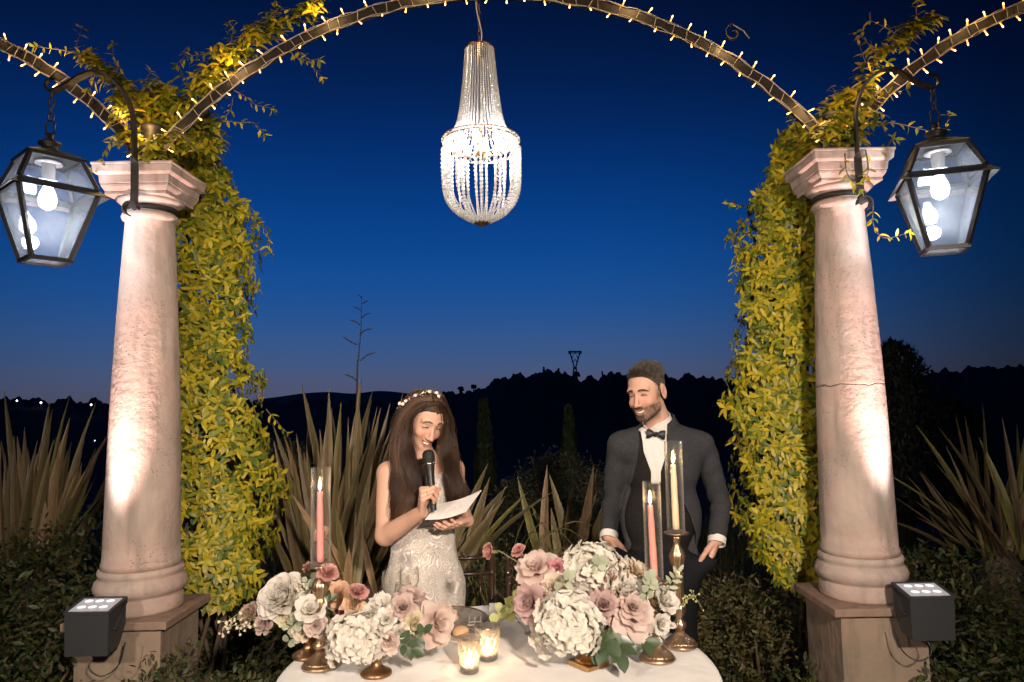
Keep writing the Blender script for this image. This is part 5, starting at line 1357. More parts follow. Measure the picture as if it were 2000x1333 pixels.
def lay(sheets, K, rng, n=30, jit=.0048):
    g = np.array([GP(l) for l in sheets]); m_ = g.shape[1]; out = []
    for _ in range(K):
        u = rng.random()*(len(g)-1); i = int(u); f = u-i; path = g[i]*(1-f)+g[i+1]*f
        ln = rng.uniform(.80, 1.04); idx = np.linspace(0, (m_-1)*min(1, ln), n); q = np.stack([np.interp(idx, np.arange(m_), path[:, j]) for j in range(3)], 1)
        tt = np.linspace(0, 1, n); grow = np.clip(tt*2.0, 0.05, 1)
        ph = rng.uniform(0, 1)+u*1.7; amp = .0105*np.clip((tt-.25)*1.8, 0, 1)
        lk_ = rng.integers(0, 56); lr = np.random.default_rng(1000+int(lk_)+len(sheets)*0); SH.append(np.clip(lr.normal(.42, .30)+rng.normal(0, .10), 0, 1))
        u = lr.random()*(len(g)-1); i = int(u); f = u-i
        lo_ = lr.normal(0, 1, 3)*[.006, .012, .003]; lph = lr.uniform(0, 6.3); lfr = lr.uniform(11, 17); la = lr.uniform(.012, .021)*np.clip((tt-.22)*1.7, 0, 1)
        path = g[i]*(1-f)+g[i+1]*f; q = np.stack([np.interp(idx*(.9+.2*lr.random()) if False else idx, np.arange(m_), path[:, j]) for j in range(3)], 1)
        lph = 2.2*u+1.4*lph/6.3+(0 if len(sheets) == 5 else 1.5); w = np.stack([np.sin(tt*14.5+lph), .8*np.cos(tt*13+lph*1.3), np.zeros(n)], 1)*la[:, None]
        q = q+lo_*np.clip(tt*2.2, 0, 1)[:, None]
        off = rng.normal(0, 1, 3)*[jit, jit*.9, jit*.35]*(.95-.45*tt[:, None]) if rng.random() > .12 else rng.normal(0, 1, 3)*[.011, .011, .005]*np.ones((n, 1))
        fz = np.cumsum(rng.normal(0, .0008, (n, 3)), 0)
        out.append(q+w+off*grow[:, None]+fz*grow[:, None])
    return np.array(out)
rng = np.random.default_rng(11)
def crown(K, rng, n=30):
    out = []
    for _ in range(K):
        f0 = rng.uniform(-.085, .0915); sd = rng.choice((-1, 1)); th1 = math.radians(rng.uniform(75, 118) if f0 < .03 else rng.uniform(50, 78)); tt = np.linspace(0, 1, n); th = tt*th1
        f = f0-.055*tt**1.3*(1 if f0 > -.02 else .3); s_ = np.sqrt(np.clip(1-(f/.0985)**2, .02, 1)); r = 1+rng.uniform(0, .035)+.010*np.sin(tt*9+f0*80)
        q = np.stack([sd*.0785*s_*np.sin(th)*r+sd*.001, -f+.012+rng.normal(0, .0012), .034+.0830*s_*np.cos(th)*r+rng.normal(0, .0006)], 1)
        SH.append(np.clip(.35+.25*math.sin(f0*170)*math.sin(f0*61+1)+rng.normal(0, .12), 0, 1)); out.append((q*HB.sc)@HB.R.T+HB.c)
    return np.array(out)
st_ = np.concatenate([crown(7000, rng), lay(sheets_L, 17000, rng), lay(sheets_R, 11500, rng)])
_t = M_hairF.node_tree; _a = _t.nodes.new('ShaderNodeAttribute'); _a.attribute_name = 'lock'; _r = _t.nodes.new('ShaderNodeValToRGB'); _e = _r.color_ramp
_e.elements[0].color = (.028, .014, .008, 1); _e.elements[1].color = (.21, .108, .056, 1); _m = _e.elements.new(.5); _m.color = (.080, .039, .021, 1)
_t.links.new(_a.outputs['Fac'], _r.inputs[0]); _t.links.new(_r.outputs[0], _t.nodes['Principled BSDF'].inputs['Base Color'])
hair_curves('hair', st_, .00065, M_hairF, bride, shade=SH)
def hairvol(p):
    q = HB.loc(p); sk = ell(q*[1, 1, 1], (0, .012, .034), (.0762, .0972, .0812))*HB.sc
    f_ = -q[:, 1]; zl = np.interp(f_, [-.02, .015, .04, .062, .09], [-.25, -.03, .040, .0655, .0665])
    sk = np.maximum(sk, (zl-q[:, 2])*.5)
    d = sk
    for sh in (sheets_L, sheets_R):
        for i in range(1, len(sh)-1):
            g = GP(sh[i])[14::5]
            g = np.array(g); d = np.minimum(d, chain(p, g, [.010]+[.014]*(len(g)-3)+[.012, .004]))
    return d
link_np('hair_underlayer', [sdf_mesh(hairvol, HB.c-[.22, .25, .52], HB.c+[.2, .25, .14], .006)], M_hairbase, bride)
# blossom vine in the hair
M_pearl = mat('pearl_blossom', (.85, .80, .70), .25, spec=.7)
M_wire = mat('gold_wire', (.7, .5, .25), .3, .9)
rd = random.Random(3)
hv = smoothpath([P(779, 800, 2.985), P(788, 790, 2.965), P(803, 780, 2.965), P(820, 773, 2.955), P(838, 768, 2.965), P(852, 771, 2.975), P(858, 778, 2.975)], 6)
hv = [q+(q-HB.c)/np.linalg.norm(q-HB.c)*.008 for q in hv]
b = MB(); b.tube(hv, .0009, 4); o = b.build('hair_vine_wire', M_wire, bride)
for i in range(0, len(hv)):
    b = MB(); q = hv[i]+np.array([rd.gauss(0, .0035), -.002, rd.gauss(0, .0035)])
    if i in (6, 7, 8, 3, 16, 24, 30, 35):
        for k in range(5):
            a = k*1.257; b.ball(q+np.array([.0042*math.cos(a), -.002, .0042*math.sin(a)]), (.0030, .0014, .0030), 6, 4)
        b.ball(q+np.array([0, -.004, 0]), .0017, 5, 4)
    else: b.ball(q, rd.uniform(.0012, .0022), 5, 4)
    b.build('hair_blossom', M_pearl, bride)
# ring
b = MB(); pr_r = handR[5+3*2]; rc = pr_r[0]*.55+pr_r[1]*.45; ax_ = (pr_r[1]-pr_r[0])/np.linalg.norm(pr_r[1]-pr_r[0])
M_gold = mat('gold', (.8, .52, .22), .2, 1.0)
u1 = np.cross(ax_, [0, 0, 1]); u1 /= np.linalg.norm(u1); u2 = np.cross(ax_, u1)
b.tube([rc+(u1*math.cos(a)+u2*math.sin(a))*.0092 for a in np.linspace(0, 6.2832, 15)], .0012, 5, caps=False); b.build('ring', M_gold, bride)

# microphone and card
M_mic = mat('black_microphone_body', (.02, .02, .021), .35, .2); M_grille = mat('microphone_grille', (.035, .032, .03), .5, .7, bump=(700, 1, .002)); M_steel = mat('steel_ring', (.4, .38, .36), .25, 1)
mt_ = thing('microphone', 'black handheld microphone in the woman\'s hand below her chin', 'microphone', mic_bot)
MM = basis(mic_ax)
def mpart(prof, nm, m_):
    b = MB(); b.lathe(prof, n=24); me = b.mesh(nm, m_); me.set_sharp_from_angle(angle=math.radians(40)); inst(nm, me, mt_, MM)
Lm = float(np.linalg.norm(mic_top-mic_bot)); s_ = Lm
mpart([(0, 0), (.0118, 0), (.0128, .008), (.0135, .05), (.0165, Lm-.07), (.0190, Lm-.052), (.0205, Lm-.038)], 'handle', M_mic)
mpart([(.0205, Lm-.038), (.0222, Lm-.036), (.0225, Lm-.031), (.0215, Lm-.029)], 'steel_band', M_steel)
mpart([(.0215, Lm-.029), (.0245, Lm-.018), (.0250, Lm-.004), (.0238, Lm+.008), (.018, Lm+.018), (.008, Lm+.0225), (0, Lm+.023)], 'grille', M_grille)
cd = [P(830, 1015, 2.795), P(911, 999, 2.815), P(941, 957, 2.93), P(853, 984, 2.91)]
ct = thing('card', 'white speech card held slanting in the woman\'s left hand', 'card', cd[0])
M_card = mat('white_card_paper', (.74, .70, .66), .7)
b = MB(); N = 10; v = []
for i in range(N+1):
    u = i/N; a = cd[0]*(1-u)+cd[1]*u; c = cd[3]*(1-u)+cd[2]*u; sag = np.array([0, 0, -.010*math.sin(math.pi*u)])
    for q in (a, c): v += [q+sag, q+sag-np.array([0, 0, .0012])]
b.add(v, [(i*4, (i+1)*4, (i+1)*4+2, i*4+2) for i in range(N)]+[(i*4+1, i*4+3, (i+1)*4+3, (i+1)*4+1) for i in range(N)]+[(i*4, i*4+1, i*4+5, i*4+4) for i in range(N)]+[(i*4+2, i*4+6, i*4+7, i*4+3) for i in range(N)]+[(0, 2, 3, 1), (N*4, N*4+1, N*4+3, N*4+2)])
b.build('paper', M_card, ct, smooth=False)
b = MB()
for (u0, w0, a0, r0) in [(.50, .42, 0, .016), (.60, .36, 2, .012), (.66, .46, 4, .014), (.44, .34, 1, .009)]:
    q = []
    for k in range(12):
        a = a0+k*.42; r = r0*(1-k/16); u = u0+r*math.cos(a)*6; w = w0+r*math.sin(a)*9
        u = min(.95, u); p_ = (cd[0]*(1-u)+cd[1]*u)*(1-w)+(cd[3]*(1-u)+cd[2]*u)*w+np.array([0, 0, .0012-.010*math.sin(math.pi*u)]); q.append(p_)
    b.tube(q, .0005, 4)
b.build('printed_flourish', mat('grey_flourish_ink', (.42, .36, .34), .7), ct)

# ---------------- the man
GB = P(1285, 1120, 3.37); GB[2] = 0
groom = thing('person', 'smiling bearded man in dark grey suit and black bow tie, hands in pockets', 'person', GB)
HG = Head(P(1262.5, 765.5, 3.30), rot3(-6, -40, 8), 1.05, True)
SK2 = (.58, .335, .245)
gT = HG.w((0, .018, -.06)); gN = P(1288, 836, 3.36)
GLS = P(1209, 868, 3.33); GRS = P(1373, 867, 3.40); GLE = P(1197, 975, 3.42); GRE = P(1408, 985, 3.46); GLW = P(1189, 1048, 3.29); GRW = P(1400, 1056, 3.36)
ghL, _ = hand_prims(GLW+np.array([0, 0, .005]), (.42, .10, -1), (1, .3, .2), (.2, -1, 0), 1.04, [(18, 22, 14)]*4, [(.9, .2, .35), (.95, .15, .1), (.95, .1, .05)])
ghR, gtips = hand_prims(GRW+np.array([0, 0, .005]), (-.44, .02, -1), (-1, .35, .25), (-.2, -1, 0), 1.08, [(16, 22, 14), (18, 24, 14), (20, 26, 14), (24, 26, 14)], [(.85, .25, .5), (.97, .2, .15), (1, .15, -.05)])
def tor(p, g=0.0):
    d = ell(p, P(1291, 905, 3.38), (.172+g, .108+g, .19))
    d = sm(d, cap(p, GLS+np.array([.02, 0, -.012]), GRS+np.array([-.02, 0, -.012]), .050+g), .05)
    d = sm(d, cap(p, gN+np.array([-.03, .01, -.035]), GLS+np.array([.03, 0, .0]), .045+g, .046+g), .03); d = sm(d, cap(p, gN+np.array([.03, .01, -.035]), GRS+np.array([-.03, 0, .0]), .045+g, .046+g), .03)
    d = sm(d, ell(p, P(1288, 1010, 3.38), (.164+g, .086+g, .20)), .03)
    d = sm(d, ell(p, P(1285, 1115, 3.38), (.168+g, .092+g, .16)), .03)
    return d
def torj(p, g):
    d = tor(p, g); d = sm(d, ell(p, P(1290, 1010, 3.39), (.176+g, .094+g, .24)), .03); return sm(d, ell(p, P(1287, 1110, 3.39), (.190+g, .104+g, .16)), .03)
def g_body(p):
    d = tor(p, -.012); d = sm(d, cap(p, gT, gN, .058, .062), .02); 
    for a, b_, c in ((GLS, GLE, GLW), (GRS, GRE, GRW)): d = sm(d, chain(p, [a, b_, c], [.048, .040, .028]), .02)
    for s_ in (-1, 1):
        h = P(1285, 1140, 3.38)+np.array([s_*.09, 0, 0]); d = sm(d, chain(p, [h, [h[0]+s_*.01, h[1], .48], [h[0]+s_*.02, h[1]+.02, .08], [h[0]+s_*.03, h[1]-.12, .05]], [.09, .06, .042, .035]), .03)
    d = sm(d, HG.sdf(p), .016); d = sm(d, prims_sdf(p, ghL, .006), .006); return sm(d, prims_sdf(p, ghR, .006), .006)
def colG(V):
    C_ = HG.color(V, SK2); far = np.linalg.norm(V-HG.c, axis=1) > .18; C_[far] = SK2
    pts = np.array([q[1] for q in ghR[5:]+ghL[5:]]); dd = np.min(np.linalg.norm(V[:, None]-pts[None], axis=2), axis=1); w = (.35*np.exp(-(dd/.013)**2))[:, None]; return C_*(1-w)+np.array((.5, .23, .17))*w
parts = []; zc = float(gT[2])-.045; hl = HG.c-.18; hh = HG.c+.18
parts.append(sdf_mesh(g_body, (hl[0], hl[1], zc-.01), hh, .0016, colG))
cG = {0: GLW+np.array([.02, 0, -.06]), 1: GRW+np.array([-.02, 0, -.06])}
parts.append(sdf_mesh(lambda p: np.maximum(np.maximum(g_body(p), nob(cG[0], .096)(p)), nob(cG[1], .096)(p)), (GB[0]-.40, GB[1]-.28, 0), (GB[0]+.42, GB[1]+.25, zc-.008), .0065, colG))
for W_ in (GLW, GRW):
    c0 = W_+np.array([-.02 if W_ is GRW else .02, 0, -.06])
    parts.append(sdf_mesh(lambda p: np.maximum(g_body(p)+hsoft(p, c0, .115), np.linalg.norm(p-np.asarray(c0, np.float32), axis=1)-.115), c0-.12, c0+.12, .0024, colG))
link_np('body', parts, M_skin, groom)
HG.teeth(groom)
M_browM = mat('brown_brow', (.04, .027, .02), .6); face_hair(HG, groom, .0019, M_browM, 2, .0175)

# short hair
def scalp_pts(K, rng):
    out = []
    while len(out) < K:
        v = rng.normal(0, 1, 3); v /= np.linalg.norm(v)
        q = np.array([v[0]*.074, .012+v[1]*.095, .034+v[2]*.079]); f = -q[1]; x = abs(q[0]); z = q[2]
        # hair line: above the forehead, in front of and round the ears, down to the nape
        line = .079-.0*x if f > .055 else (.079-(.055-f)*1.6 if f > .03 else (.030 if f > .016 else (-.035 if f > .004 else (.03 if f > -.022 else -.075))))
        line -= max(0, x-.052)*.3 if f > .03 else 0
        line += rng.normal(0, .0035)
        if z > line: out.append((q, v))
    return out
rng = np.random.default_rng(5); S_ = []
for q, v in scalp_pts(15000, rng):
    top = np.clip((q[2]-.05)/.04, 0, 1); L = .004+.024*top+.008*np.clip((-q[1]-.03)/.06, 0, 1)*top
    fl = np.array([.30, .45*(1-top)+.65*top, -.7*(1-top)+.30*top])+np.array([0, -.55, .25])*top*np.clip((-q[1]-.02)/.05, 0, 1)
    dr = v*(.2+.55*top)+fl*.8+rng.normal(0, .10+.07*top, 3)+.22*top*np.array([np.sin(q[0]*160+q[1]*90), np.sin(q[1]*140), np.sin(q[0]*120+1)]); dr /= np.linalg.norm(dr); cu = rng.normal(0, .35, 3)+np.array([.5, .2, -.3])
    tt = np.linspace(0, 1, 5)[:, None]; s_ = q*.985+dr*L*tt+cu*L*.45*tt**2
    S_.append([HG.w(p_) for p_ in s_])
hair_curves('hair', np.array(S_), .00055, M_hairM, groom)
def scalp(p):
    q = HG.loc(p); f = -q[:, 1]; x = np.abs(q[:, 0])
    d = ell(q, (0, .012, .034), (.0745, .0955, .0795))*HG.sc
    line = np.interp(f, [-.1, -.022, -.021, .004, .0045, .016, .0165, .03, .06, .1], [-.07, -.07, .03, .03, -.03, -.03, .03, .040, .076, .078])
    return np.maximum(d, (line-q[:, 2])*.6)
link_np('hair_underlayer', [sdf_mesh(scalp, HG.c-.14, HG.c+.15, .003)], mat('hair_base_brown', (.05, .036, .027), .8), groom)
# stubble
S_ = []; rng = np.random.default_rng(8)
gd = HG
cand = rng.uniform([-.06, .0, -.125], [.06, .11, -.045], (26000, 3)).astype(np.float32)
cw = np.array([HG.R@(np.array([c[0], -c[1], c[2]])*HG.sc)+HG.c for c in cand]).astype(np.float32)
dd = HG.sdf(cw); keep = np.abs(dd) < .004
for c, w0, dv in zip(cand[keep], cw[keep], dd[keep]):
    if abs(c[0]) < .027 and -.082 < c[2] < -.060: continue
    if c[2] > -.05 and abs(c[0]) < .045: continue
    nrm_ = np.array([c[0], -(c[1]-.02), c[2]+.05]); nrm_ = HG.R@(nrm_/np.linalg.norm(nrm_)); a = w0-nrm_*dv
    dr = nrm_*.6+HG.R@np.array([0, 0, -1.0])*.8+rng.normal(0, .25, 3); L = .004
    S_.append([a-nrm_*.0005, a+dr*L*.5, a+dr*L])
if S_: hair_curves('beard', np.array(S_), .00035, mat('beard_hair', (.06, .035, .022), .6), groom)

# clothes
M_suit = mat('charcoal_wool', (.028, .029, .032), .9, noise=(220, (.052, .052, .056), .4, .65), bump=(260, .35, .0012), spec=.15)
M_vest = mat('black_waistcoat', (.012, .011, .011), .8, noise=(160, (.022, .019, .018), .4, .7), bump=(300, .4, .001), spec=.12)
M_shirt = mat('white_shirt_cotton', (.68, .64, .60), .75)
M_satin = mat('black_satin', (.010, .010, .011), .5)
def shirt(p):
    d = tor(p, -.006); d = np.maximum(d, p[:, 2]-float(P(1280, 832, 3.3)[2]))
    fold = .0022*np.abs(np.sin((p[:, 0]*1.0+.15*p[:, 2])*95))*(p[:, 1] < GB[1])+.003*vnoise(p, 26, 4)
    return d-fold
z_s0 = float(P(1280, 1060, 3.3)[2])
link_np('shirt', [sdf_mesh(lambda p: np.maximum(shirt(p), z_s0-p[:, 2]), (GB[0]-.25, GB[1]-.2, z_s0-.02), (GB[0]+.28, GB[1]+.2, 1.5), .0045)], M_shirt, groom)
# collar and cuffs
def ringcuff(c, ax, r, L, th=.0035, m_=M_shirt, nm='cuff'):
    b = MB(); b.lathe([(r*.96, -L/2), (r, L/2), (r+th, L/2), (r*.96+th, -L/2), (r*.96, -L/2)], n=36); me = b.mesh(nm, m_); me.set_sharp_from_angle(angle=math.radians(50))
    inst(nm, me, groom, Matrix.Translation(Vector(c)-wloc(groom)) @ basis(ax))
b = MB(); nax = Vector(gT-gN).normalized(); MC = basis(nax)
N = 44; gap = math.radians(20); front = math.radians(-98)
for i in range(N):
    for j in range(2): pass
v = []; 
for i in range(N+1):
    a = front+gap/2*0+ (gap/2)+(2*math.pi-gap)*i/N; e = min(i, N-i)/N
    hgt = .046 if e > .10 else .030+.016*(e/.10)
    for r, z in ((.069, -.020), (.0635, hgt), (.0675, hgt+.002), (.0735, -.020)):
        v.append(Vector((r*math.cos(a), r*math.sin(a), z)))
cen = Vector(gN)+nax*.006
b.add([tuple((MC @ q)+cen) for q in v], [(i*4+j, (i+1)*4+j, (i+1)*4+(j+1) % 4, i*4+(j+1) % 4) for i in range(N) for j in range(4)]+[(0, 1, 2, 3), (N*4+3, N*4+2, N*4+1, N*4)])
b.build('shirt_collar', M_shirt, groom, angle=40)
# waistcoat with a deep V
def vx(z, pts):
    zs = np.array([P(0, y, 3.28)[2] for _, y in pts][::-1]); xs = np.array([P(x, y, 3.28)[0] for x, y in pts][::-1]); return np.interp(z, zs, xs).astype(np.float32)
Vl = [(1255, 838), (1255, 870), (1258, 905), (1273, 946)]; Vr = [(1301, 838), (1305, 880), (1304, 905), (1291, 946)]
zv = float(P(1281, 945, 3.28)[2]); zh = float(P(1285, 1130, 3.3)[2])
def vest(p):
    d = tor(p, .004)-.001*vnoise(p, 40, 1); a = vx(p[:, 2], Vl); b_ = vx(p[:, 2], Vr)
    hole = np.maximum(np.maximum(a-p[:, 0], p[:, 0]-b_), zv-p[:, 2]); hole = np.maximum(hole, p[:, 1]-(GB[1]-.01))
    return np.maximum(np.maximum(np.maximum(d, -hole), zh-p[:, 2]), p[:, 2]-float(P(1280, 842, 3.3)[2]))
link_np('waistcoat', [sdf_mesh(vest, (GB[0]-.25, GB[1]-.2, zh-.02), (GB[0]+.28, GB[1]+.2, 1.5), .0045)], M_vest, groom)
b = MB()
for y in (975, 1002, 1029, 1056):
    q = P(1283+(y-975)*.02, y, 3.24); b.ball((q[0], q[1]-.008, q[2]), (.006, .003, .006), 10, 6)
b.build('waistcoat_buttons', M_satin, groom)
# jacket
Jl = [(1255, 800), (1252, 845), (1249, 880), (1246, 930), (1240, 965), (1226, 1000), (1212, 1045), (1204, 1080), (1196, 1160)]
Jr = [(1305, 800), (1303, 850), (1305, 900), (1312, 950), (1330, 995), (1352, 1035), (1366, 1075), (1378, 1160)]
zj = float(P(1285, 1118, 3.35)[2])
def sleeves(p, g=0.0):
    d = None
    for i, (a, b_, c) in enumerate(((GLS, GLE, GLW), (GRS, GRE, GRW))):
        c2 = c*.96+b_*.04; e = chain(p, [a, a*.5+b_*.5, b_, b_*.4+c2*.6, c2], [.053, .052, .048, .044, .042])
        ax = (c2-b_)/np.linalg.norm(c2-b_); e = smx(e, (p-c2.astype(np.float32))@ax.astype(np.float32), .004)
        # wrinkles round the elbow and along the forearm
        s_ = (p-b_.astype(np.float32))@ax.astype(np.float32); r_ = np.exp(-(np.abs(s_)/.085)**2)
        e = e+(.0026*r_+.0010)*np.sin(s_*100+5*vnoise(p, 13, i)+p[:, 0]*60)-.002*vnoise(p, 30, 5+i)
        d = e if d is None else np.minimum(d, e)
    return d
def jacket(p):
    d = sm(torj(p, .014), sleeves(p), .016)
    # stand collar round the neck
    q = (p-np.asarray(gN, np.float32)); al = q@np.asarray(nax, np.float32); rad = np.linalg.norm(q-al[:, None]*np.asarray(nax, np.float32), axis=1)
    col = np.maximum(np.abs(rad-(.083-.12*al))-.0055, np.maximum(al-.040, -al-.05)); d = sm(d, col, .014)
    nk = np.maximum(rad-.074, -al-.06); d = smx(d, -nk, .006)
    a = vx(p[:, 2], Jl); b_ = vx(p[:, 2], Jr)
    op = np.maximum(np.maximum(a-p[:, 0], p[:, 0]-b_), p[:, 1]-(GB[1]-.005)); d = smx(d, -op, .005)
    d = np.maximum(d, -tor(p, .005)) if False else d
    fold = .0022*vnoise(p, 15, 3)+.0012*vnoise(p, 34, 6); return np.maximum(d-fold, np.maximum(zj-p[:, 2], -10))
link_np('jacket', [sdf_mesh(jacket, (GB[0]-.36, GB[1]-.26, zj-.02), (GB[0]+.42, GB[1]+.26, 1.6), .0045)], M_suit, groom)
for b_, c in ((GLE, GLW), (GRE, GRW)):
    ax = (c-b_)/np.linalg.norm(c-b_); ringcuff(c+ax*.002, -ax, .0385, .032)
def trousers(p):
    d = ell(p, P(1285, 1115, 3.38), (.184, .108, .15))
    for s_ in (-1, 1):
        h = P(1285, 1145, 3.38)+np.array([s_*.085, 0, 0]); d = sm(d, chain(p, [h, [h[0]+s_*.01, h[1], .48], [h[0]+s_*.02, h[1]+.02, .09]], [.098, .078, .068]), .03)
    for W_, hp in ((GLW, ghL), (GRW, ghR)):
        k1_ = np.mean([hp[q][1] for q in (0, 1, 2, 3)], 0); k2_ = np.mean([hp[q][1] for q in (7, 10, 13, 16)], 0); c_ = np.array([GB[0], GB[1], k1_[2]-.04])
        d = sm(d, chain(p, [(k1_*.95+k2_*.05 if W_ is GLW else k1_*.75+k2_*.25)+np.array([0, -.030 if W_ is GLW else -.018, 0]), k2_+np.array([0, -.028, 0]), k2_+(c_-k2_)*.25+np.array([0, 0, -.06])], [.040, .046, .045]), .05)
    return np.maximum(d-.003*vnoise(p, 18, 7), np.maximum(p[:, 2]-float(P(1285, 1050, 3.3)[2]), .06-p[:, 2]))
link_np('trousers', [sdf_mesh(trousers, (GB[0]-.3, GB[1]-.24, .03), (GB[0]+.3, GB[1]+.26, 1.05), .0065)], mat('black_wool_trousers', (.010, .011, .013), .85, spec=.12, bump=(260, .3, .001)), groom)
for s_ in (-1, 1):
    b = MB(); x = GB[0]+s_*.12; b.ball((x, GB[1]-.06, .045), (.048, .14, .045), 14, 8); b.box((x, GB[1]-.06, .012), (.046, .135, .012)); b.build('shoe', M_satin, groom)
# bow tie
bc = P(1281, 848, 3.275); b = MB()
wx = Vector((1, -.12, -.10)).normalized(); wz = Vector((.10, 0, 1)).normalized(); wy = wx.cross(wz)
for s_ in (-1, 1):
    v = []; rows = 7
    for i in range(rows):
        u = i/(rows-1); X = .008+u*.034; hz = .0075+.0125*math.sin(u*math.pi*.62)+.002*u; th = .0065-.002*u+.003*math.sin(u*3.14)
        for k in range(8):
            a = 2*math.pi*k/8; pl_ = .15*math.cos(a*3)*(1-u)
            v.append(Vector(bc)+wx*s_*X+wz*(hz*math.sin(a)*(1+pl_*.4)-.002*u)+wy*(-th*math.cos(a)))
    b.add(v, [(i*8+k, i*8+(k+1) % 8, (i+1)*8+(k+1) % 8, (i+1)*8+k) for i in range(rows-1) for k in range(8)]+[tuple(range(8)), tuple((rows-1)*8+k for k in range(8))])
b.ball(bc+np.array([0, -.004, 0]), (.0085, .008, .0105), 10, 8)
b.build('bow_tie', M_satin, groom, angle=60)
# ------------------------------------------------------------------ table and everything on it
TX, TY, TZ, TR = -0.060, 2.250, 0.762, 0.655
M_cloth = mat('white_linen', (.76, .74, .71), .85, noise=(7, (.70, .67, .64), .4, .7), bump=(16, .55, .006))
tb = thing('round_table', 'small round table hidden under the white cloth', 'table', (TX, TY, 0))
M_wood = mat('plain_table_wood', (.25, .15, .08), .6, noise=(12, (.18, .10, .05), .4, .6))
b = MB(); b.lathe([(TR-.012, TZ-.028), (TR-.008, TZ-.022), (TR-.008, TZ-.008), (TR-.012, TZ-.004)], (TX, TY, 0), 64); b.build('tabletop', M_wood, tb)
for k in range(4):
    a = math.pi/4+k*math.pi/2; b = MB(); b.tube([(TX+.4*math.cos(a), TY+.4*math.sin(a), TZ-.03), (TX+.47*math.cos(a), TY+.47*math.sin(a), 0)], .018, 10); b.build('leg', M_wood, tb)
rd = random.Random(2); N = 420; cb = MB(); v = []; f = []
ph = [rd.uniform(0, 6.28) for _ in range(9)]
def fold(a, d):
    return (math.sin(a*13+ph[0])+.8*math.sin(a*19+ph[1]+.5*math.sin(a*5))+.5*math.sin(a*31+ph[2]))*.018*d+.10*d*.35
rowsT = [(0, TZ), (.12, TZ), (.24, TZ), (.36, TZ), (.48, TZ), (.57, TZ), (.63, TZ), (.647, TZ-.002), (.656, TZ-.007), (.6605, TZ-.016), (.662, TZ-.03)]
rowsD = [.05, .09, .14, .20, .27, .35, .44, .54, .64, .735]
R_all = []
for i, (r, z) in enumerate(rowsT):
    R_all.append([(TX+r*math.cos(a), TY+r*math.sin(a), z+.0012*math.sin(r*21+2*a)*math.sin(3*a+r*9)*(1 if r < .6 else 0)+(.0018*math.exp(-((math.sin(a-.9)*r-.1)/.006)**2)+.0014*math.exp(-((math.cos(a-.9)*r+.12)/.006)**2))*(1 if r < .6 else 0)) for a in [2*math.pi*k/N for k in range(N)]])
for dz in rowsD:
    row = []
    for k in range(N):
        a = 2*math.pi*k/N; d = min(1, dz/.6); r = .662+fold(a, d)+.006*d; row.append((TX+r*math.cos(a), TY+r*math.sin(a), TZ-.01-dz))
    R_all.append(row)
v = []
for r in R_all: v += r
for i in range(len(R_all)-1):
    for k in range(N): f.append((i*N+k, i*N+(k+1) % N, (i+1)*N+(k+1) % N, (i+1)*N+k))
cb.add(v, [q[::-1] for q in f]); tag(cb.build('tablecloth', M_cloth, origin=(TX, TY, TZ)), 'white linen cloth draped over the round table', 'tablecloth')
ZT = TZ+.0015

M_brass = mat('antique_champagne_metal', (.52, .36, .23), .32, .92, noise=(30, (.30, .19, .11), .45, .7), bump=(80, .15, .001))
M_brassd = mat('aged_brown_brass', (.30, .17, .085), .38, .85, noise=(25, (.16, .09, .045), .4, .65), bump=(60, .2, .001))
M_gold2 = mat('worn_gold_metal', (.58, .34, .13), .35, .9, noise=(25, (.38, .2, .07), .45, .7))
def wax(name, c):
    m_ = mat(name, c, .45, sss=.3, spec=.4); m_.node_tree.nodes['Principled BSDF'].inputs['Subsurface Scale'].default_value = .01; return m_
M_waxp = wax('dusty_pink_wax', (.62, .26, .24)); M_waxc = wax('cream_wax', (.72, .56, .40)); M_waxs = wax('salmon_pink_wax', (.66, .27, .23)); M_waxw = wax('white_wax', (.8, .74, .65))
M_flame = mat('candle_flame', (1, .8, .4), emit=(1, .74, .38), emit_s=22); M_flameb = mat('flame_base', (.2, .3, 1), emit=(.25, .35, 1), emit_s=2.0); M_wick = mat('burnt_wick', (.01, .01, .01), .9)
def flame(t, c, s=1.0, e=.9):
    b = MB(); b.lathe([(.0015*s, .006*s), (.0042*s, .011*s), (.0050*s, .018*s), (.0040*s, .027*s), (.0020*s, .036*s), (.0, .046*s)], c, 10); b.build('flame', M_flame, t)
    b = MB(); b.lathe([(0, .001), (.0026*s, .004*s), (.0030*s, .0085*s), (.0012*s, .0105*s)], c, 8); b.build('flame_base', M_flameb, t)
    b = MB(); b.tube([c, (c[0]+.0006, c[1], c[2]+.007*s)], .0007, 5); b.build('wick', M_wick, t)
    light('candle_light', 'POINT', (c[0], c[1], c[2]+.02*s), e, (1, .58, .25), shadow_soft_size=.006)
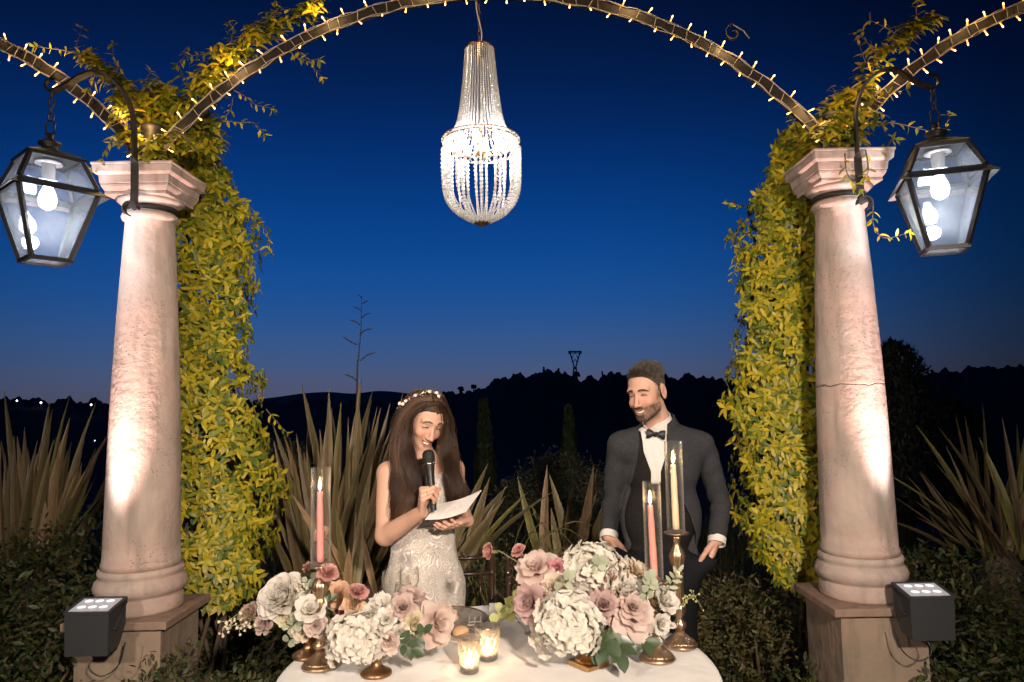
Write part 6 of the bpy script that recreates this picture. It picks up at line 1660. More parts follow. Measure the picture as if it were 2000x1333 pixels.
def stick(px, py, ztop_px, lab, wax_m, prof, y_glass_top, y_candle_top, gr=.030, cr_=.0105, lean=0.0, sc=1.0):
    """candlestick standing at the pixel base; ztop_px: photo row of its drip pan"""
    g = G(px, py, ZT); Y = g[1]; zp = P(px, ztop_px, Y)[2]; zg = P(px, y_glass_top, Y)[2]; zc = P(px, y_candle_top, Y)[2]
    H = zp-ZT; c = (g[0], Y, ZT)
    t = thing('candlestick', lab, 'candle holder', c, 'metal candlesticks with glass chimneys')
    b = MB(); b.lathe([(.0, .0), (.052*sc, .0), (.055*sc, .003), (.054*sc, .008), (.050*sc, .011), (.048*sc, .014)], c, 48); b.build('foot_rim', M_brass, t)
    b = MB(); b.lathe([(.048*sc, .014), (.045*sc, .018), (.034*sc, .026), (.024*sc, .034), (.016*sc, .042), (.0125*sc, .050)], c, 96, flute=(28, .035)); b.build('fluted_foot', M_brass, t)
    body = [(a*sc if isinstance(a, float) else a, ZT*0+.05+(H-.05-.012)*z) for a, z in prof]
    b = MB(); b.lathe(body, c, 60, flute=(14, .045)); b.build('stem', M_brass, t)
    b = MB(); zz = H-.012; b.lathe([(.010, zz), (.022, zz+.002), (.038, zz+.007), (.0405, zz+.010), (.040, zz+.013), (.035, zz+.013), (.030, zz+.011), (0, zz+.011)], c, 80, flute=(40, .018)); b.build('drip_pan', M_brass, t)
    b = MB(); zb = zz+.012; b.lathe([(0, zb), (gr, zb), (gr+.001, zb+.004), (gr, zb+.008), (.013, zb+.010), (.012, zb+.012), (0, zb+.012)], c, 32); b.build('glass_foot', M_glass, t)
    b = MB(); h2 = zg-ZT; n = 40
    b.lathe([(gr, zb+.008), (gr, h2-.001), (gr-.0004, h2), (gr-.0016, h2), (gr-.0019, h2-.002), (gr-.0019, zb+.010)], c, n, caps=False); b.build('glass_chimney', M_glass, t)
    hc = zc-ZT
    b = MB(); pts = [(c[0], c[1], ZT+zb+.010), (c[0]+lean*.5, c[1], ZT+(zb+hc)/2), (c[0]+lean, c[1], ZT+hc)]; b.tube(smoothpath(pts, 6), [cr_*1.08]*6+[cr_]*4+[cr_*.92, cr_*.86, cr_*.80], 16); b.ball((pts[-1][0], pts[-1][1], pts[-1][2]-.001), (cr_*.80, cr_*.80, .003), 12, 4)
    if wax_m is M_waxc: b.ball((c[0]-cr_*.9, c[1]-.003, ZT+hc-.022), (.0045, .005, .009), 8, 6); b.ball((c[0]-cr_*.7, c[1]-.005, ZT+hc-.006), (.005, .005, .006), 8, 6)
    b.build('taper_candle', wax_m, t)
    flame(t, (c[0]+lean, c[1], ZT+hc))
    return t
P1 = [(.0125, 0), (.020, .04), (.022, .07), (.014, .10), (.011, .13), (.0165, .17), (.021, .21), (.021, .25), (.014, .285), (.0145, .30), (.0165, .31), (.0165, .60), (.0150, .62), (.012, .635), (.013, .66), (.0225, .72), (.026, .78), (.022, .84), (.012, .89), (.010, .93), (.013, .97), (.016, 1.0)]
P1 = [(float(a), z) for a, z in P1]
stick(625, 1303, 1104, 'left candlestick with a lit dusty pink taper in a glass chimney', M_waxp, P1, 914, 961, lean=-.003)
stick(1284, 1288, 1136, 'shorter right candlestick with a lit salmon pink taper, in front of the man', M_waxs, P1, 941, 987, gr=.028, lean=-.006)
stick(1329, 1262, 1040, 'tallest candlestick at the right with a lit cream taper', M_waxc, P1, 862, 908, gr=.029, lean=-.002)

# cut glass votives
def cutglass():
    mt = bpy.data.materials.new('cut_crystal'); mt.use_nodes = True; t = mt.node_tree; L = t.links; t.nodes.remove(t.nodes['Principled BSDF'])
    g = t.nodes.new('ShaderNodeBsdfGlossy'); g.inputs['Roughness'].default_value = .08
    tr = t.nodes.new('ShaderNodeBsdfTransparent'); tr.inputs[0].default_value = (.97, .96, .94, 1); tl = t.nodes.new('ShaderNodeBsdfTranslucent'); tl.inputs[0].default_value = (.95, .9, .85, 1)
    m1 = t.nodes.new('ShaderNodeMixShader'); m1.inputs[0].default_value = .30; m2 = t.nodes.new('ShaderNodeMixShader'); fr = t.nodes.new('ShaderNodeLayerWeight'); fr.inputs[0].default_value = .35
    L.new(tr.outputs[0], m1.inputs[1]); L.new(tl.outputs[0], m1.inputs[2]); L.new(fr.outputs['Facing'], m2.inputs[0]); L.new(m1.outputs[0], m2.inputs[1]); L.new(g.outputs[0], m2.inputs[2])
    L.new(m2.outputs[0], t.nodes['Material Output'].inputs[0]); return mt
M_cut = cutglass()
def votive(px, py, lab, R0, Hh, seed):
    g = G(px, py, ZT); c = (g[0], g[1], ZT); t = thing('votive_glass', lab, 'candle holder', c, 'cut glass votives in the middle of the table')
    nr, ns = 9, 22; v = []; f = []
    for i in range(nr+1):
        z = .012+(Hh-.016)*i/nr; r = R0*(.74+.26*i/nr)
        for k in range(ns):
            a = 2*math.pi*(k+.5*(i % 2))/ns; rr_ = r*(1.0 if i in (0, nr) else (1.035 if (k+i//2) % 2 else .975)); v.append((c[0]+rr_*math.cos(a), c[1]+rr_*math.sin(a), c[2]+z))
    for i in range(nr):
        for k in range(ns):
            k2 = (k+1) % ns; a, b_, d, e = i*ns+k, i*ns+k2, (i+1)*ns+k, (i+1)*ns+k2
            if i % 2 == 0: f += [(a, b_, d), (b_, e, d)]
            else: f += [(a, b_, e), (a, e, d)]
    b = MB(); b.add(v, f); b.build('faceted_bowl', M_cut, t, smooth=False)
    b = MB(); b.lathe([(0, 0), (R0*.70, 0), (R0*.76, .004), (R0*.75, .012), (0, .0125)], c, ns); b.build('thick_base', M_cut, t, smooth=False)
    b = MB(); zr = Hh-.004; b.lathe([(R0*.985, zr), (R0*1.02, zr+.003), (R0*1.01, zr+.006), (R0*.97, zr+.004), (R0*.96, zr-.004)], c, 40, caps=False); b.build('rim', M_cut, t)
    b = MB(); b.lathe([(R0*.50, .013), (R0*.52, .030), (R0*.40, .031), (0, .029)], c, 20); b.build('wax', M_waxw, t)
    flame(t, (c[0], c[1], c[2]+.029), .85, 1.3)
votive(917, 1313, 'front left cut glass votive with a lit candle', .037, .098, 1)
votive(953, 1288, 'cut glass votive with a lit candle, behind and right of the first', .041, .100, 2)

# place setting at the back of the table
M_silver = mat('hammered_silver', (.42, .38, .34), .5, .6, noise=(40, (.25, .21, .18), .4, .7), bump=(90, .6, .002)); M_linen = mat('napkin_linen', (.76, .74, .72), .85, bump=(300, .3, .0008))
M_paper = mat('white_paper', (.78, .77, .76), .7); M_bread = mat('bread_crust', (.50, .30, .15), .7, noise=(20, (.62, .42, .24), .4, .7), bump=(40, .3, .003))
g = G(868, 1216, ZT); t = thing('charger_plate', 'dark rimmed round silver charger plate in front of the woman', 'plate', (g[0], g[1], ZT))
b = MB(); b.lathe([(0, .004), (.105, .004), (.112, .006), (.150, .012), (.158, .014), (.158, .011), (.112, .002), (.0, .000)], (g[0], g[1], ZT), 64); b.build('dish', M_silver, t)
b = MB(); b.tube([(g[0]+.155*math.cos(a), g[1]+.155*math.sin(a), ZT+.014) for a in np.linspace(0, 2*math.pi, 65)], .0028, 6, caps=False); b.build('rim', mat('bronze_rim', (.25, .16, .09), .35, .9), t)
g2 = G(849, 1212, ZT+.016); b = MB()
M_white = M_linen; n = 24; vv = []
for i, (w, z, wob) in enumerate([(.048, .016, 0), (.050, .022, 0), (.046, .042, .002), (.034, .054, .004), (.020, .058, .004)]):
    for k in range(n):
        a = 2*math.pi*k/n; se = (abs(math.cos(a))**4+abs(math.sin(a))**4)**-.25; r = w*se*.9+wob*math.sin(a*5); vv.append((g2[0]+r*math.cos(a), g2[1]+r*.8*math.sin(a), ZT+z))
b.add(vv, [(i*n+k, i*n+(k+1) % n, (i+1)*n+(k+1) % n, (i+1)*n+k) for i in range(4) for k in range(n)]+[tuple(range(n))[::-1], tuple(4*n+k for k in range(n))])
tag(b.build('folded_napkin', M_linen, origin=(g2[0], g2[1], ZT+.016)), 'puffed white napkin on the charger plate', 'napkin')
def slab(name, quad, z, th, m_, lab, cat, lift=0):
    p = [G(x, y, z) for x, y in quad]; b = MB(); v = []
    for q in p: v.append(q)
    for q in p: v.append(q+np.array([0, 0, th]))
    b.add(v, [(3, 2, 1, 0), (4, 5, 6, 7), (0, 1, 5, 4), (1, 2, 6, 5), (2, 3, 7, 6), (3, 0, 4, 7)]); o = b.build(name, m_, origin=p[0], smooth=False)
    md = o.modifiers.new('bevel', 'BEVEL'); md.width = th*.35; md.segments = 2
    return tag(o, lab, cat)
slab('envelope', [(928, 1207), (1000, 1207), (994, 1187), (925, 1187)], ZT+.001, .004, M_paper, 'flat white folded paper at the far edge of the table', 'paper')
slab('place_card', [(1003, 1209), (1030, 1207), (1026, 1189), (1002, 1190)], ZT+.001, .003, M_paper, 'small white card right of the flat folded paper', 'card')
q = [G(956, 1203, ZT), G(978, 1203, ZT)]; b = MB(); b.add([q[0], q[1], q[1]+[0, .012, .045], q[0]+[0, .012, .042], q[0]+[0, .025, 0], q[1]+[0, .025, 0]], [(0, 1, 2, 3), (3, 2, 5, 4), (0, 3, 4), (1, 5, 2)])
tag(b.build('tent_card', M_paper, origin=q[0], smooth=False), 'little standing white tent card behind the silver cruet', 'card')
g = G(928, 1226, ZT); t = thing('silver_stand', 'small silver stand with pointed finials by the plate', 'table ware', (g[0], g[1], ZT))
b = MB(); b.box((g[0], g[1], ZT+.012), (.027, .012, .003)); b.box((g[0], g[1], ZT+.022), (.025, .010, .0022)); b.build('tray', M_silver, t, smooth=False)
for sx in (-1, 0, 1):
    for k in (0,): b = MB(); b.lathe([(.0035, 0), (.004, .012), (.002, .020), (.0035, .027), (.0015, .036), (0, .042)], (g[0]+sx*.020, g[1]-.002*abs(sx), ZT), 10); b.build('finial', M_silver, t)
g = G(900, 1246, ZT); b = MB(); b.ball((g[0], g[1], ZT+.020), (.030, .026, .020), 18, 10); tag(b.build('bread_roll', M_bread, origin=(g[0], g[1], ZT)), 'small tan bread roll on the side plate', 'bread')
b = MB(); b.lathe([(0, .001), (.045, .001), (.066, .006), (.067, .008), (.045, .0035), (0, .003)], (g[0], g[1]-.003, ZT-.0005), 48); tag(b.build('side_plate', mat('pale_glass_plate', (.6, .55, .5), .15, spec=.8), origin=(g[0], g[1], ZT)), 'small pale side plate beside the votives', 'plate')
# spoon at the right
a0, a1 = G(1012, 1216, ZT), G(1030, 1236, ZT); t = thing('spoon', 'silver spoon lying left of the big white bloom', 'cutlery', a0); b = MB(); d_ = (a1-a0)/np.linalg.norm(a1-a0)
b.tube([a0+[0, 0, .003], a0+d_*.05+[0, 0, .005], a1+[0, 0, .003]], [.003, .002, .0025], 6); b.build('handle', M_silver, t)
b = MB(); b.ball(a1+d_*.02+[0, 0, .004], (.016, .024, .003), 14, 6); b.build('bowl', M_silver, t)
# stemmed glasses behind the left flowers
def wineglass(px, py, s, lab):
    g = G(px, py, ZT); c = (g[0], g[1], ZT); t = thing('wine_glass', lab, 'glass', c, 'clear wine glasses in front of the woman')
    b = MB(); b.lathe([(0, 0), (.034*s, .001), (.034*s, .002), (.006, .006), (.0038, .02), (.0036, .075*s), (.006, .085*s)], c, 32); b.build('stem', M_glass, t)
    b = MB(); b.lathe([(.006, .085*s), (.024*s, .098*s), (.036*s, .125*s), (.037*s, .150*s), (.033*s, .180*s), (.0325*s, .1805*s), (.0318*s, .180*s), (.0358*s, .150*s), (.0348*s, .126*s), (.023*s, .100*s), (0, .088*s)], c, 40); b.build('bowl', M_glass, t)
wineglass(765, 1214, 1.0, 'left clear wine glass in front of the lace skirt')
wineglass(800, 1204, 1.0, 'right clear wine glass in front of the lace skirt')
wineglass(788, 1224, .85, 'lower clear glass between the two wine glasses')

# dark chiavari chairs behind the table
M_chair = mat('dark_mahogany_lacquer', (.035, .016, .010), .3, spec=.5, coat=.4)
def chair(px0, px1, ytop, Y, lab):
    a, c = P(px0, ytop, Y), P(px1, ytop, Y); mx = (a[0]+c[0])/2; hw = .19
    t = thing('chiavari_chair', lab, 'chair', (mx, Y+.0, 0), 'dark chairs standing behind the table')
    zt = a[2]; yb = Y; yf = Y-.38*0+.0
    fy = Y-.36 if False else Y+.0
    def post(x, y, z1, nm='back_post'):
        b = MB(); pr_ = []; z = 0
        b.tube([(x, y, 0), (x, y, z1)], .0115, 10)
        for zz in np.arange(.1, z1-.02, .115): b.lathe([(.0115, zz-.012), (.0165, zz-.004), (.0165, zz+.004), (.0115, zz+.012)], (x, y, 0), 12)
        b.ball((x, y, z1+.004), .014, 10, 6); return b.build(nm, M_chair, t)
    for s_ in (-1, 1): post(mx+s_*hw, Y, zt); 
    for s_ in (-1, 1): post(mx+s_*(hw+.01), Y+.36, .43, 'front_leg')
    for zz in (zt-.03, zt-.10, .56): 
        b = MB(); b.tube([(mx-hw, Y, zz), (mx-hw*.4, Y-.012, zz), (mx+hw*.4, Y-.012, zz), (mx+hw, Y, zz)], .009, 8); b.build('back_rail', M_chair, t)
    for i in range(5):
        x = mx-hw*.72+hw*.36*i; b = MB(); b.tube([(x, Y-.01, .56), (x, Y-.01, zt-.10)], .006, 8)
        for zz in (.62, .68, .74): b.lathe([(.006, zz-.006), (.0095, zz), (.006, zz+.006)], (x, Y-.01, 0), 10)
        b.build('spindle', M_chair, t)
    b = MB(); b.box((mx, Y+.18, .435), (hw+.012, .19, .014)); b.build('seat', M_chair, t, smooth=False)
    b = MB(); b.box((mx, Y+.18, .468), (hw, .18, .018)); b.build('cushion', mat('ivory_cushion', (.6, .55, .48), .9), t, smooth=False)
    for zz in (.16, .27):
        for s_ in (-1, 1): b = MB(); b.tube([(mx+s_*hw, Y, zz), (mx+s_*(hw+.01), Y+.36, zz)], .007, 8); b.build('stretcher', M_chair, t)
    return t
chair(842, 916, 1078, 3.12+.20, 'dark wooden chair half hidden behind the woman\'s dress')
chair(978, 1170, 1092, 3.30, 'dark wooden chair behind the pink carnations, between the couple')
# ------------------------------------------------------------------ flowers
def petal_mat(name, c, c2=None, tl=.45):
    mt = bpy.data.materials.new(name); mt.use_nodes = True; t = mt.node_tree; L = t.links; b = t.nodes['Principled BSDF']; b.inputs['Roughness'].default_value = .6; b.inputs['Specular IOR Level'].default_value = .25
    at = t.nodes.new('ShaderNodeAttribute'); at.attribute_name = 'Col'; sp = t.nodes.new('ShaderNodeSeparateColor'); L.new(at.outputs['Color'], sp.inputs[0])
    mx = t.nodes.new('ShaderNodeMix'); mx.data_type = 'RGBA'; mx.inputs[6].default_value = tuple(c)+(1,); mx.inputs[7].default_value = tuple(c2 or c)+(1,); L.new(sp.outputs[0], mx.inputs[0])
    n = t.nodes.new('ShaderNodeTexNoise'); n.inputs['Scale'].default_value = 60; n.inputs['Detail'].default_value = 4; tcn = t.nodes.new('ShaderNodeTexCoord'); mp = t.nodes.new('ShaderNodeMapping'); mp.inputs['Scale'].default_value = (1, 1, .3)
    L.new(tcn.outputs['Object'], mp.inputs[0]); L.new(mp.outputs[0], n.inputs['Vector']); r = t.nodes.new('ShaderNodeMapRange'); r.inputs[1].default_value = .3; r.inputs[2].default_value = .7; r.inputs[3].default_value = .86; r.inputs[4].default_value = 1.05; L.new(n.outputs['Fac'], r.inputs[0])
    vm = t.nodes.new('ShaderNodeVectorMath'); vm.operation = 'SCALE'; L.new(mx.outputs[2], vm.inputs[0]); L.new(r.outputs[0], vm.inputs['Scale']); L.new(vm.outputs[0], b.inputs['Base Color'])
    bp = t.nodes.new('ShaderNodeBump'); bp.inputs['Strength'].default_value = .35; bp.inputs['Distance'].default_value = .001; L.new(n.outputs['Fac'], bp.inputs['Height']); L.new(bp.outputs[0], b.inputs['Normal'])
    tr = t.nodes.new('ShaderNodeBsdfTranslucent'); L.new(vm.outputs[0], tr.inputs[0]); ms = t.nodes.new('ShaderNodeMixShader'); ms.inputs[0].default_value = tl; L.new(b.outputs[0], ms.inputs[1]); L.new(tr.outputs[0], ms.inputs[2]); L.new(ms.outputs[0], t.nodes['Material Output'].inputs[0])
    return mt
# outer colour, heart colour
FM = {k: petal_mat('petal_'+k, *v) for k, v in dict(
    white=((.86, .82, .75), (.84, .77, .62)), cream=((.78, .68, .54), (.70, .52, .34)), blush=((.74, .60, .54), (.66, .44, .38)), mauve=((.55, .39, .37), (.46, .26, .25)), dusty=((.62, .47, .42), (.52, .34, .29)),
    salmon=((.74, .42, .37), (.62, .24, .23)), pink=((.66, .32, .35), (.52, .18, .22)), peach=((.78, .53, .36), (.70, .38, .22)), tan=((.58, .42, .33), (.42, .27, .20)), lemon=((.74, .66, .44), (.66, .58, .30)), wine=((.16, .04, .06), (.10, .02, .03)), green=((.40, .44, .22), (.30, .36, .16))).items()}
M_gstem = mat('flower_stem', (.12, .13, .05), .55); M_gleaf = mat('dark_rose_leaf', (.025, .045, .02), .38, noise=(30, (.045, .07, .03), .4, .7), spec=.5); M_euc = mat('eucalyptus_leaf', (.24, .27, .19), .55, noise=(20, (.33, .35, .24), .4, .7), translucent=.2)
M_eucy = mat('yellow_green_leaf', (.28, .31, .09), .5, noise=(20, (.36, .38, .14), .4, .7), translucent=.3)  # round leaves in a yellower green than the eucalyptus

def petal(L, Wd, a0, a1, cup, ruf=0, nf=5, tipw=.7, seed=0, nu=6, nv=6, lip=0.0):
    """petal from the origin: starts at angle a0 from the axis (deg), bends to a1; cup = sideways hollow; ruf = edge ruffle; lip = rolled back rim"""
    rd = random.Random(seed); b = MB(); v = []; c = []; f = []
    r = z = 0; px, pz = 0.0, 0.0; P_ = []
    for j in range(nv+1):
        t_ = j/nv; a = math.radians(a0+(a1-a0)*t_+(lip*max(0, t_-.72)/.28)); P_.append((px, pz, a)); px += math.sin(a)*L/nv; pz += math.cos(a)*L/nv
    for j in range(nv+1):
        t_ = j/nv; x, z, a = P_[j]; w = Wd/2*(math.sin(math.pi*min(1, .12+.62*t_))**.9)*(1-(1-tipw)*max(0, (t_-.6)/.4)**2)
        for i in range(nu+1):
            u = -1+2*i/nu; yy = w*u; h = cup*w*(u*u)                     # edges lifted towards the heart
            e = ruf*L*(t_**2)*math.sin(nf*u*2+seed)*(abs(u)*.6+.6)+ruf*.5*L*rd.uniform(-1, 1)*t_*t_
            tb_ = -.06*L*(u*u)*t_                                            # rounded tip
            v.append((x+math.sin(a)*tb_-math.cos(a)*(h-e), yy, z+math.cos(a)*tb_+math.sin(a)*(h-e))); c.append((1-t_*1.2 if t_ < .8 else 0, 0, 0))
    for j in range(nv):
        for i in range(nu): f.append((j*(nu+1)+i, j*(nu+1)+i+1, (j+1)*(nu+1)+i+1, (j+1)*(nu+1)+i))
    b.add(v, f); b.c = [(max(0, min(1, q[0])), 0, 0) for q in c]; return b
CACHE = {}
def pmesh(key, m_, args):
    k = (key, m_.name)
    if k not in CACHE: CACHE[k] = petal(*args[0], **args[1]).mesh('petal', m_, smooth=True, color=True)
    return CACHE[k]
# per kind: rings of (count, start radius, start height, petal args)
def rings_for(kind):
    if kind == 'rose':      # high centred, outer petals rolled back
        return [(3, .02, .34, (.62, .50, -14, 6, .9), {}), (4, .05, .28, (.70, .62, -10, 12, .8), {}), (5, .08, .20, (.80, .78, -2, 22, .6), dict(lip=25)), (5, .10, .12, (.92, .90, 8, 38, .45), dict(lip=55, ruf=.02)),
                (5, .12, .06, (1.02, 1.0, 24, 66, .3), dict(lip=70, ruf=.03)), (5, .12, .0, (1.08, 1.0, 48, 100, .15), dict(lip=60, ruf=.04))]
    if kind == 'reflexed':  # blown rose with petals folded right back
        return [(4, .02, .30, (.5, .45, -6, 14, .7), {}), (5, .07, .22, (.66, .66, 8, 34, .5), dict(lip=30)), (5, .1, .14, (.90, .92, 28, 80, .25), dict(lip=60, ruf=.03)), (6, .12, .06, (1.12, .98, 55, 118, .05), dict(lip=40, ruf=.04, tipw=.45)), (5, .1, 0, (1.15, .95, 80, 140, -.05), dict(tipw=.45, ruf=.04))]
    if kind == 'peony':
        return [(7, .05, .26, (.62, .50, -8, 10, .6), dict(ruf=.07, nf=6)), (8, .12, .22, (.72, .60, 2, 22, .5), dict(ruf=.07, nf=5)), (8, .18, .16, (.82, .72, 16, 36, .5), dict(ruf=.06)), (8, .2, .10, (.95, .85, 32, 52, .5), dict(ruf=.05)),
                (8, .2, .04, (1.02, .95, 55, 62, .55), dict(ruf=.05)), (7, .18, .0, (1.05, 1.0, 84, 70, .6), dict(ruf=.04))]
    if kind == 'carnation':
        return [(8, .02, .16, (.62, .42, -6, 18, .2), dict(ruf=.13, nf=7, nu=9, tipw=1)), (10, .05, .12, (.72, .5, 14, 34, .15), dict(ruf=.13, nf=7, nu=9, tipw=1)), (11, .08, .06, (.82, .55, 34, 58, .1), dict(ruf=.12, nf=7, nu=9, tipw=1)), (11, .08, .0, (.88, .6, 58, 84, .05), dict(ruf=.11, nf=7, nu=9, tipw=1))]
    if kind == 'dahlia':
        return [(9, .06, .16, (.42, .22, 4, 26, .5), dict(tipw=.6)), (13, .12, .12, (.62, .28, 28, 50, .4), dict(tipw=.6)), (16, .15, .08, (.82, .32, 52, 72, .35), dict(tipw=.6)), (18, .16, .02, (.98, .34, 72, 88, .3), dict(tipw=.6))]
    if kind == 'lisianthus':
        return [(4, .03, .16, (.66, .62, -4, 16, .6), dict(ruf=.05)), (5, .06, .10, (.85, .78, 14, 46, .35), dict(ruf=.07, lip=20)), (6, .08, .02, (1.0, .92, 38, 82, .15), dict(ruf=.08, lip=25))]
    if kind == 'bud':
        return [(4, .02, .2, (.8, .6, -12, 2, .9), {}), (5, .05, .1, (1.0, .75, -4, 8, .8), dict(ruf=.02)), (4, .06, .0, (1.1, .8, 4, 20, .7), dict(lip=20))]
def flower(kind, col, px, py, Y, rpx, axis, lab, seed, vase=None, grp='flowers of the two table arrangements', name=None):
    """rpx: radius in photo pixels; axis: direction the bloom faces"""
    rd = random.Random(seed); c = P(px, py, Y); R0 = rpx/FPX*Y; A = basis(axis, roll=rd.uniform(0, 6)); m_ = FM[col]
    t = thing(name or {'rose': 'rose', 'reflexed': 'rose', 'peony': 'peony', 'carnation': 'carnation', 'dahlia': 'dahlia', 'lisianthus': 'lisianthus', 'bud': 'rose_bud'}[kind], lab, 'flower', c, grp)
    dep = .45
    for ri, (n, r0, z0, args, kw) in enumerate(rings_for(kind)):
        for k in range(n):
            s_ = rd.randrange(2); me = pmesh((kind, ri, s_), m_, (args, dict(kw, seed=ri*7+s_)))
            an = 2*math.pi*(k+.5*(ri % 2))/n+rd.uniform(-.16, .16); sc = R0*rd.uniform(.9, 1.08)
            M = A @ Matrix.Translation((0, 0, (z0-dep)*R0)) @ Matrix.Rotation(an, 4, 'Z') @ Matrix.Translation((r0*R0, 0, 0)) @ Matrix.Rotation(rd.uniform(-.10, .10), 4, 'Y') @ Matrix.Scale(sc, 4)
            inst('petal', me, t, M)
    b = MB(); b.lathe([(0, -.75), (.10, -.70), (.26, -.55), (.30, -.42), (.12, -.30)] if kind != 'carnation' else [(0, -1.15), (.10, -1.1), (.17, -.9), (.17, -.62), (.13, -.42)], n=10)
    b.v = [tuple(x*R0 for x in q) for q in b.v]; inst('calyx', b.mesh('calyx', M_gstem), t, A)
    if vase is not None:
        ax = Vector(axis).normalized(); p0 = Vector(c)-ax*R0*(.7 if kind != 'carnation' else 1.1); v_ = Vector(vase)
        pts = [p0, p0-ax*R0*.6, (p0*.45+v_*.55)+Vector((0, 0, (p0-v_).length*.12)), v_]; b = MB(); b.tube(smoothpath(pts, 5), .0020, 5); b.build('stem', M_gstem, t)
    return t
def hydrangea(px, py, Y, rpx, lab, seed, col='white', n=150, sq=.9, vase=None, nm='hydrangea'):
    rd = random.Random(seed); c = P(px, py, Y); R0 = rpx/FPX*Y; t = thing(nm, lab, 'flower', c, 'flowers of the two table arrangements')
    pm = petal(1, .95, 62, 88, .25, ruf=.06, nu=4, nv=3, seed=2); b0 = MB()
    for k in range(4):
        a = k*math.pi/2; ca, sa = math.cos(a), math.sin(a); b0.add([(x*ca-y*sa, x*sa+y*ca, z) for x, y, z in pm.v], pm.f); b0.c[-len(pm.v):] = pm.c
    b0.ball((0, 0, .06), .10, 6, 4, (1, 0, 0)); me = b0.mesh('floret', FM[col], color=True)
    for i in range(n):
        u = 1-2*(i+.5)/n; a = i*2.39996; 
        if u < -.55: continue
        q = math.sqrt(1-u*u); d = Vector((q*math.cos(a), q*math.sin(a), u)); r = R0*(.84+.13*math.sin(a*3+u*7)+rd.uniform(-.05, .05)); p = Vector((d.x*r, d.y*r, d.z*r*sq))
        ax = (d+Vector((rd.gauss(0, .25), rd.gauss(0, .25), rd.gauss(0, .25)))).normalized(); inst('floret', me, t, Matrix.Translation(p) @ basis(ax, roll=rd.uniform(0, 6)) @ Matrix.Scale(R0*rd.uniform(.17, .23), 4))
    b = MB(); b.ball(c, (R0*.66, R0*.66, R0*.66*sq), 14, 10); b.build('flower_head', FM[col], t)
    if vase is not None: b = MB(); b.tube([Vector(c)-Vector((0, 0, R0*.5)), (Vector(c)+Vector(vase))*.5, Vector(vase)], .003, 6); b.build('stem', M_gstem, t)
    return t
def compote(px, py, rimpx, lab, m_, Rb, H, foot='round', sc=1.0):
    g = G(px, py, ZT); c = (g[0], g[1], ZT); t = thing('footed_vase', lab, 'vase', c, 'low metal vases of the flower arrangements')
    if foot == 'round':
        b = MB(); b.lathe([(0, 0), (.047*sc, 0), (.050*sc, .003), (.049*sc, .009), (.042*sc, .014), (.030*sc, .019), (.018*sc, .027), (.0145*sc, .036), (.0145*sc, .042), (.020*sc, .046)], c, 40); b.build('foot', m_, t)
    else:
        b = MB(); b.box((c[0], c[1], c[2]+.007), (.046*sc, .046*sc, .007), rot=.62); o = b.build('square_base', m_, t, smooth=False); md = o.modifiers.new('bevel', 'BEVEL'); md.width = .002
        b = MB(); b.lathe([(.042*sc, .0142), (.040*sc, .020), (.030*sc, .026), (.018*sc, .036), (.015*sc, .044), (.020*sc, .048)], c, 40); b.build('foot', m_, t)
    b = MB(); b.lathe([(.018*sc, .045), (.035*sc, .052), (Rb*.8, H*.62), (Rb, H*.85), (Rb*.96, H), (Rb*1.04, H+.003), (Rb*.98, H+.002), (Rb*.9, H*.84), (Rb*.7, H*.62), (0, .056)], c, 40); b.build('bowl', m_, t)
    return np.array([c[0], c[1], ZT+H*.75])
vA = compote(602, 1283, 0, 'brown brass footed bowl at the far left of the table', M_brassd, .062, .115)
vB = compote(735, 1318, 0, 'small brown brass footed vase under the white and tan flowers', M_brassd, .044, .095, sc=.92)
vC = compote(1150, 1299, 0, 'gold footed vase on a square base under the right flowers', M_gold2, .060, .110, foot='square')
YA, YB_, YC = vA[1], vB[1], vC[1]

# --- left arrangement
F_ = flower
F_('peony', 'white', 548, 1165, YA-.02, 43, (-.2, -.85, .5), 'big white peony, topmost bloom of the left arrangement', 1, vA)
F_('lisianthus', 'white', 606, 1190, YA-.11, 34, (.1, -.8, .6), 'white ruffled lisianthus right of the left peony', 2, vA)
F_('carnation', 'tan', 482, 1200, YA+.02, 28, (-.6, -.5, .5), 'brownish tan carnation hanging out at the far left', 3, vA)
F_('carnation', 'dusty', 512, 1218, YA-.02, 24, (-.3, -.8, .3), 'dusty beige carnation under the left peony', 4, vA)
F_('lisianthus', 'lemon', 562, 1212, YA-.04, 20, (-.1, -.9, .3), 'small yellowish bloom low under the left peony', 5, vA)
F_('carnation', 'blush', 617, 1222, YA-.12, 26, (.1, -.9, .2), 'blush carnation low over the far left bowl', 6, vA)
F_('lisianthus', 'cream', 590, 1235, YA-.07, 22, (-.1, -.9, .1), 'cream bloom lowest over the far left bowl', 7, vA)
F_('carnation', 'salmon', 604, 1105, YA+.02, 17, (-.3, -.2, .9), 'salmon carnation left of the foot of the left glass chimney', 8, vA)
F_('carnation', 'salmon', 641, 1116, YA-.12, 25, (.25, -.45, .85), 'larger salmon carnation in front of the left glass chimney', 9, vA)
F_('carnation', 'peach', 626, 1042, YA+.10, 20, (-.4, -.5, .6), 'peach carnation behind the left glass chimney, highest of all left blooms', 10, vA)
F_('carnation', 'salmon', 700, 1152, YB_-.02, 24, (.3, -.3, .9), 'salmon carnation right of the left candlestick stem', 11, vB)
F_('reflexed', 'peach', 662, 1158, YA+.03, 27, (.2, -.6, .6), 'pale peach rose behind the left candlestick stem', 12, vA)
F_('rose', 'peach', 690, 1182, YB_+.02, 24, (.1, -.9, .2), 'peach rose under the salmon carnation of the left arrangement', 13, vB)
F_('bud', 'wine', 738, 1177, YB_+.05, 13, (.1, -.6, .8), 'small wine red bud left of the dusty roses', 14, vB)
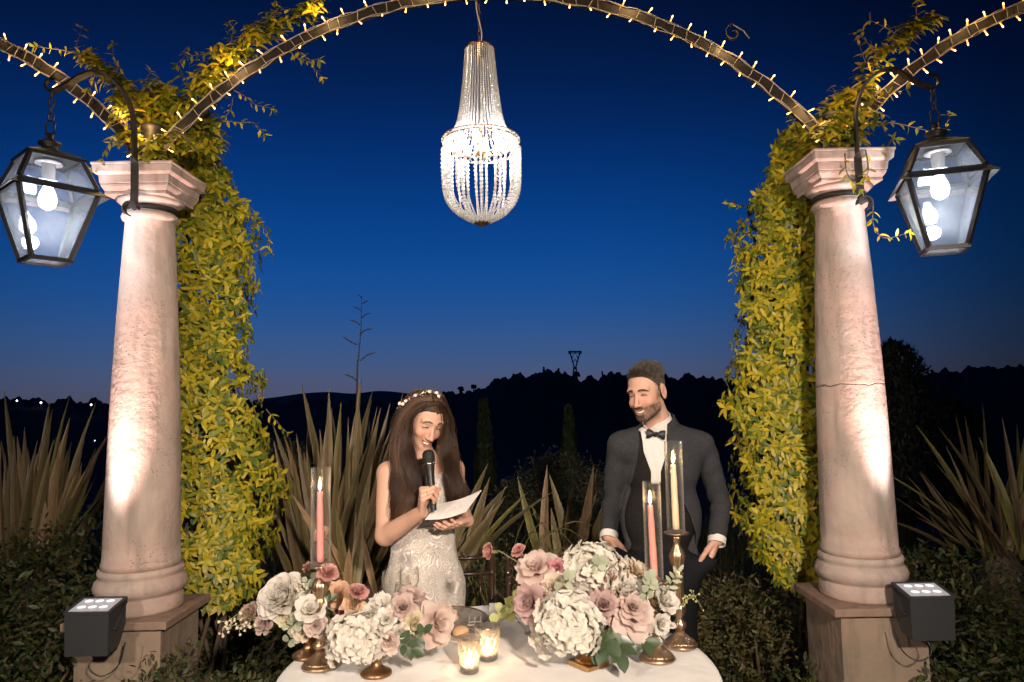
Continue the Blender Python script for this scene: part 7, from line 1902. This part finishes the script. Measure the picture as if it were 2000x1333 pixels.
F_('rose', 'wine', 672, 1200, YB_+.02, 16, (-.4, -.8, .3), 'dark wine bloom beside the left candlestick stem', 15, vB)
hydrangea(697, 1252, YB_-.05, 58, 'large white hydrangea head low at the front of the left arrangement', 16, n=190, vase=vB)
F_('lisianthus', 'white', 745, 1180, YB_+.01, 27, (-.1, -.6, .8), 'white stock bloom at the top of the small left vase', 17, vB)
F_('lisianthus', 'white', 755, 1210, YB_-.03, 26, (0, -.9, .4), 'white stock bloom in the middle of the small left vase', 18, vB)
F_('lisianthus', 'white', 727, 1196, YB_-.01, 25, (-.4, -.8, .4), 'white stock bloom just above the hydrangea head', 19, vB)
F_('rose', 'dusty', 787, 1187, YB_-.02, 26, (.15, -.85, .45), 'dusty rose with a spiral heart beside the white stock', 20, vB)
F_('reflexed', 'dusty', 802, 1166, YB_+.03, 32, (.25, -.3, .9), 'dusty pink blown rose at the top right of the small left vase', 21, vB)
F_('lisianthus', 'lemon', 812, 1218, YB_-.03, 27, (.4, -.8, .2), 'pale yellow bloom under the dusty roses', 22, vB)
F_('reflexed', 'blush', 858, 1218, YB_-.01, 40, (.7, -.7, .1), 'large blush rose leaning right with folded back petals', 23, vB)
F_('rose', 'tan', 872, 1205, YB_+.03, 22, (.5, -.75, .4), 'tan rose half behind the large leaning blush rose', 24, vB)
F_('lisianthus', 'blush', 757, 1256, YB_-.06, 27, (.1, -.95, -.2), 'open blush white blossom lowest above the small left vase', 25, vB)
F_('lisianthus', 'white', 782, 1236, YB_-.05, 22, (.3, -.9, .0), 'white blossom between the yellow bloom and the lowest blossom', 26, vB)

# --- right arrangement
F_('carnation', 'salmon', 952, 1076, YC+.06, 19, (-.8, -.35, .2), 'salmon carnation on a long stem, furthest left of the right arrangement', 31, vC)
F_('carnation', 'salmon', 1011, 1074, YC+.06, 18, (-.5, -.4, .7), 'salmon carnation on a long stem beside the mauve rose', 32, vC)
F_('reflexed', 'blush', 1046, 1106, YC+.04, 39, (-.3, -.55, .75), 'pale pink blown rose at the top left of the right arrangement', 33, vC)
F_('carnation', 'pink', 1088, 1108, YC+.02, 23, (-.1, -.75, .6), 'bright pink carnation, the strongest pink of the right flowers', 34, vC)
F_('rose', 'cream', 1083, 1145, YC-.02, 27, (-.3, -.8, .5), 'cream rose under the bright pink carnation', 35, vC)
F_('reflexed', 'mauve', 1062, 1180, YC-.02, 36, (-.4, -.7, -.1), 'mauve blown rose behind the spiral mauve rose', 36, vC)
F_('rose', 'mauve', 1033, 1178, YC-.04, 34, (-.55, -.8, .2), 'mauve rose with a spiral heart at the left of the right arrangement', 37, vC)
hydrangea(1158, 1112, YC+.05, 62, 'cream white hydrangea dome on top of the right arrangement', 38, n=200, vase=vC, sq=.75)
F_('dahlia', 'cream', 1249, 1112, YC+.06, 30, (.5, -.45, .7), 'cream dahlia left of the shorter glass chimney', 39, vC)
F_('peony', 'white', 1221, 1152, YC+.0, 38, (.2, -.55, .8), 'creamy white peony in the upper right of the right arrangement', 40, vC)
F_('lisianthus', 'white', 1120, 1140, YC+.0, 26, (-.1, -.7, .7), 'white bloom below the left side of the hydrangea dome', 41, vC)
F_('lisianthus', 'cream', 1178, 1150, YC-.01, 24, (.1, -.8, .5), 'small cream bloom under the middle of the hydrangea dome', 42, vC)
F_('carnation', 'blush', 1145, 1160, YC-.01, 22, (0, -.9, .4), 'blush bloom in the middle of the right arrangement', 43, vC)
hydrangea(1108, 1226, YC-.085, 68, 'huge white hydrangea head low at the front of the right arrangement', 44, n=230, vase=vC, sq=.95)
F_('peony', 'white', 1112, 1192, YC-.10, 42, (-.1, -.6, .8), 'white ruffled peony on top of the huge white head', 45, vC)
F_('rose', 'mauve', 1178, 1183, YC-.05, 33, (0, -.85, .5), 'mauve rose with a spiral heart above the dark leaves', 46, vC)
F_('reflexed', 'blush', 1240, 1200, YC-.06, 42, (.25, -.75, .4), 'large pale blush rose in the lower right of the right arrangement', 47, vC)
F_('rose', 'dusty', 1236, 1186, YC-.085, 24, (.2, -.8, .55), 'dusty pink rose heart nested over the large blush rose', 48, vC)
F_('lisianthus', 'white', 1300, 1172, YC-.01, 33, (.5, -.65, .5), 'white frilly bloom in front of the tallest candlestick', 49, vC)
F_('lisianthus', 'white', 1291, 1218, YC-.03, 24, (.4, -.85, .1), 'white blossom in front of the shorter candlestick stem', 50, vC)
F_('bud', 'white', 1287, 1250, YC-.03, 13, (.1, -.6, -.7), 'hanging white bud before the shorter candlestick foot', 51, vC)
F_('bud', 'white', 1310, 1222, YC-.01, 15, (.8, -.5, .1), 'white bud pointing right at the tallest candlestick', 52, vC)
F_('rose', 'wine', 1142, 1182, YC-.03, 13, (-.1, -.9, .3), 'dark wine bloom between the white head and the mauve rose', 53, vC)

# --- foliage sprigs
def rleaf_mesh(m_, wd, L=1, n=5, rnd=False):
    b = MB(); v = []; f = []
    for i in range(n+1):
        t_ = i/n; w = wd/2*(math.sqrt(max(0, 1-(2*t_-1)**2)) if rnd else math.sin(math.pi*min(1, t_*.95+.04))**.75); y = L*t_; z = -.12*t_*t_
        v += [(-w, y, z+w*.25), (0, y, z), (w, y, z+w*.25)]
    for i in range(n): a = i*3; f += [(a, a+1, a+4, a+3), (a+1, a+2, a+5, a+4)]
    b.add(v, f); return b.mesh('leaf', m_)
ME_dl = rleaf_mesh(M_gleaf, .62); ME_el = rleaf_mesh(M_euc, .9, rnd=True); ME_ey = rleaf_mesh(M_eucy, .95, rnd=True); ME_sl = rleaf_mesh(M_euc, .42)
def sprig(pts, leaves, me, lab, L, seed, m_st=None, nm='foliage_sprig', ends=True):
    rd = random.Random(seed); pts = [P(*q) for q in pts]; path = smoothpath(pts, 5); t = thing(nm, lab, 'foliage', pts[0], 'leafy sprigs in the flower arrangements'); b = MB(); b.tube(path, [.0020*(1-.6*i/len(path)) for i in range(len(path))], 5); b.build('twig', m_st or M_gstem, t)
    off = Vector(pts[0])
    for k in range(leaves):
        i = int((k+.5)/leaves*(len(path)-1)); d = Vector(path[min(i+1, len(path)-1)]-path[max(i-1, 0)]).normalized(); s_ = 1 if k % 2 else -1; o = d.cross(Vector((0, -1, .2))).normalized()*s_
        dd = (o*.9+d*.6+Vector((rd.uniform(-.2, .2), rd.uniform(-.5, .1), rd.uniform(-.3, .2)))).normalized(); inst('leaf', me, t, leaf_mtx(Vector(path[i])-off, dd, (rd.uniform(-.4, .4), -.9, rd.uniform(.1, .7)), L*rd.uniform(.75, 1.15)))
    if ends: inst('leaf', me, t, leaf_mtx(Vector(path[-1])-off, Vector(path[-1]-path[-2]), (0, -.8, .5), L))
    return t
sprig([(1190, 1225, YC-.06), (1185, 1245, YC-.09), (1180, 1262, YC-.11)], 4, ME_dl, 'dark rose leaves under the mauve rose of the right flowers', .060, 1)
sprig([(1200, 1235, YC-.07), (1208, 1258, YC-.10), (1212, 1275, YC-.12)], 4, ME_dl, 'large dark leaves hanging over the cloth right of the square vase', .058, 2)
sprig([(1245, 1232, YC-.05), (1256, 1248, YC-.07), (1260, 1255, YC-.08)], 3, ME_dl, 'dark leaves hanging under the large blush rose', .045, 3)
sprig([(1150, 1240, YC-.06), (1160, 1258, YC-.09), (1162, 1268, YC-.1)], 3, ME_dl, 'dark leaves tucked right of the huge white head', .050, 4)
sprig([(780, 1255, YB_-.05), (795, 1262, YB_-.08), (806, 1268, YB_-.09)], 4, ME_dl, 'dark leaves low at the right of the small left vase', .042, 5)
sprig([(800, 1240, YB_-.03), (815, 1245, YB_-.05), (828, 1235, YB_-.06)], 3, ME_dl, 'green leaves under the leaning blush rose', .036, 6)
sprig([(628, 1190, YA-.07), (634, 1180, YA-.09), (645, 1172, YA-.09)], 3, ME_dl, 'dark leaf across the left candlestick stem', .030, 7)
sprig([(560, 1232, YA-.05), (578, 1215, YA-.08), (592, 1205, YA-.09)], 8, ME_el, 'grey green eucalyptus leaves in the middle of the left arrangement', .030, 8)
sprig([(575, 1180, YA+.0), (585, 1155, YA-.01), (600, 1135, YA-.01), (615, 1130, YA)], 7, ME_el, 'eucalyptus leaves between the left peony and candlestick', .026, 9)
sprig([(560, 1255, YA-.03), (575, 1245, YA-.06), (590, 1240, YA-.06)], 6, ME_el, 'eucalyptus leaves hanging low over the far left bowl', .026, 10)
sprig([(1010, 1210, YC+.16), (1000, 1195, YC+.17), (985, 1188, YC+.17), (972, 1200, YC+.16)], 7, ME_ey, 'yellow green round leaves standing out left over the tabletop', .034, 11)
sprig([(1000, 1200, YC+.14), (1005, 1185, YC+.15), (1008, 1172, YC+.15)], 4, ME_ey, 'yellow green round leaves beside the white place card', .036, 12)
sprig([(1260, 1175, YC-.04), (1266, 1155, YC-.06), (1270, 1140, YC-.06), (1272, 1130, YC-.06)], 7, ME_el, 'silver green leaves left of the frilly white bloom', .030, 13)
sprig([(1300, 1160, YC-.02), (1310, 1140, YC-.03), (1318, 1128, YC-.03), (1325, 1118, YC-.03)], 7, ME_sl, 'thin pale leaves in front of the tallest candlestick stem', .028, 14)
sprig([(1140, 1120, YC-.02), (1160, 1105, YC-.05), (1172, 1100, YC-.05)], 4, ME_el, 'pale leaves lying over the hydrangea dome', .030, 15)
sprig([(1090, 1155, YC-.06), (1105, 1140, YC-.08), (1112, 1130, YC-.08)], 3, ME_el, 'grey green leaves between the cream rose and the huge white head', .028, 16)
M_berry = mat('pale_berries', (.55, .47, .34), .5); M_berry2 = mat('yellow_green_seed_heads', (.32, .30, .12), .6)
def berries(pts, n, lab, seed, r=.0048, m_=M_berry, sp=.012):
    rd = random.Random(seed); pts = [P(*q) for q in pts]; path = smoothpath(pts, 6); t = thing('berry_sprig', lab, 'foliage', pts[0], 'berry sprigs in the flower arrangements'); b = MB(); b.tube(path, .0015, 4); b.build('twig', M_gstem, t)
    for k in range(n):
        i = int(len(path)*(.25+.75*k/n)); i = min(i, len(path)-1); q = path[i]+np.array([rd.gauss(0, sp), rd.gauss(0, sp*.7), rd.gauss(0, sp)]); b = MB(); b.ball(q, r*rd.uniform(.7, 1.2), 8, 6); b.tube([path[i], q], .0007, 3); b.build('berry', m_, t)
berries([(530, 1235, YA-.03), (490, 1225, YA-.03), (455, 1222, YA-.04), (430, 1232, YA-.04)], 26, 'sprig of pale berries reaching left past the tablecloth', 1)
berries([(520, 1230, YA+.0), (480, 1205, YA+.0), (455, 1212, YA), (448, 1205, YA)], 14, 'higher sprig of pale berries and small buds at the far left', 2)
berries([(1320, 1190, YC+.0), (1338, 1175, YC-.01), (1352, 1165, YC-.01), (1362, 1172, YC)], 24, 'sprig of yellow green seed heads right of the tallest candlestick', 3, .0035, M_berry2, .009)
berries([(600, 1160, YA-.02), (590, 1145, YA-.03), (582, 1140, YA-.03)], 12, 'little berries by the eucalyptus behind the left peony', 4, .004)
b = MB(); t = thing('dried_pod_sprig', 'brown curled dry pods arching over the right arrangement', 'foliage', P(1190, 1150, YC-.03)); b.tube(smoothpath([P(1188, 1148, YC-.05), P(1196, 1108, YC-.06), P(1212, 1096, YC-.06), P(1224, 1106, YC-.06), P(1226, 1118, YC-.06)], 6), .0011, 4); b.tube(smoothpath([P(1178, 1145, YC-.05), P(1184, 1118, YC-.06), P(1196, 1108, YC-.07), P(1208, 1116, YC-.07)], 6), .0011, 4); b.build('arching_stems', mat('dry_brown_stem', (.13, .07, .04), .7), t)
for (x, y) in ((1226, 1124), (1209, 1121), (1184, 1132), (1178, 1148), (1192, 1122), (1200, 1128)): b = MB(); b.ball(P(x, y, YC-.065), (.004, .004, .010), 8, 6); b.build('pod', mat('dry_pod', (.16, .075, .06), .6), t)
